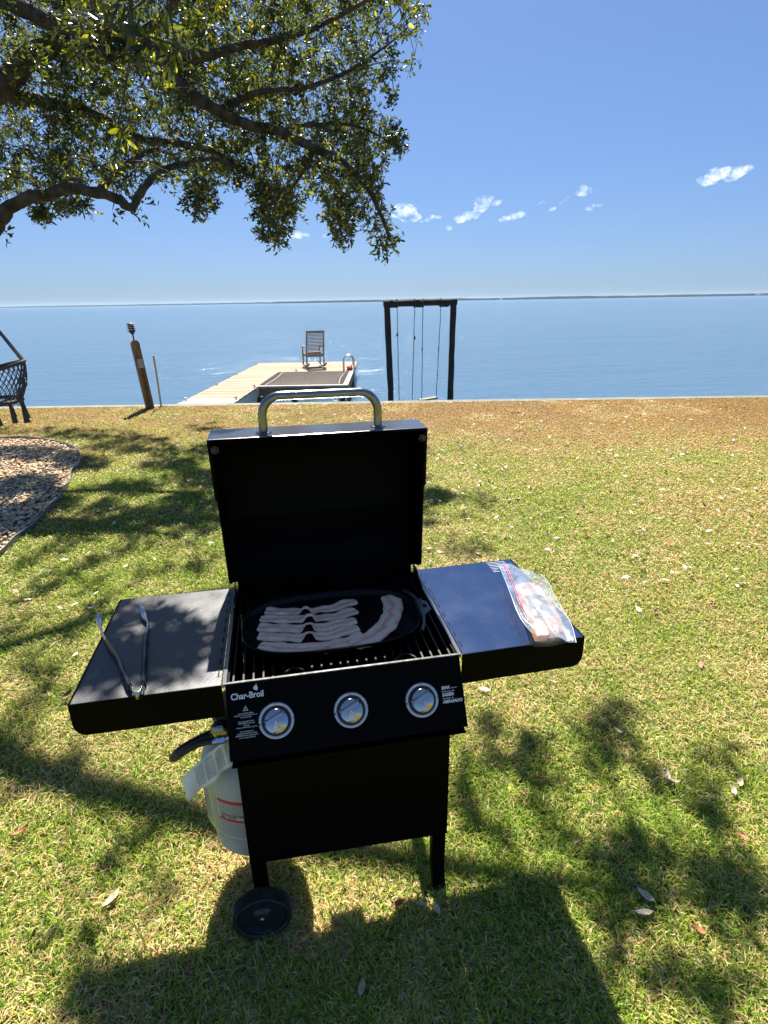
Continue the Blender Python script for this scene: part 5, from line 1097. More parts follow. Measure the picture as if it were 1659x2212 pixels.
# ------------------------------------------------------------------ tongs
tg = thing('tongs', 'open steel kitchen tongs with black handles lying on the scuffed left shelf', 'tongs', (-.48, -.02, .848))
def arm(pts, tipside):
    P = cat([Vector(p) - Vector((-.48, -.02, .848)) for p in pts], 6); k = len(P)
    blade = MB(); grip = MB()
    Lf = k
    i1 = int(k * .46); i2 = int(k * .86)
    def ribbon(g, a, b, wf, tf):
        seg = P[a:b + 1]; vs = []
        for i, p in enumerate(seg):
            q = a + i; t = (P[min(q + 1, k - 1)] - P[max(q - 1, 0)]).normalized(); sd = t.cross(Vector((0, 0, 1))).normalized(); up = Vector((0, 0, 1)); f = q / (k - 1)
            w_, h_ = wf(f), tf(f)
            vs += [p + sd * w_ - up * h_, p + sd * w_ * .7 + up * h_ * .6, p + up * h_, p - sd * w_ * .7 + up * h_ * .6, p - sd * w_ - up * h_]
        n = len(seg); m_ = 5; g.add(vs, [(i * m_ + j, i * m_ + (j + 1) % m_, (i + 1) * m_ + (j + 1) % m_, (i + 1) * m_ + j) for i in range(n - 1) for j in range(m_)] + [tuple(range(m_)), tuple((n - 1) * m_ + j for j in range(m_))])
    ribbon(blade, 0, k - 1, lambda f: .0035 + .0060 * math.exp(-((f - .10) / .08) ** 2) * (1 if f > .02 else .5) * 1.0 - .001 * f, lambda f: .0035 + .003 * f + .004 * math.exp(-((f - .1) / .1) ** 2))
    bo = blade.build('arm', M['brushed'], tg, smooth=50)
    ribbon(grip, i1 - 1, i2 + 1, lambda f: .0058 + .001 * math.sin(f * 40), lambda f: .0095); grip.build('grip', M['plastic_black'], bo, smooth=50)
arm([(-.663, .372, .872), (-.656, .331, .868), (-.634, .275, .864), (-.612, .232, .863), (-.568, .151, .863), (-.536, .077, .862), (-.510, .020, .861), (-.4975, -.002, .860)], 1)
arm([(-.5585, .405, .864), (-.541, .351, .862), (-.524, .309, .860), (-.517, .246, .859), (-.511, .200, .859), (-.497, .118, .859), (-.482, .030, .860), (-.4775, .003, .860)], -1)
sp = MB(); pts = cat([(-.0185, .022, .012), (-.0165, .010, .012), (-.010, .001, .012), (-.002, -.001, .012), (.0025, .010, .012), (.002, .024, .012)], 6); vs = []
for p in pts: vs += [p + Vector((0, 0, -.0115)), p + Vector((0, 0, .0085))]
sp.add(vs, [(2 * i, 2 * i + 1, 2 * i + 3, 2 * i + 2) for i in range(len(pts) - 1)]); so_ = sp.build('spring_end', M['brushed'], tg, smooth=60); s_ = so_.modifiers.new('t', 'SOLIDIFY'); s_.thickness = .0016

# ------------------------------------------------------------------ bacon pack in a zip bag
m, nt, b = new_mat('bacon_in_wrap'); n_ = tex(nt, 9, 5, .6, 'Object', (2.5, .5, 2)); n2 = tex(nt, 60, 4, .6)
r = ramp(nt, n_.outputs[0], [(.30, (.06, .045, .04)), (.42, (.20, .11, .075)), (.52, (.30, .16, .10)), (.62, (.27, .19, .15)), (.72, (.24, .12, .08))]); nt.links.new(r.outputs[0], b.inputs['Base Color'])
b.inputs['Roughness'].default_value = .35; b.inputs['Coat Weight'].default_value = .1; b.inputs['Coat Roughness'].default_value = .12
bp = N(nt, 'ShaderNodeBump'); bp.inputs['Strength'].default_value = .5; bp.inputs['Distance'].default_value = .004; nt.links.new(n2.outputs[0], bp.inputs['Height']); nt.links.new(bp.outputs[0], b.inputs['Normal']); M['pack'] = m
def grid_solid(name, topf, botf, nu, nv, material, parent=None, smooth=60):
    g = MB(); vs = []
    for f in (topf, botf):
        for i in range(nu + 1):
            for j in range(nv + 1): vs.append(f(i / nu, j / nv))
    m_ = nv + 1; o_ = (nu + 1) * m_; fs = []
    for i in range(nu):
        for j in range(nv):
            a = i * m_ + j; fs += [(a, a + m_, a + m_ + 1, a + 1), (o_ + a, o_ + a + 1, o_ + a + m_ + 1, o_ + a + m_)]
    for i in range(nu):
        for j in (0, nv): a = i * m_ + j; fs.append((a, a + m_, o_ + a + m_, o_ + a))
    for j in range(nv):
        for i in (0, nu): a = i * m_ + j; fs.append((a, a + 1, o_ + a + 1, o_ + a))
    g.add(vs, fs); return g.build(name, material, parent, smooth=smooth)
SZ = HS + .006
# u along the length (front 0 -> back 1), v across (left 0 -> right 1)
def pk(u, v, top):
    cx = .533 + .072 * u + .004 * math.sin(u * 5); cy = -.022 + .300 * u; wv = .049 * (1 - .12 * u); 
    uu = 2 * u - 1; vv = 2 * v - 1; e = (1 - abs(uu) ** 8) ** .5 * (1 - abs(vv) ** 4) ** .5
    x = cx + vv * wv * (1 - .10 * abs(uu) ** 6); y = cy + (-.010 * (1 - vv * vv) if u < .2 else 0)
    hgt = .018 * e * (1 - .25 * u) + .0015 * math.sin(u * 31 + v * 5) * e + .001 * math.sin(v * 17 + u * 9) * e
    return (x, y, SZ + .0195 + (hgt if top else -hgt * 1.03))
bpk = grid_solid('bacon_package', lambda u, v: pk(u, v, 1), lambda u, v: pk(u, v, 0), 40, 22, M['pack'])
tag(bpk, 'thick pink slab of packed raw bacon inside the clear zip bag on the right shelf', 'food package')
lb_ = MB(); nu_, nv_ = 14, 8; vs = [Vector(pk(.28 + .40 * i / nu_, .16 + .62 * j / nv_, 1)) + Vector((0, 0, .0006)) for i in range(nu_ + 1) for j in range(nv_ + 1)]
lb_.add(vs, [(i * (nv_ + 1) + j, (i + 1) * (nv_ + 1) + j, (i + 1) * (nv_ + 1) + j + 1, i * (nv_ + 1) + j + 1) for i in range(nu_) for j in range(nv_)])
lb_.build('label', mat('dull_label', (.05, .045, .05), (.17, .13, .12), rough=.35, scale=30, stretch=(1, 3, 1)), bpk, smooth=60)
m, nt, b = new_mat('clear_polythene'); b.inputs['Base Color'].default_value = (.42, .50, .60, 1); b.inputs['Roughness'].default_value = .14; b.inputs['Specular IOR Level'].default_value = .35
n2 = tex(nt, 26, 5, .6, 'Object', (1, 1, 1), .6); al = N(nt, 'ShaderNodeMapRange'); al.inputs[1].default_value = .38; al.inputs[2].default_value = .66; al.inputs[3].default_value = .08; al.inputs[4].default_value = .26
nt.links.new(n2.outputs[0], al.inputs[0]); nt.links.new(al.outputs[0], b.inputs['Alpha'])
bp = N(nt, 'ShaderNodeBump'); bp.inputs['Strength'].default_value = .4; bp.inputs['Distance'].default_value = .006; nt.links.new(n2.outputs[0], bp.inputs['Height']); nt.links.new(bp.outputs[0], b.inputs['Normal']); M['poly'] = m
left = cat([(.503, -.012, .031), (.490, .050, .036), (.492, .105, .040), (.505, .180, .046), (.525, .280, .050), (.548, .385, .045)], 6)
right = cat([(.577, -.070, .031), (.603, .005, .036), (.619, .090, .039), (.634, .170, .041), (.650, .235, .044), (.648, .285, .046)], 6)
nl = len(left); nv_ = 16; vs = []
for i in range(nl):
    for j in range(nv_ + 1):
        v = j / nv_; u = i / (nl - 1); p = left[i].lerp(right[i], v)
        bow = math.sin(math.pi * v); p.z += SZ + .012 * bow * (1 - .5 * u) + .0035 * math.sin(u * 13 + v * 6) * bow + .003 * math.sin(v * 14 + u * 4) - .018 * (1 - v) * (1 - u) ** 3
        if i == nl - 1: pass
        vs.append(p)
g = MB(); g.add(vs, [(i * (nv_ + 1) + j, (i + 1) * (nv_ + 1) + j, (i + 1) * (nv_ + 1) + j + 1, i * (nv_ + 1) + j + 1) for i in range(nl - 1) for j in range(nv_)])
zb = g.build('zip_bag', M['poly'], smooth=70); s_ = zb.modifiers.new('t', 'SOLIDIFY'); s_.thickness = .0005
tag(zb, 'clear plastic zip bag with a red seal line lying on the right shelf', 'plastic bag')
# lower skin of the bag, hanging round the pack's near end
sk = MB(); vs = []; nn2 = 18
for i in range(nn2 + 1):
    a = math.pi * i / nn2
    for j in range(7):
        t = j / 6; x = .536 - .056 * math.cos(a); y = -.018 - .026 * math.sin(a) ** .6 + .010
        z = SZ + .0015 + .037 * t; ins = .010 * (1 - math.sin(math.pi * (t * .8 + .1)))
        vs.append((x, y + ins, z))
sk.add(vs, [(i * 7 + j, (i + 1) * 7 + j, (i + 1) * 7 + j + 1, i * 7 + j + 1) for i in range(nn2) for j in range(6)])
sk.build('bag_end', M['poly'], zb, smooth=70)
M['zipred'] = mat('zip_seal', (.50, .06, .12), (.6, .25, .3), rough=.3, scale=60)
zp = MB()
for off in (.0, .0052):
    L1 = [left[i].lerp(right[i], .10 + off * 8 + .02 * (i / nl)) + Vector((0, 0, SZ + .0052 - .012 * (1 - i / nl) ** 3)) for i in range(6, nl)]
    zp.tube(L1, .0009, 6)
zp.build('zip_seal', M['zipred'], zb, smooth=60)
hem = MB(); hem.tube([Vector(vs_) + Vector((0, 0, .0006)) for vs_ in [g.v[i * (nv_ + 1)] for i in range(nl)]], .0007, 5); hem.tube([Vector(g.v[j]) for j in range(nv_ + 1)], .0008, 5); hem.tube([Vector(g.v[i * (nv_ + 1) + nv_]) for i in range(nl)], .0008, 5)
hem.build('bag_hem', mat('poly_hem', (.35, .40, .46), rough=.3), zb, smooth=60)
# ------------------------------------------------------------------ dock
M['plank'] = mat('dock_planks', (.20, .15, .09), (.30, .235, .155), rough=.85, scale=2.2, stretch=(.8, 9, 1), bump=.3, bscale=30, coord='Object')
M['plank_pale'] = mat('bleached_planks', (.27, .245, .205), (.38, .345, .29), rough=.85, scale=2.2, stretch=(.8, 9, 1), bump=.3, bscale=30)
M['fascia'] = mat('dock_fascia', (.16, .085, .04), (.26, .15, .075), rough=.85, scale=3, bump=.3)
M['greyboard'] = mat('grey_board', (.30, .27, .23), (.45, .42, .37), rough=.85, scale=3, bump=.2)
M['pile'] = mat('wet_piling', (.045, .035, .025), (.12, .085, .05), rough=.8, scale=4, bump=.3)
th = math.atan2(-.186, .9826)
dock = thing('dock', 'wooden plank dock with a wide end platform reaching out over the water', 'dock', (-2.176, 11.241, -.25), th)
def planks(x0, x1, y0, y1, M0, pitch=.142, wdt=.136):
    y = y0; g = MB(); g2 = MB(); i = 0
    while y < y1 - .02:
        y2 = min(y + wdt, y1); dz = random.uniform(-.003, .003); dx = random.uniform(-.012, .012)
        g.box(x0 + dx, x1 + dx, y, y2, -.038 + dz, dz); y += pitch
    return g
planks(0, 1.19, -1.86, .85, None).build('deck_boards', M['plank_pale'], dock)
planks(0, 1.19, .85, 5.72, None).build('deck_boards', M['plank'], dock)
planks(0, 3.44, 5.722, 8.55, None).build('deck_boards', M['plank'], dock)
st = MB(); st.box(.03, .07, -1.86, 8.5, -.235, -.042); st.box(1.13, 1.18, -1.86, 2.55, -.26, -.042); st.box(.06, 3.40, 8.46, 8.50, -.235, -.042); st.box(3.36, 3.40, 5.74, 8.455, -.235, -.042); st.box(.56, .60, -1.8, 8.4, -.235, -.042)
st.build('stringer', M['greyboard'], dock)
for (x, y) in ((.10, -.9), (1.08, -.9), (.10, 2.4), (1.20, 2.68), (1.02, 1.7), (.10, 5.6), (1.2, 5.6), (3.28, 2.70), (3.30, 5.62), (3.28, 8.35), (.12, 8.35), (1.75, 8.3), (2.05, 2.85), (2.30, 4.0), (1.95, 5.8)):
    MB().tube([(x, y, -2.2), (x + .01, y, -.9), (x, y, -.262)], [.085, .083, .08], 12, jit=.04).build('piling', M['pile'], dock, smooth=50)
for (x, y) in ((.05, -1.1), (1.10, -1.2), (.05, .55), (.05, 3.0), (.05, 5.2), (.05, 7.9), (1.13, .6), (1.14, 2.45), (1.7, 5.80)):
    g = MB(); g.tube([(x - .02, y - .11, .058), (x, y - .05, .045), (x, y + .05, .045), (x - .02, y + .11, .058)], .012, 8).box(x - .012, x + .012, y - .04, y - .02, .002, .045).box(x - .012, x + .012, y + .02, y + .04, .002, .045)
    g.build('cleat', M['brushed'], dock, smooth=45)
# net lounge frame
nf = MB(); nf.box(1.195, 3.44, 2.60, 2.74, -.038, .004); nf.box(3.30, 3.44, 2.742, 5.718, -.038, .004)
nf.build('net_frame_top', M['greyboard'], dock)
nb = MB(); nb.box(1.195, 3.43, 2.60, 2.645, -.24, -.041); nb.box(3.385, 3.43, 2.65, 5.715, -.24, -.041); nb.build('net_frame_fascia', M['fascia'], dock)
M['net'] = mat('net_rope', (.24, .19, .15), (.36, .30, .24), rough=.9, scale=20)
net = MB(); X0, X1, Y0, Y1 = 1.30, 3.20, 2.84, 5.62; nx_, ny_ = 26, 34
def npt(u, v):
    s = math.sin(math.pi * u) * math.sin(math.pi * v); pin = .10 * math.sin(math.pi * v)
    x = X0 + (X1 - X0) * u + (.5 - u) * pin; return (x, Y0 + (Y1 - Y0) * v + (.5 - v) * .10 * math.sin(math.pi * u), -.01 - .06 * s ** .6 if s > 0 else -.01)
for i in range(nx_ + 1): net.tube([npt(i / nx_, v / 16) for v in range(17)], .0065 if 0 < i < nx_ else .018, 4)
for j in range(ny_ + 1): net.tube([npt(u / 14, j / ny_) for u in range(15)], .0065 if 0 < j < ny_ else .018, 4)
for i in range(0, nx_ + 1):   # lacing to the frame
    for v, yy in ((0, 2.72), (1, 5.74)):
        a = npt(i / nx_, v); net.tube([a, (a[0] + .03, yy, .008)], .006, 4)
for j in range(0, ny_ + 1):
    a = npt(1, j / ny_); net.tube([a, (3.32, a[1] + .03, .008)], .006, 4); a = npt(0, j / ny_); net.tube([a, (1.17, a[1] + .04, .006)], .006, 4)
net.build('net', M['net'], dock, smooth=60)

# rocking chair: local x right, y forward
M['chairw'] = mat('weathered_chair_wood', (.20, .18, .155), (.32, .29, .25), rough=.8, scale=8, stretch=(2, 2, 1))
ch = thing('rocking_chair', 'weathered slatted wooden rocking chair facing the water on the dock end', 'rocking chair', (1.19, 17.75, -.25), R_(10))
hw_ = .28
for s in (-1, 1):
    pts = [(s * hw_, -.52 + .99 * t, .035 + .13 * (2 * t - .95) ** 2) for t in [i / 10 for i in range(11)]]
    g = MB()
    for i in range(10): g.bar(pts[i], pts[i + 1], .035, .045)
    g.build('rocker', M['chairw'], ch)
    MB().bar((s * hw_, .27, .06), (s * hw_, .27, .62), .042, .042).build('leg', M['chairw'], ch)
    MB().bar((s * hw_, -.22, .05), (s * hw_, -.22, .42), .042, .042).build('leg', M['chairw'], ch)
    MB().bar((s * hw_, -.22, .42), (s * (hw_ - .01), -.40, 1.12), .045, .035).build('back_post', M['chairw'], ch)
    MB().bar((s * (hw_ + .01), -.30, .655), (s * (hw_ + .01), .34, .635), .075, .025).build('armrest', M['chairw'], ch)
g = MB()
for i in range(7): g.box(-.27, .27, -.22 + i * .073, -.16 + i * .073, .405 - .004 * (3 - abs(3 - i)), .425 - .004 * (3 - abs(3 - i)))
g.box(-.28, .28, .255, .275, .33, .40); g.box(-.28, .28, -.235, -.215, .33, .40); g.build('seat', M['chairw'], ch)
g = MB()
for i in range(13):
    z = .50 + i * .043; y = -.22 - .18 * (z - .42) / .70; g.box(-.255, .255, y - .008, y + .008, z, z + .027)
g.box(-.29, .29, -.405, -.375, 1.055, 1.135); g.build('back_slats', M['chairw'], ch)
cu_ = MB(); cu_.box(-.22, .22, -.17, .20, .427, .485); cuo = cu_.build('seat_cushion', mat('mauve_cushion', (.18, .10, .11), (.26, .16, .16), rough=.9, scale=12), bevel=.025)
cuo.location = (1.19, 17.75, -.25); cuo.rotation_euler = (0, 0, R_(10)); cuo.scale = (1, 1, 1)
tag(cuo, 'flat mauve cushion on the seat of the dock rocking chair', 'cushion')

# swim ladder with a red line
ld = thing('swim_ladder', 'grey metal swim ladder hoop at the right edge of the dock platform', 'ladder', (2.125, 16.26, -.25), th)
M['alu'] = mat('grey_aluminium', (.42, .43, .45), (.52, .53, .55), rough=.4, metal=.6, scale=10)
for yy in (-.06, .22):
    pts = [(-.155, yy, 0), (-.155, yy, .30)] + [(-.155 * math.cos(a), yy, .30 + .155 * math.sin(a)) for a in [math.pi * i / 12 for i in range(1, 12)]] + [(.155, yy, .30), (.165, yy, -.9)]
    MB().tube(pts, .019, 10).build('side_rail', M['alu'], ld, smooth=60)
g = MB()
for z in (-.75, -.50, -.25): g.tube([(.165, -.06, z), (.165, .22, z)], .015, 8)
g.build('rung', M['alu'], ld, smooth=60)
red = MB(); rr_ = random.Random(4); pts = []
for i in range(60): a = i * .9; pts.append((.03 + .10 * math.cos(a) * rr_.uniform(.5, 1), .02 + .07 * math.sin(a * 1.1), .02 + .14 * (i / 60) * rr_.uniform(.2, 1)))
pts += [(.09, .05, .16), (.13, .03, .26), (.12, -.06, .36), (.10, -.06, .42)]
red.tube(cat(pts, 3), .011, 6); ro = red.build('rope', mat('red_rope', (.45, .03, .02), (.6, .07, .05), rough=.7, scale=40), smooth=60)
ro.location = ld.location; ro.rotation_euler = ld.rotation_euler; tag(ro, 'bright red rope heaped at the foot of the swim ladder', 'rope')

# ------------------------------------------------------------------ leaning light post, pipe
M['post'] = mat('treated_post', (.13, .08, .035), (.24, .17, .09), rough=.8, scale=3, stretch=(6, 6, .8), bump=.35, bscale=10)
lp_ = thing('lamp_post', 'leaning square timber post carrying a small black pagoda lantern at the water edge', 'lamp post', (-2.30, 9.43, 0))
Ls = Matrix.Rotation(R_(-4.2), 4, 'Y') @ Matrix.Rotation(R_(24), 4, 'Z')
hw2 = .063
g = MB(); zs = [-.1, .3, .6, .9, 1.115]; vs = []
for z in zs: vs += [Ls @ Vector((x, y, z)) for x, y in ((-hw2, -hw2), (hw2, -hw2), (hw2, hw2), (-hw2, hw2))]
vs += [Ls @ Vector((x, y, 1.155)) for x, y in ((-hw2 + .03, -hw2 + .02), (hw2 - .03, -hw2 + .02), (hw2 - .03, hw2 - .02), (-hw2 + .03, hw2 - .02))]
fs = [(i * 4 + j, i * 4 + (j + 1) % 4, (i + 1) * 4 + (j + 1) % 4, (i + 1) * 4 + j) for i in range(5) for j in range(4)] + [(0, 1, 2, 3), (20, 21, 22, 23)]
g.add(vs, fs); g.build('post', M['post'], lp_, bevel=.004)
cz = 1.155; g = MB()
g.lathe([(.012, cz), (.012, cz + .09), (.022, cz + .095), (.030, cz + .11), (.050, cz + .135), (.052, cz + .14)], 20, Ls)
for z in (.150, .185, .220): g.lathe([(.040, cz + z), (.072, cz + z - .006), (.074, cz + z), (.042, cz + z + .012), (.040, cz + z)], 24, Ls)
g.lathe([(.05, cz + .245), (.066, cz + .248), (.058, cz + .262), (.025, cz + .280), (0, cz + .284)], 24, Ls)
for k_ in range(4):
    a = k_ * math.pi / 2 + .4; g.tube([Ls @ Vector((.045 * math.cos(a), .045 * math.sin(a), cz + .14)), Ls @ Vector((.045 * math.cos(a), .045 * math.sin(a), cz + .25))], .004, 6)
g.build('lantern', M['rubber'], lp_, smooth=40)
MB().lathe([(0, cz + .142), (.034, cz + .142), (.034, cz + .246), (0, cz + .246)], 20, Ls).build('lantern_glass', mat('frosted_glass', (.75, .78, .80), rough=.3), lp_, smooth=40)
g = MB(); g.box(-.045, .035, -hw2 - .052, -hw2 - .002, .70, .85, Ls); g.box(-.052, -.02, -hw2 - .075, -hw2 - .053, .71, .79, Ls); g.build('outlet_box', mat('grey_box', (.28, .29, .30), (.38, .39, .40), rough=.6, scale=30), lp_, bevel=.006)
g = MB(); g.tube([Ls @ Vector((.005, -hw2 - .018, .02)), Ls @ Vector((.005, -hw2 - .018, .70))], .011, 8)
for z in (.12, .34, .55): g.box(-.02, .03, -hw2 - .032, -hw2 - .002, z, z + .015, Ls)
g.build('conduit', M['pile'], lp_, smooth=50)
g = MB(); g.tube([(0, 0, -.05), (.004, 0, .45), (.0, 0, .885)], .017, 12)
pv_ = g.build('pipe', mat('ivory_pipe', (.42, .36, .27), (.52, .46, .36), rough=.6, scale=10), smooth=50); pv_.location = (-2.125, 9.50, 0); tag(pv_, 'thin ivory plastic pipe standing upright beside the leaning lamp post', 'pipe')

# ------------------------------------------------------------------ swing frame in the water
M['creo'] = mat('creosoted_timber', (.006, .006, .005), (.022, .019, .014), rough=.85, scale=5, stretch=(1, 1, .5), bump=.7, bscale=18, bdist=.03)
sw = thing('swing_frame', 'tall dark creosoted timber swing frame standing in the water', 'swing frame', (2.60, 12.70, WZ), 0)
PL, PR = Vector((2.665, 12.70, 0)), Vector((4.28, 12.70, 0))
def px_post(a_top, a_bot, name):
    g = MB(); n = 16; pts = []; rs = []
    for i in range(n):
        t = i / (n - 1); p = Vector(a_top).lerp(Vector(a_bot), t); p.x += .012 * noise.noise((t * 9, a_top[0], 0)); pts.append(p - sw.location); rs.append(.074 + .006 * noise.noise((t * 14, 2, a_top[0])))
    g.tube(pts, rs, 14, jit=.04); g.build(name, M['creo'], sw, smooth=50)
px_post((2.620, 12.70, 1.60), (2.735, 12.70, -2.0), 'post'); px_post((4.245, 12.70, 1.63), (4.205, 12.70, -2.0), 'post')
g = MB(); n = 18; pts = [Vector((2.545 + 1.775 * i / (n - 1), 12.70, 1.645 + .020 * i / (n - 1) + .006 * noise.noise((i * .6, 0, 0)))) - sw.location for i in range(n)]
g.tube(pts, [.076 + .006 * noise.noise((i * .8, 5, 5)) for i in range(n)], 14, jit=.05)
g.build('crossbeam', M['creo'], sw, smooth=50)
for (x, w_) in ((2.76, .16), (3.38, .22), (4.03, .20)):
    g = MB(); pts = [Vector((x - w_ / 2 + w_ * i / 5, 12.70, 1.645)) - sw.location for i in range(6)]; g.tube(pts, [.084, .092, .095, .089, .096, .084], 14, jit=.09)
    g.build('worn_wrap', M['creo'], sw, smooth=30)
M['dkrope'] = mat('dark_rope', (.035, .035, .035), (.08, .075, .065), rough=.9, scale=60)
rp = [((2.86, 1.52), (2.895, -.70), 'leftmost frayed dark rope hanging from the swing beam', .95), ((3.285, 1.52), (3.225, -.70), 'frayed dark rope hanging second from the left on the swing beam', .86)]
for (x0, z0), (x1, z1), lab, kn in rp:
    g = MB(); n = 22; pts = [(x0 + (x1 - x0) * i / (n - 1) + random.uniform(-.006, .006), 12.68, z0 + (z1 - z0) * i / (n - 1)) for i in range(n)]
    g.tube(pts, [.008 + random.uniform(-.001, .002) for _ in range(n)], 7); g.tube([(x0 - .012, 12.67, kn - .04), (x0, 12.68, kn), (x0 + .01, 12.67, kn + .04)], [.012, .028, .012], 8)
    g.tube([(x0 + .0 + .13 * math.cos(a) * 0, 12.70 + .100 * math.cos(a), 1.645 + .100 * math.sin(a)) for a in [math.pi * 2 * i / 16 for i in range(17)]], .012, 6)
    tag(g.build('rope', M['dkrope'], smooth=60), lab, 'rope', 'ropes on the swing beam')
sg = thing('swing', 'plank seat swing on two dark ropes under the right half of the beam', 'swing', (3.65, 12.68, -.60))
for (x0, x1) in ((3.485, 3.475), (3.925, 3.845)):
    g = MB(); n = 22; pts = [Vector((x0 + (x1 - x0) * i / (n - 1) + random.uniform(-.005, .005), 12.68, 1.52 - 2.16 * i / (n - 1))) - sg.location for i in range(n)]
    g.tube(pts, [.008 + random.uniform(-.001, .002) for _ in range(n)], 7); g.tube([pts[9] - Vector((0, 0, .04)), pts[9], pts[9] + Vector((0, 0, .04))], [.011, .02, .011], 8)
    g.tube([Vector((x0, 12.70 + .100 * math.cos(a), 1.645 + .100 * math.sin(a))) - sg.location for a in [math.pi * 2 * i / 16 for i in range(17)]], .012, 6)
    g.build('rope', M['dkrope'], sg, smooth=60)
g = MB(); g.add([Vector(v) - sg.location for v in [(3.42, 12.58, -.655), (3.87, 12.60, -.605), (3.87, 12.80, -.600), (3.42, 12.80, -.650), (3.42, 12.58, -.615), (3.87, 12.60, -.565), (3.87, 12.80, -.560), (3.42, 12.80, -.610)]],
                   [(0, 1, 2, 3), (4, 5, 6, 7), (0, 1, 5, 4), (1, 2, 6, 5), (2, 3, 7, 6), (3, 0, 4, 7)]); g.build('seat', M['cap'], sg, bevel=.004)

# ------------------------------------------------------------------ macrame hanging chair (left edge)
M['cord'] = mat('grey_cord', (.055, .060, .075), (.12, .125, .14), rough=.9, scale=60)
M['brownhoop'] = mat('hoop_wrap', (.05, .04, .03), (.10, .08, .06), rough=.9, scale=60)
hc = thing('hanging_chair', 'grey macrame hanging chair with knotted fringe at the left edge of the lawn', 'hanging chair', (-2.86, 5.10, .62))
O_ = Vector((-2.86, 5.10, .62))
def W(p): return Vector(p) - O_
cC = Vector((-2.92, 5.10, .83)); rS = .30
ringS = [cC + Vector((rS * math.cos(a), rS * math.sin(a), 0)) for a in [2 * math.pi * i / 40 for i in range(41)]]
MB().tube([p - O_ for p in ringS], .020, 8).build('seat_ring', M['brownhoop'], hc, smooth=60)
cB = Vector((-2.93, 5.20, 1.10)); rB = .385   # back hoop, tilted
def hoop(a, rr=rB):
    x = rr * math.cos(a); y = rr * .55 * math.sin(a); return cB + Vector((x, y, .10 * math.cos(a) * 1.0 + .02 * math.sin(a)))
hpnts = [hoop(2 * math.pi * i / 40) for i in range(41)]
MB().tube([p - O_ for p in hpnts], .017, 8).build('back_hoop', M['brownhoop'], hc, smooth=60)
nt_ = MB()
for k_ in range(30):   # diagonal netting between the two hoops
    for dr in (-1, 1):
        a0 = -.25 * math.pi + 1.5 * math.pi * k_ / 30; pts = []
        for q in range(7):
            t = q / 6; a = a0 + dr * .55 * t; up = hoop(a); dn = cC + Vector((rS * math.cos(a), rS * math.sin(a), 0)); p = up.lerp(dn, t); p += Vector((math.cos(a), math.sin(a), 0)) * .03 * math.sin(math.pi * t); pts.append(p - O_)
        nt_.tube(pts, .0048, 4)
for k_ in range(12):
    a = 2 * math.pi * k_ / 12; c0 = hoop(.1).lerp(cC + Vector((rS * math.cos(.1), rS * math.sin(.1), 0)), .42) + Vector((.03, -.03, 0)); nt_.tube([c0 - O_, c0 + Vector((-.02 * math.cos(a), .075 * math.cos(a), .085 * math.sin(a))) - O_], .004, 4)
for k_ in range(12):
    x = -rS + 2 * rS * (k_ + .5) / 12; y = (rS ** 2 - x ** 2) ** .5
    nt_.tube([cC + Vector((x, -y, 0)) - O_, cC + Vector((x, 0, -.05)) - O_, cC + Vector((x, y, 0)) - O_], .005, 4); nt_.tube([cC + Vector((-y, x, 0)) - O_, cC + Vector((0, x, -.05)) - O_, cC + Vector((y, x, 0)) - O_], .005, 4)
nt_.build('netting', M['cord'], hc, smooth=60)
ap = Vector((-2.97, 5.25, 1.93))
sp_ = MB()
for a in (0.02, .55 * math.pi, 1.0 * math.pi, 1.5 * math.pi): sp_.tube([hoop(a) - O_, hoop(a).lerp(ap, .5) + Vector((0, 0, -.01)) - O_, ap - O_], .0085, 6)
for a in (-.05 * math.pi, -.35 * math.pi, -.62 * math.pi, .3): 
    d_ = cC + Vector((rS * math.cos(a), rS * math.sin(a), 0)); sp_.tube([d_ - O_, hoop(a * .9).lerp(d_, .0) - O_, ap - O_], .0085, 6)
sp_.build('suspension_rope', M['cord'], hc, smooth=60)
MB().tube([W((-2.71, 5.23, 1.46)), W((-2.755, 5.23, 1.47)), W((-2.79, 5.23, 1.475))], [.018, .024, .018], 8).build('knot', M['cord'], hc, smooth=60)
MB().tube([ap - O_, W((-3.0, 5.3, 2.62))], .012, 6).build('hanging_rope', M['cord'], hc, smooth=60)
for a in (-.02, -.55, -1.05, -1.6, -2.2, .6, 1.3, 2.2, 3.0):
    p = cC + Vector((rS * math.cos(a), rS * math.sin(a), 0)); g = MB()
    L_ = .19 + .04 * random.random(); q = p + Vector((random.uniform(-.01, .03), 0, -L_ * .35))
    g.tube([p - O_, q - O_, q + Vector((.005, 0, -L_ * .3)) - O_, q + Vector((.012, -.005, -L_ * .68)) - O_], [.014, .013, .021, .028], 8, jit=.18)
    g.build('tassel', M['brownhoop'], hc, smooth=30)

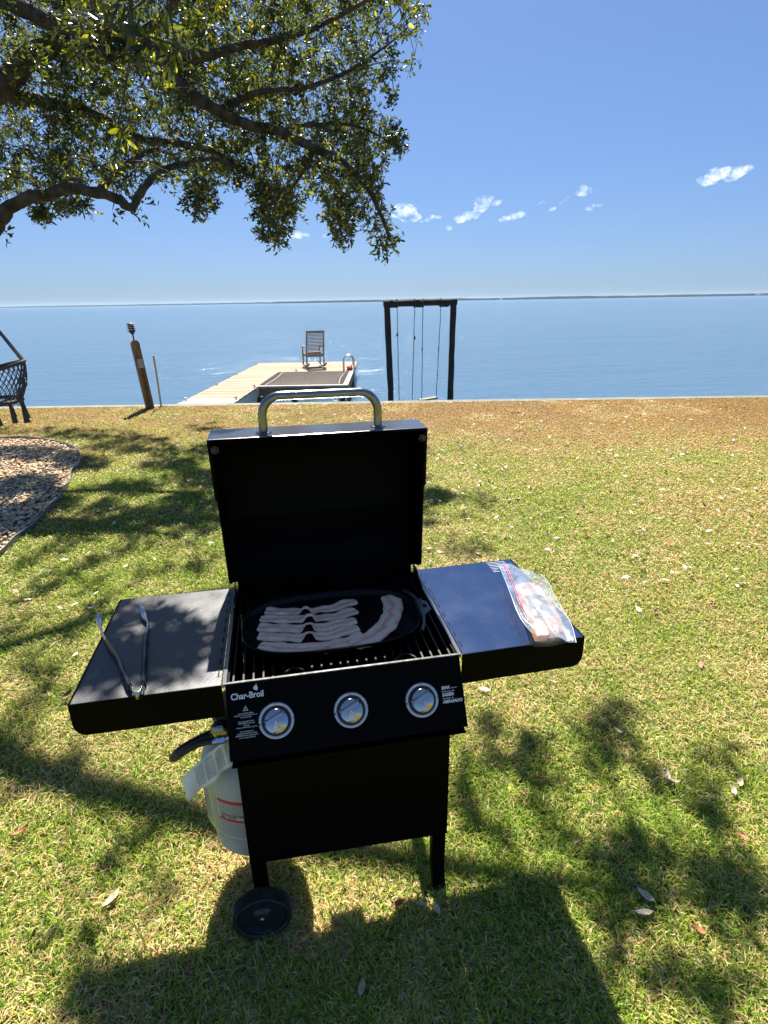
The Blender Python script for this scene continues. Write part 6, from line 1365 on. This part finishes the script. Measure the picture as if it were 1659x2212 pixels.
# ------------------------------------------------------------------ pebble bed and edging
edge = [(-7.2, 5.9), (-6.2, 6.9), (-5.0, 7.35), (-3.84, 7.232), (-3.184, 7.005), (-2.675, 6.40), (-2.46, 5.95), (-2.37, 5.55), (-2.34, 5.20), (-2.235, 4.75), (-2.19, 4.3), (-2.165, 3.95), (-2.17, 3.4), (-2.19, 3.0), (-2.35, 2.4), (-2.8, 1.9), (-3.8, 1.5), (-5.2, 1.5), (-6.6, 2.2), (-7.4, 3.8)]
ec = cat([(x, y, 0) for x, y in edge] + [(edge[0][0], edge[0][1], 0)], 6)
poly2 = [(p.x, p.y) for p in ec]
M['edging'] = mat('metal_edging', (.10, .11, .13), (.20, .21, .23), rough=.35, metal=.3, scale=6)
g = MB(); vs = []; k = len(ec)
for i, p in enumerate(ec):
    t = (ec[(i + 1) % k] - ec[i - 1]); t = Vector((t.x, t.y, 0)).normalized() if t.length > 1e-6 else Vector((1, 0, 0)); nrm = Vector((t.y, -t.x, 0))
    hgt = .055 + .012 * math.sin(i * .7) ; lean = nrm * -.012
    vs += [p + nrm * .004 - Vector((0, 0, .03)), p + nrm * .004 + lean + Vector((0, 0, hgt)), p - nrm * .004 + lean + Vector((0, 0, hgt)), p - nrm * .004 - Vector((0, 0, .03))]
g.add(vs, [(i * 4 + j, i * 4 + (j + 1) % 4, ((i + 1) % k) * 4 + (j + 1) % 4, ((i + 1) % k) * 4 + j) for i in range(k - 1) for j in range(4)])
tag(g.build('garden_edging', M['edging'], smooth=40), 'grey metal strip edging curving round the pebble bed', 'edging')
bedm = mat('bed_soil', (.05, .035, .025), (.12, .085, .06), rough=1, scale=30, bump=.5)
g = MB(); g.add([(x, y, .006) for x, y in poly2[:-1]], [tuple(range(len(poly2) - 1))]); tag(g.build('flower_bed_soil', bedm), kind='structure')
P2 = np.array(poly2)
def inside(pts, P):
    x, y = pts[:, 0], pts[:, 1]; c = np.zeros(len(pts), bool); n = len(P)
    for i in range(n):
        x1, y1 = P[i]; x2, y2 = P[i - 1]
        if y1 == y2: continue
        cond = ((y1 > y) != (y2 > y)); c ^= cond & (x < (x2 - x1) * (y - y1) / (y2 - y1) + x1)
    return c
import bmesh
def ico(sub):
    bm = bmesh.new(); bmesh.ops.create_icosphere(bm, subdivisions=sub, radius=1); v = np.array([q.co[:] for q in bm.verts]); f = np.array([[q.index for q in t.verts] for t in bm.faces]); bm.free(); return v, f
def np_mesh(name, V, F, material, attr=None, smooth=False, parent=None, col=None):
    """V (n,3), F (m,k) same-size faces"""
    me = bpy.data.meshes.new(name); n, (m_, k_) = len(V), F.shape
    me.vertices.add(n); me.vertices.foreach_set('co', V.astype(np.float32).ravel())
    me.loops.add(m_ * k_); me.loops.foreach_set('vertex_index', F.astype(np.int32).ravel())
    me.polygons.add(m_); me.polygons.foreach_set('loop_start', np.arange(0, m_ * k_, k_, dtype=np.int32))
    try: me.polygons.foreach_set('loop_total', np.full(m_, k_, dtype=np.int32))
    except Exception: pass
    if smooth: me.polygons.foreach_set('use_smooth', np.ones(m_, bool))
    if attr is not None:
        for nme, a in attr.items(): t = me.attributes.new(nme, 'FLOAT', 'POINT'); t.data.foreach_set('value', a.astype(np.float32))
    if col is not None:
        t = me.attributes.new('tint', 'FLOAT_COLOR', 'POINT'); t.data.foreach_set('color', np.concatenate([col, np.ones((len(col), 1))], 1).astype(np.float32).ravel())
    me.materials.append(material); me.update(calc_edges=True); me.validate()
    o = bpy.data.objects.new(name, me); return link(o, parent)
def tint_mat(name, rough=.8, trans=0, spec=.3, bump=0, tscale=(1, 1, 1)):
    m, nt, b = new_mat(name); a = N(nt, 'ShaderNodeAttribute', attribute_name='tint'); nt.links.new(a.outputs['Color'], b.inputs['Base Color'])
    b.inputs['Roughness'].default_value = rough; b.inputs['Specular IOR Level'].default_value = spec
    if trans:
        out = nt.nodes['Material Output']; t = N(nt, 'ShaderNodeBsdfTranslucent'); mx = N(nt, 'ShaderNodeMixShader'); mx.inputs[0].default_value = trans
        g_ = N(nt, 'ShaderNodeMix', data_type='RGBA', blend_type='MULTIPLY'); g_.inputs[0].default_value = 1; nt.links.new(a.outputs['Color'], g_.inputs[6]); g_.inputs[7].default_value = (*tscale, 1); nt.links.new(g_.outputs[2], t.inputs[0])
        nt.links.new(b.outputs[0], mx.inputs[1]); nt.links.new(t.outputs[0], mx.inputs[2]); nt.links.new(mx.outputs[0], out.inputs[0])
    return m
cand = rng.uniform((-4.9, 1.6), (-2.1, 7.35), (48000, 2)); cand = cand[inside(cand, P2)]
dd = np.linalg.norm(cand - np.array([-.119, -1.187]), axis=1)
V0, F0 = ico(1); n = min(len(cand), 21000); cand = cand[:n]
sc_ = rng.uniform(.010, .021, (n, 1)) * np.stack([rng.uniform(.9, 1.4, n), rng.uniform(.75, 1.1, n), rng.uniform(.5, .75, n)], 1)
an = rng.uniform(0, 6.28, n); ca, sa = np.cos(an), np.sin(an)
v = V0[None] * sc_[:, None] * (1 + .16 * rng.standard_normal((n, len(V0), 1)))
x = v[..., 0] * ca[:, None] - v[..., 1] * sa[:, None]; y = v[..., 0] * sa[:, None] + v[..., 1] * ca[:, None]
V = np.stack([x + cand[:, 0:1], y + cand[:, 1:2], v[..., 2] + rng.uniform(.008, .034, (n, 1))], -1)
F = (F0[None] + (np.arange(n) * len(V0))[:, None, None]).reshape(-1, 3)
pal = np.array([(.64, .47, .27), (.68, .54, .34), (.54, .38, .21), (.48, .39, .27), (.72, .60, .42), (.54, .34, .18), (.38, .29, .20)])
col = pal[rng.integers(0, len(pal), n)] * rng.uniform(.75, 1.15, (n, 1)); col = np.repeat(col, len(V0), 0)
tag(np_mesh('pebbles', V.reshape(-1, 3), F, tint_mat('pebble', .75), smooth=True, col=col), kind='stuff')
# ------------------------------------------------------------------ grass blades
cx0, cy0 = -.119, -1.187
def vnoise(x, y, s, seed):
    r = np.random.default_rng(seed); T = r.random((256, 256)); u = x * s + 1000.3; v = y * s + 1000.7
    iu = np.floor(u).astype(int); iv = np.floor(v).astype(int); fu = u - iu; fv = v - iv; fu = fu * fu * (3 - 2 * fu); fv = fv * fv * (3 - 2 * fv)
    g = lambda a, b: T[a % 256, b % 256]
    return (g(iu, iv) * (1 - fu) + g(iu + 1, iv) * fu) * (1 - fv) + (g(iu, iv + 1) * (1 - fu) + g(iu + 1, iv + 1) * fu) * fv
def fbm(x, y, s, seed): return .5 * vnoise(x, y, s, seed) + .3 * vnoise(x, y, s * 2.1, seed + 1) + .2 * vnoise(x, y, s * 4.3, seed + 2)
NB = GRASS_N
# radial sampling: dense near the cook, thinning with distance
u_ = rng.random(NB); r_ = .45 + 13.6 * u_ ** 1.55
thh = rng.uniform(R_(-66), R_(66), NB); hd_ = -.184
ax = hd_ * -1 + thh * 1.0
X = cx0 + r_ * np.sin(ax); Y = cy0 + r_ * np.cos(ax)
X = X; Y = Y
dn = X * E2.x + Y * E2.y; ok = (dn < A0.dot(E2) - .02) & ~inside(np.stack([X, Y], 1), P2)
X, Y, r_ = X[ok], Y[ok], r_[ok]; n = len(X)
clump = fbm(X, Y, 9, 3); big = fbm(X, Y, .9, 9); mid = fbm(X, Y, 3.2, 19)
band = np.clip((Y * E2.y + X * E2.x - (A0.dot(E2) - 4.2)) / 3.0, 0, 1); dryx = np.clip((X - .6) / 2.8, 0, 1)
dry = .44 + .95 * (big - .5) + .80 * (mid - .5) + .42 * band + .30 * dryx * np.clip((Y - .3) / 2, 0, 1) + .5 * (clump - .5)
isdry = rng.random(n) < np.clip(dry, .06, .93)
Lh = np.where(isdry, rng.uniform(.014, .036, n), rng.uniform(.018, .050, n)) * (.65 + .7 * clump) * np.interp(r_, [2.5, 6], [1.0, .8])
wd = np.clip(rng.uniform(.0016, .0036, n) * np.maximum(1, r_ / 2.6), .0018, .013)
tilt = np.where(isdry, rng.uniform(.9, 1.5, n), rng.uniform(.25, 1.25, n)); azm = rng.uniform(0, 6.28, n)
dx, dy = np.cos(azm), np.sin(azm); px_, py_ = -dy, dx
base_ = np.stack([X, Y, np.where(isdry, rng.uniform(.0, .016, n), rng.uniform(0, .006, n))], 1)
d3 = np.stack([dx * np.sin(tilt), dy * np.sin(tilt), np.cos(tilt)], 1); t2_ = np.minimum(tilt + rng.uniform(.2, .8, n), 1.75)
d4 = np.stack([dx * np.sin(t2_), dy * np.sin(t2_), np.cos(t2_)], 1); sd = np.stack([px_, py_, rng.uniform(-.5, .5, n)], 1)
mid_ = base_ + d3 * (Lh * .55)[:, None]; tip_ = mid_ + d4 * (Lh * .5)[:, None]; tip_[:, 2] = np.maximum(tip_[:, 2], .003)
V = np.stack([base_ - sd * (wd * .45)[:, None], base_ + sd * (wd * .45)[:, None], mid_ + sd * (wd * .5)[:, None], mid_ - sd * (wd * .5)[:, None], tip_], 1)
idx = (np.arange(n) * 5)[:, None]
T1 = np.concatenate([idx + [[0, 1, 2]], idx + [[0, 2, 3]], idx + [[3, 2, 4]]], 0)
gpal = np.array([(.15, .24, .028), (.21, .31, .036), (.29, .37, .044), (.37, .42, .060), (.10, .18, .025)]); dpal = np.array([(.64, .48, .225), (.70, .55, .27), (.55, .38, .18), (.58, .33, .15), (.74, .60, .34)])
colb = np.where(isdry[:, None], dpal[rng.integers(0, 5, n)], gpal[rng.integers(0, 5, n)] * 1.22) * rng.uniform(.75, 1.25, (n, 1))
warm = (band * (big > .35))[:, None]; colb = np.where(isdry[:, None], colb * (1 - warm * np.array([[.06, .28, .55]])), colb)
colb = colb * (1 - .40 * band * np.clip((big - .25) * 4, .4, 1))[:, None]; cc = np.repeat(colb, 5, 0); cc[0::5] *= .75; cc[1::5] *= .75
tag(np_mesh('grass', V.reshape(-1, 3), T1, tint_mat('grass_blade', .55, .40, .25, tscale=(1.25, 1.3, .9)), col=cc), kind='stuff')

# ------------------------------------------------------------------ fallen leaves
M['leafs'] = {}
def leaf_mesh(L_, W_, curl, colr, key):
    vs = []; nS = 8
    for i in range(nS + 1):
        t = i / nS; w_ = W_ * math.sin(math.pi * min(1, t * .96 + .02)) ** .75 * (1.15 - .3 * t)
        for j in (-1, -.5, 0, .5, 1):
            z = curl * L_ * ((t - .5) ** 2 * 1.6) + .35 * curl * W_ * j * j * 1.6 + .0015 * math.sin(t * 9 + j * 2)
            vs.append(((t - .5) * L_, j * w_ / 2, z + .004))
    g = MB(); g.add(vs, [(i * 5 + j, (i + 1) * 5 + j, (i + 1) * 5 + j + 1, i * 5 + j + 1) for i in range(nS) for j in range(4)])
    g.tube([(-.5 * L_, 0, .4 * curl * L_ + .004), (-.62 * L_, .002, .4 * curl * L_ + .006)], .0008, 4)
    return g
LC = {'tan': ((.44, .32, .20), (.56, .43, .29)), 'rust': ((.26, .08, .025), (.42, .15, .05)), 'pale': ((.62, .50, .34), (.72, .60, .42)), 'grey': ((.40, .31, .22), (.50, .40, .30)), 'brown': ((.12, .06, .035), (.2, .11, .06))}
for k_, (a_, b_) in LC.items(): M['leaf_' + k_] = mat('dead_leaf_' + k_, a_, b_, rough=.6, scale=60, bump=.2)
special = [(.813, -.206, .062, 'pale', -10, .30, 'biggest pale cream leaf lying flat in the lower right shade'), (.848, -.160, .066, 'grey', 118, .25, 'long narrow grey leaf just above the big pale leaf in the lower right shade'),
 (-1.085, .456, .070, 'rust', 30, .9, 'large curled rust brown leaf in the sunlit grass at the left edge'), (1.44, .15, .060, 'tan', 40, .6, 'tan folded leaf near the right edge beside a second one, right of the grill cart'),
 (1.39, .12, .055, 'tan', 60, .8, 'crumpled tan leaf touching another near the right edge, the lower of the pair'), (.733, .311, .050, 'rust', -12, .5, 'bright rust leaf in dappled shade just right of the cart leg'),
 (1.277, -.048, .055, 'rust', -60, .5, 'orange leaf at the right edge between two shade patches'), (1.082, .58, .052, 'rust', 20, .4, 'orange leaf above the dark round shade patch right of the grill'),
 (1.16, .479, .045, 'grey', -70, .4, 'small grey leaf inside the dark round shade patch right of the grill'), (1.902, 1.297, .055, 'brown', 25, 1.2, 'dark brown upright curled leaf on the sunny lawn beyond the right shelf'),
 (-.020, -.235, .055, 'tan', 72, .4, 'tan leaf standing on edge at the very bottom of the shelf shadow'), (-.72, .150, .075, 'tan', 52, .5, 'long tan leaf in the sunlit grass left of the wheel'),
 (-1.229, 1.54, .06, 'tan', 80, .5, 'pinkish tan leaf in the grass left of the left shelf'), (.115, -.040, .052, 'rust', 22, .8, 'folded brown leaf in the sunlit patch under the cart'),
 (.185, -.052, .040, 'tan', -15, .6, 'small tan leaf next to the folded brown one under the cart'), (.93, -.28, .055, 'rust', -55, .8, 'rust leaf in the sunny strip at the bottom right'),
 (.228, -.075, .045, 'pale', 100, .7, 'pale thin leaf curled against the foot of the right cart leg'), (.738, .046, .045, 'brown', 30, .7, 'dark leaf tilted over a tan one below the right hand shade')]
for (x, y, L_, ck_, rz, curl, lab) in special:
    o = leaf_mesh(L_ * .82, L_ * .34, curl * .55, None, None).build('fallen_leaf', M['leaf_' + ck_], smooth=60); o.location = (x, y, .022 if y < 1 else .025); o.rotation_euler = (R_(random.uniform(-14, 14)), R_(random.uniform(-10, 10)), R_(rz)); tag(o, lab, 'fallen leaf', 'fallen leaves on the lawn')
protos = [leaf_mesh(.055, .021, c_, None, None).build('fallen_leaf', M['leaf_' + k_], smooth=60) for c_ in (.15, .45) for k_ in LC]
gen = ['small dry leaf lying on the lawn, one of many alike']
cnt = 0
for i in range(2000):
    if cnt >= 175: break
    rr_ = random.uniform(1.9, 7.5) ** 1.0; aa = R_(random.uniform(-36, 34)) + .184; x = cx0 + rr_ * math.sin(aa); y = cy0 + rr_ * math.cos(aa)
    if inside(np.array([[x, y]]), P2)[0] or (abs(x) < .3 and -.1 < y < .6): continue
    if x < 0 and random.random() < .5: continue
    src = protos[cnt % len(protos)]
    o = src if cnt < len(protos) else src.copy()
    if cnt >= len(protos): COL.objects.link(o)
    s_ = random.uniform(.55, 1.15); o.location = (x, y, .020); o.scale = (s_, s_ * random.uniform(.8, 1.2), s_); o.rotation_euler = (R_(random.uniform(-25, 25)), R_(random.uniform(-25, 25)), random.uniform(0, 6.28))
    tag(o, gen[0], 'fallen leaf', 'small dry leaves scattered over the lawn'); cnt += 1
# far litter
n = 1500; rr_ = rng.uniform(3.5, 10.8, n); aa = rng.uniform(R_(-40), R_(40), n) + .184; X = cx0 + rr_ * np.sin(aa); Y = cy0 + rr_ * np.cos(aa)
ok = (X * E2.x + Y * E2.y < A0.dot(E2) - .05) & ~inside(np.stack([X, Y], 1), P2) & ((X > -.2) | (rng.random(n) < .45)); X, Y = X[ok], Y[ok]; n = len(X)
L_ = rng.uniform(.015, .034, n); a_ = rng.uniform(0, 6.28, n); tl_ = rng.uniform(-.5, .5, n)
u3 = np.stack([np.cos(a_), np.sin(a_), tl_ * .6], 1); w3 = np.stack([-np.sin(a_), np.cos(a_), rng.uniform(-.6, .6, n)], 1); c3 = np.stack([X, Y, rng.uniform(.022, .04, n)], 1)
V = np.stack([c3 - u3 * L_[:, None], c3 + w3 * (L_ * .42)[:, None], c3 + u3 * L_[:, None], c3 - w3 * (L_ * .42)[:, None]], 1).reshape(-1, 3)
F = (np.arange(n) * 4)[:, None] + np.array([[0, 1, 2, 3]])
lp2 = np.array([(.45, .34, .22), (.50, .42, .32), (.22, .10, .05), (.32, .14, .06), (.52, .47, .40), (.12, .07, .04)]); col = np.repeat(lp2[rng.integers(0, 6, n)], 4, 0)
tag(np_mesh('leaf_litter', V, F, tint_mat('litter', .7), col=col), kind='stuff')

# ------------------------------------------------------------------ oak tree
M['bark'] = mat('oak_bark', (.022, .018, .014), (.085, .072, .056), rough=.95, scale=9, bump=.9, bscale=26, bdist=.03)
oak = thing('oak_tree', 'large spreading live oak whose leafy limbs hang over the left half of the view', 'tree', (-5.3, 5.4, 0))
OL = oak.location
trunk = MB(); trunk.tube([(0, 0, -.2), (0, 0, .15), (.03, .03, .6), (.05, .05, 1.3), (.12, .1, 2.0), (.2, .2, 2.6)], [.62, .50, .40, .36, .35, .34], 20, jit=.06); trunk.build('trunk', M['bark'], oak, smooth=60)
hub = Vector((.2, .2, 2.45))
conn = {0: [(.9, .9, 3.6, .26), (1.7, 1.6, 4.6, .18)], 1: [(.7, .9, 3.1, .28), (1.4, 1.6, 3.6, .22)], 2: [(.8, .35, 2.55, .2), (1.6, .35, 2.45, .13)], 4: [(.8, 1.1, 3.4, .2), (1.5, 1.9, 3.9, .16)]}
allpts = []
for li, Lm in enumerate(TREE['limbs']):
    pts = [Vector(p[:3]) - OL for p in Lm]; rs = [p[3] * .72 for p in Lm]
    if li in conn: pts = [hub] + [Vector(c_[:3]) for c_ in conn[li]] + pts; rs = [.3] + [c_[3] for c_ in conn[li]] + rs
    pp_ = cat(pts, 5); rr2 = []
    for i in range(len(pts) - 1):
        for q in range(5): rr2.append(rs[i] + (rs[i + 1] - rs[i]) * q / 5)
    rr2.append(rs[-1]); rr2 = [max(.006, r0 * (1 + .10 * noise.noise((i * .45, li, 0)))) for i, r0 in enumerate(rr2)]
    for i, p in enumerate(pp_):
        o_ = noise.noise_vector((i * .31, li * 3.3, 1.7)) * min(.05, rr2[i] * .55)
        pp_[i] = p + o_
    g = MB(); g.tube(pp_, rr2, 12, jit=.10); g.build('limb', M['bark'], oak, smooth=60)
    allpts += [(p + OL)[:] for p in pp_]
# extra limbs that carry the part of the crown above and behind the frame
ext = [[(.2, .2, 2.5, .3), (1.6, .2, 4.2, .22), (3.4, -.2, 5.3, .16), (5.2, -.8, 5.9, .11), (6.6, -1.2, 6.1, .06), (7.4, -1.4, 6.1, .02)], [(1.6, .2, 4.2, .15), (2.6, -1.4, 5.0, .12), (3.6, -2.6, 5.4, .08), (4.6, -3.2, 5.6, .03)],
       [(3.4, -.2, 5.3, .12), (4.6, .9, 5.9, .09), (6.2, 1.2, 6.2, .05), (7.2, .9, 6.3, .02)], [(.2, .2, 2.5, .28), (-1.2, .6, 4.0, .2), (-2.8, 1.2, 5.0, .1)], [(.2, .2, 2.5, .25), (.2, -1.4, 3.9, .18), (.6, -3, 4.8, .1)]]
for Lm in ext:
    pts = cat([Vector(p[:3]) for p in Lm], 5); rs = []
    for i in range(len(Lm) - 1): rs += [.5 * Lm[i][3] + .5 * (Lm[i + 1][3] - Lm[i][3]) * q / 5 for q in range(5)]
    rs.append(.5 * Lm[-1][3]); g = MB(); g.tube(pts, rs, 12, jit=.08); g.build('limb', M['bark'], oak, smooth=60); allpts += [(p + OL)[:] for p in pts]
AP = np.array(allpts)
CL = TREE['clumps']; nA = TREE['nA']
# twigs: each clump is joined to the nearest limb or to an earlier clump nearer the limb
cen = CL[:, :3]; dl = np.array([np.min(np.sum((AP - c) ** 2, 1)) for c in cen]); order = np.argsort(dl); placed = AP.copy(); tw = MB(); tws = []
placed = [tuple(p) for p in AP]; PLc = np.zeros((len(AP) + len(cen), 3)); PLc[:len(AP)] = AP; np_ = len(AP)
for ci in order:
    c = cen[ci]; d2 = np.sum((PLc[:np_] - c) ** 2, 1); j = int(np.argmin(d2)); q = PLc[j]; L_ = math.sqrt(d2[j])
    PLc[np_] = c; np_ += 1
    r0 = .010 if L_ > .6 else .006
    mid_p = Vector((q + c) / 2) + Vector((random.uniform(-.08, .08), random.uniform(-.08, .08), random.uniform(-.02, .10))) * L_
    tws.append((Vector(q) - OL, mid_p - OL, Vector(c) - OL, r0))
for a_, b_, c_, r0 in tws: tw.tube([a_, b_, c_], [r0, r0 * .8, r0 * .5], 4, cap=False)
tw.build('twigs', M['bark'], oak, smooth=60)['kind'] = 'stuff'
# leaves on short sprigs inside each clump
dens = np.clip(2.6 * (fbm(CL[:, 0] + CL[:, 1] * .3, CL[:, 2] + CL[:, 1] * .2, 1.7, 77) - .5) * 2 + 1.05, .25, 2.6)
LV = []; base_l = []; dir_l = []; siz = []; cid = []; spr = MB()
for ci in range(len(CL)):
    c = CL[ci, :3]; r0 = CL[ci, 3]; shade = ci >= nA
    nl_ = int((2350 * dens[ci] if not shade else 4600) * r0 * r0); nl_ = max(nl_, 7 if not shade else 14)
    nsp = max(3, nl_ // 7); tilt_d = rng.standard_normal(3) * .35 + np.array([0, 0, -.25])
    for s_ in range(nsp):
        d = rng.standard_normal(3) + tilt_d; d /= np.linalg.norm(d); o0 = c + d * r0 * .15; ln = r0 * rng.uniform(.55, 1.12); d[2] -= .15
        e = o0 + d * ln; 
        if s_ % 2 == 0: spr.tube([o0 - np.array(OL), e - np.array(OL)], [.0028, .0014], 3, cap=False)
        m_ = max(3, nl_ // nsp)
        for q in range(m_):
            t = (q + rng.random()) / m_; t = t ** .8; b0 = o0 + (e - o0) * t
            dd_ = d * .7 + rng.standard_normal(3) * .75; dd_ /= np.linalg.norm(dd_); base_l.append(b0); dir_l.append(dd_); siz.append(rng.uniform(.032, .070)); cid.append(ci)
spr.build('twigs', M['bark'], oak)['kind'] = 'stuff'
Bp = np.array(base_l); Dp = np.array(dir_l); Sz = np.array(siz); cid = np.array(cid); n = len(Bp)
rv = rng.standard_normal((n, 3)); rv[:, 2] *= .6; sd = np.cross(Dp, rv); sd /= np.linalg.norm(sd, axis=1)[:, None]; up = np.cross(sd, Dp)
W_ = (Sz * .36)[:, None] * .5; f = lambda t: Bp + Dp * (Sz * t)[:, None]
V = np.stack([f(.0), f(.30) + sd * W_ + up * W_ * .35, f(.72) + sd * W_ * .8 + up * W_ * .25, f(1.0), f(.72) - sd * W_ * .8 + up * W_ * .25, f(.30) - sd * W_ + up * W_ * .35], 1) - np.array(OL)
idx = (np.arange(n) * 6)[:, None]; F = np.concatenate([idx + [[0, 1, 2, 3]], idx + [[0, 3, 4, 5]]], 0)
cp_ = rng.random(len(CL)); lp_c = np.array([(.030, .046, .018), (.045, .064, .020), (.070, .085, .020), (.024, .038, .022)])
col = lp_c[rng.integers(0, 4, n)] * rng.uniform(.75, 1.25, (n, 1)); yel = (rng.random(n) < np.where(cp_[cid] > .80, .45, .04)); col[yel] = np.array([.17, .19, .03]) * rng.uniform(.7, 1.2, (yel.sum(), 1))
yy = rng.random(n) < .006; col[yy] = (.5, .33, .04)
np_mesh('leaves', V.reshape(-1, 3), F, tint_mat('oak_leaf', .32, .46, .55, tscale=(2.5, 2.2, .60)), col=np.repeat(col, 6, 0), parent=oak)['kind'] = 'stuff'
print('leaves', n, 'clumps', len(CL))
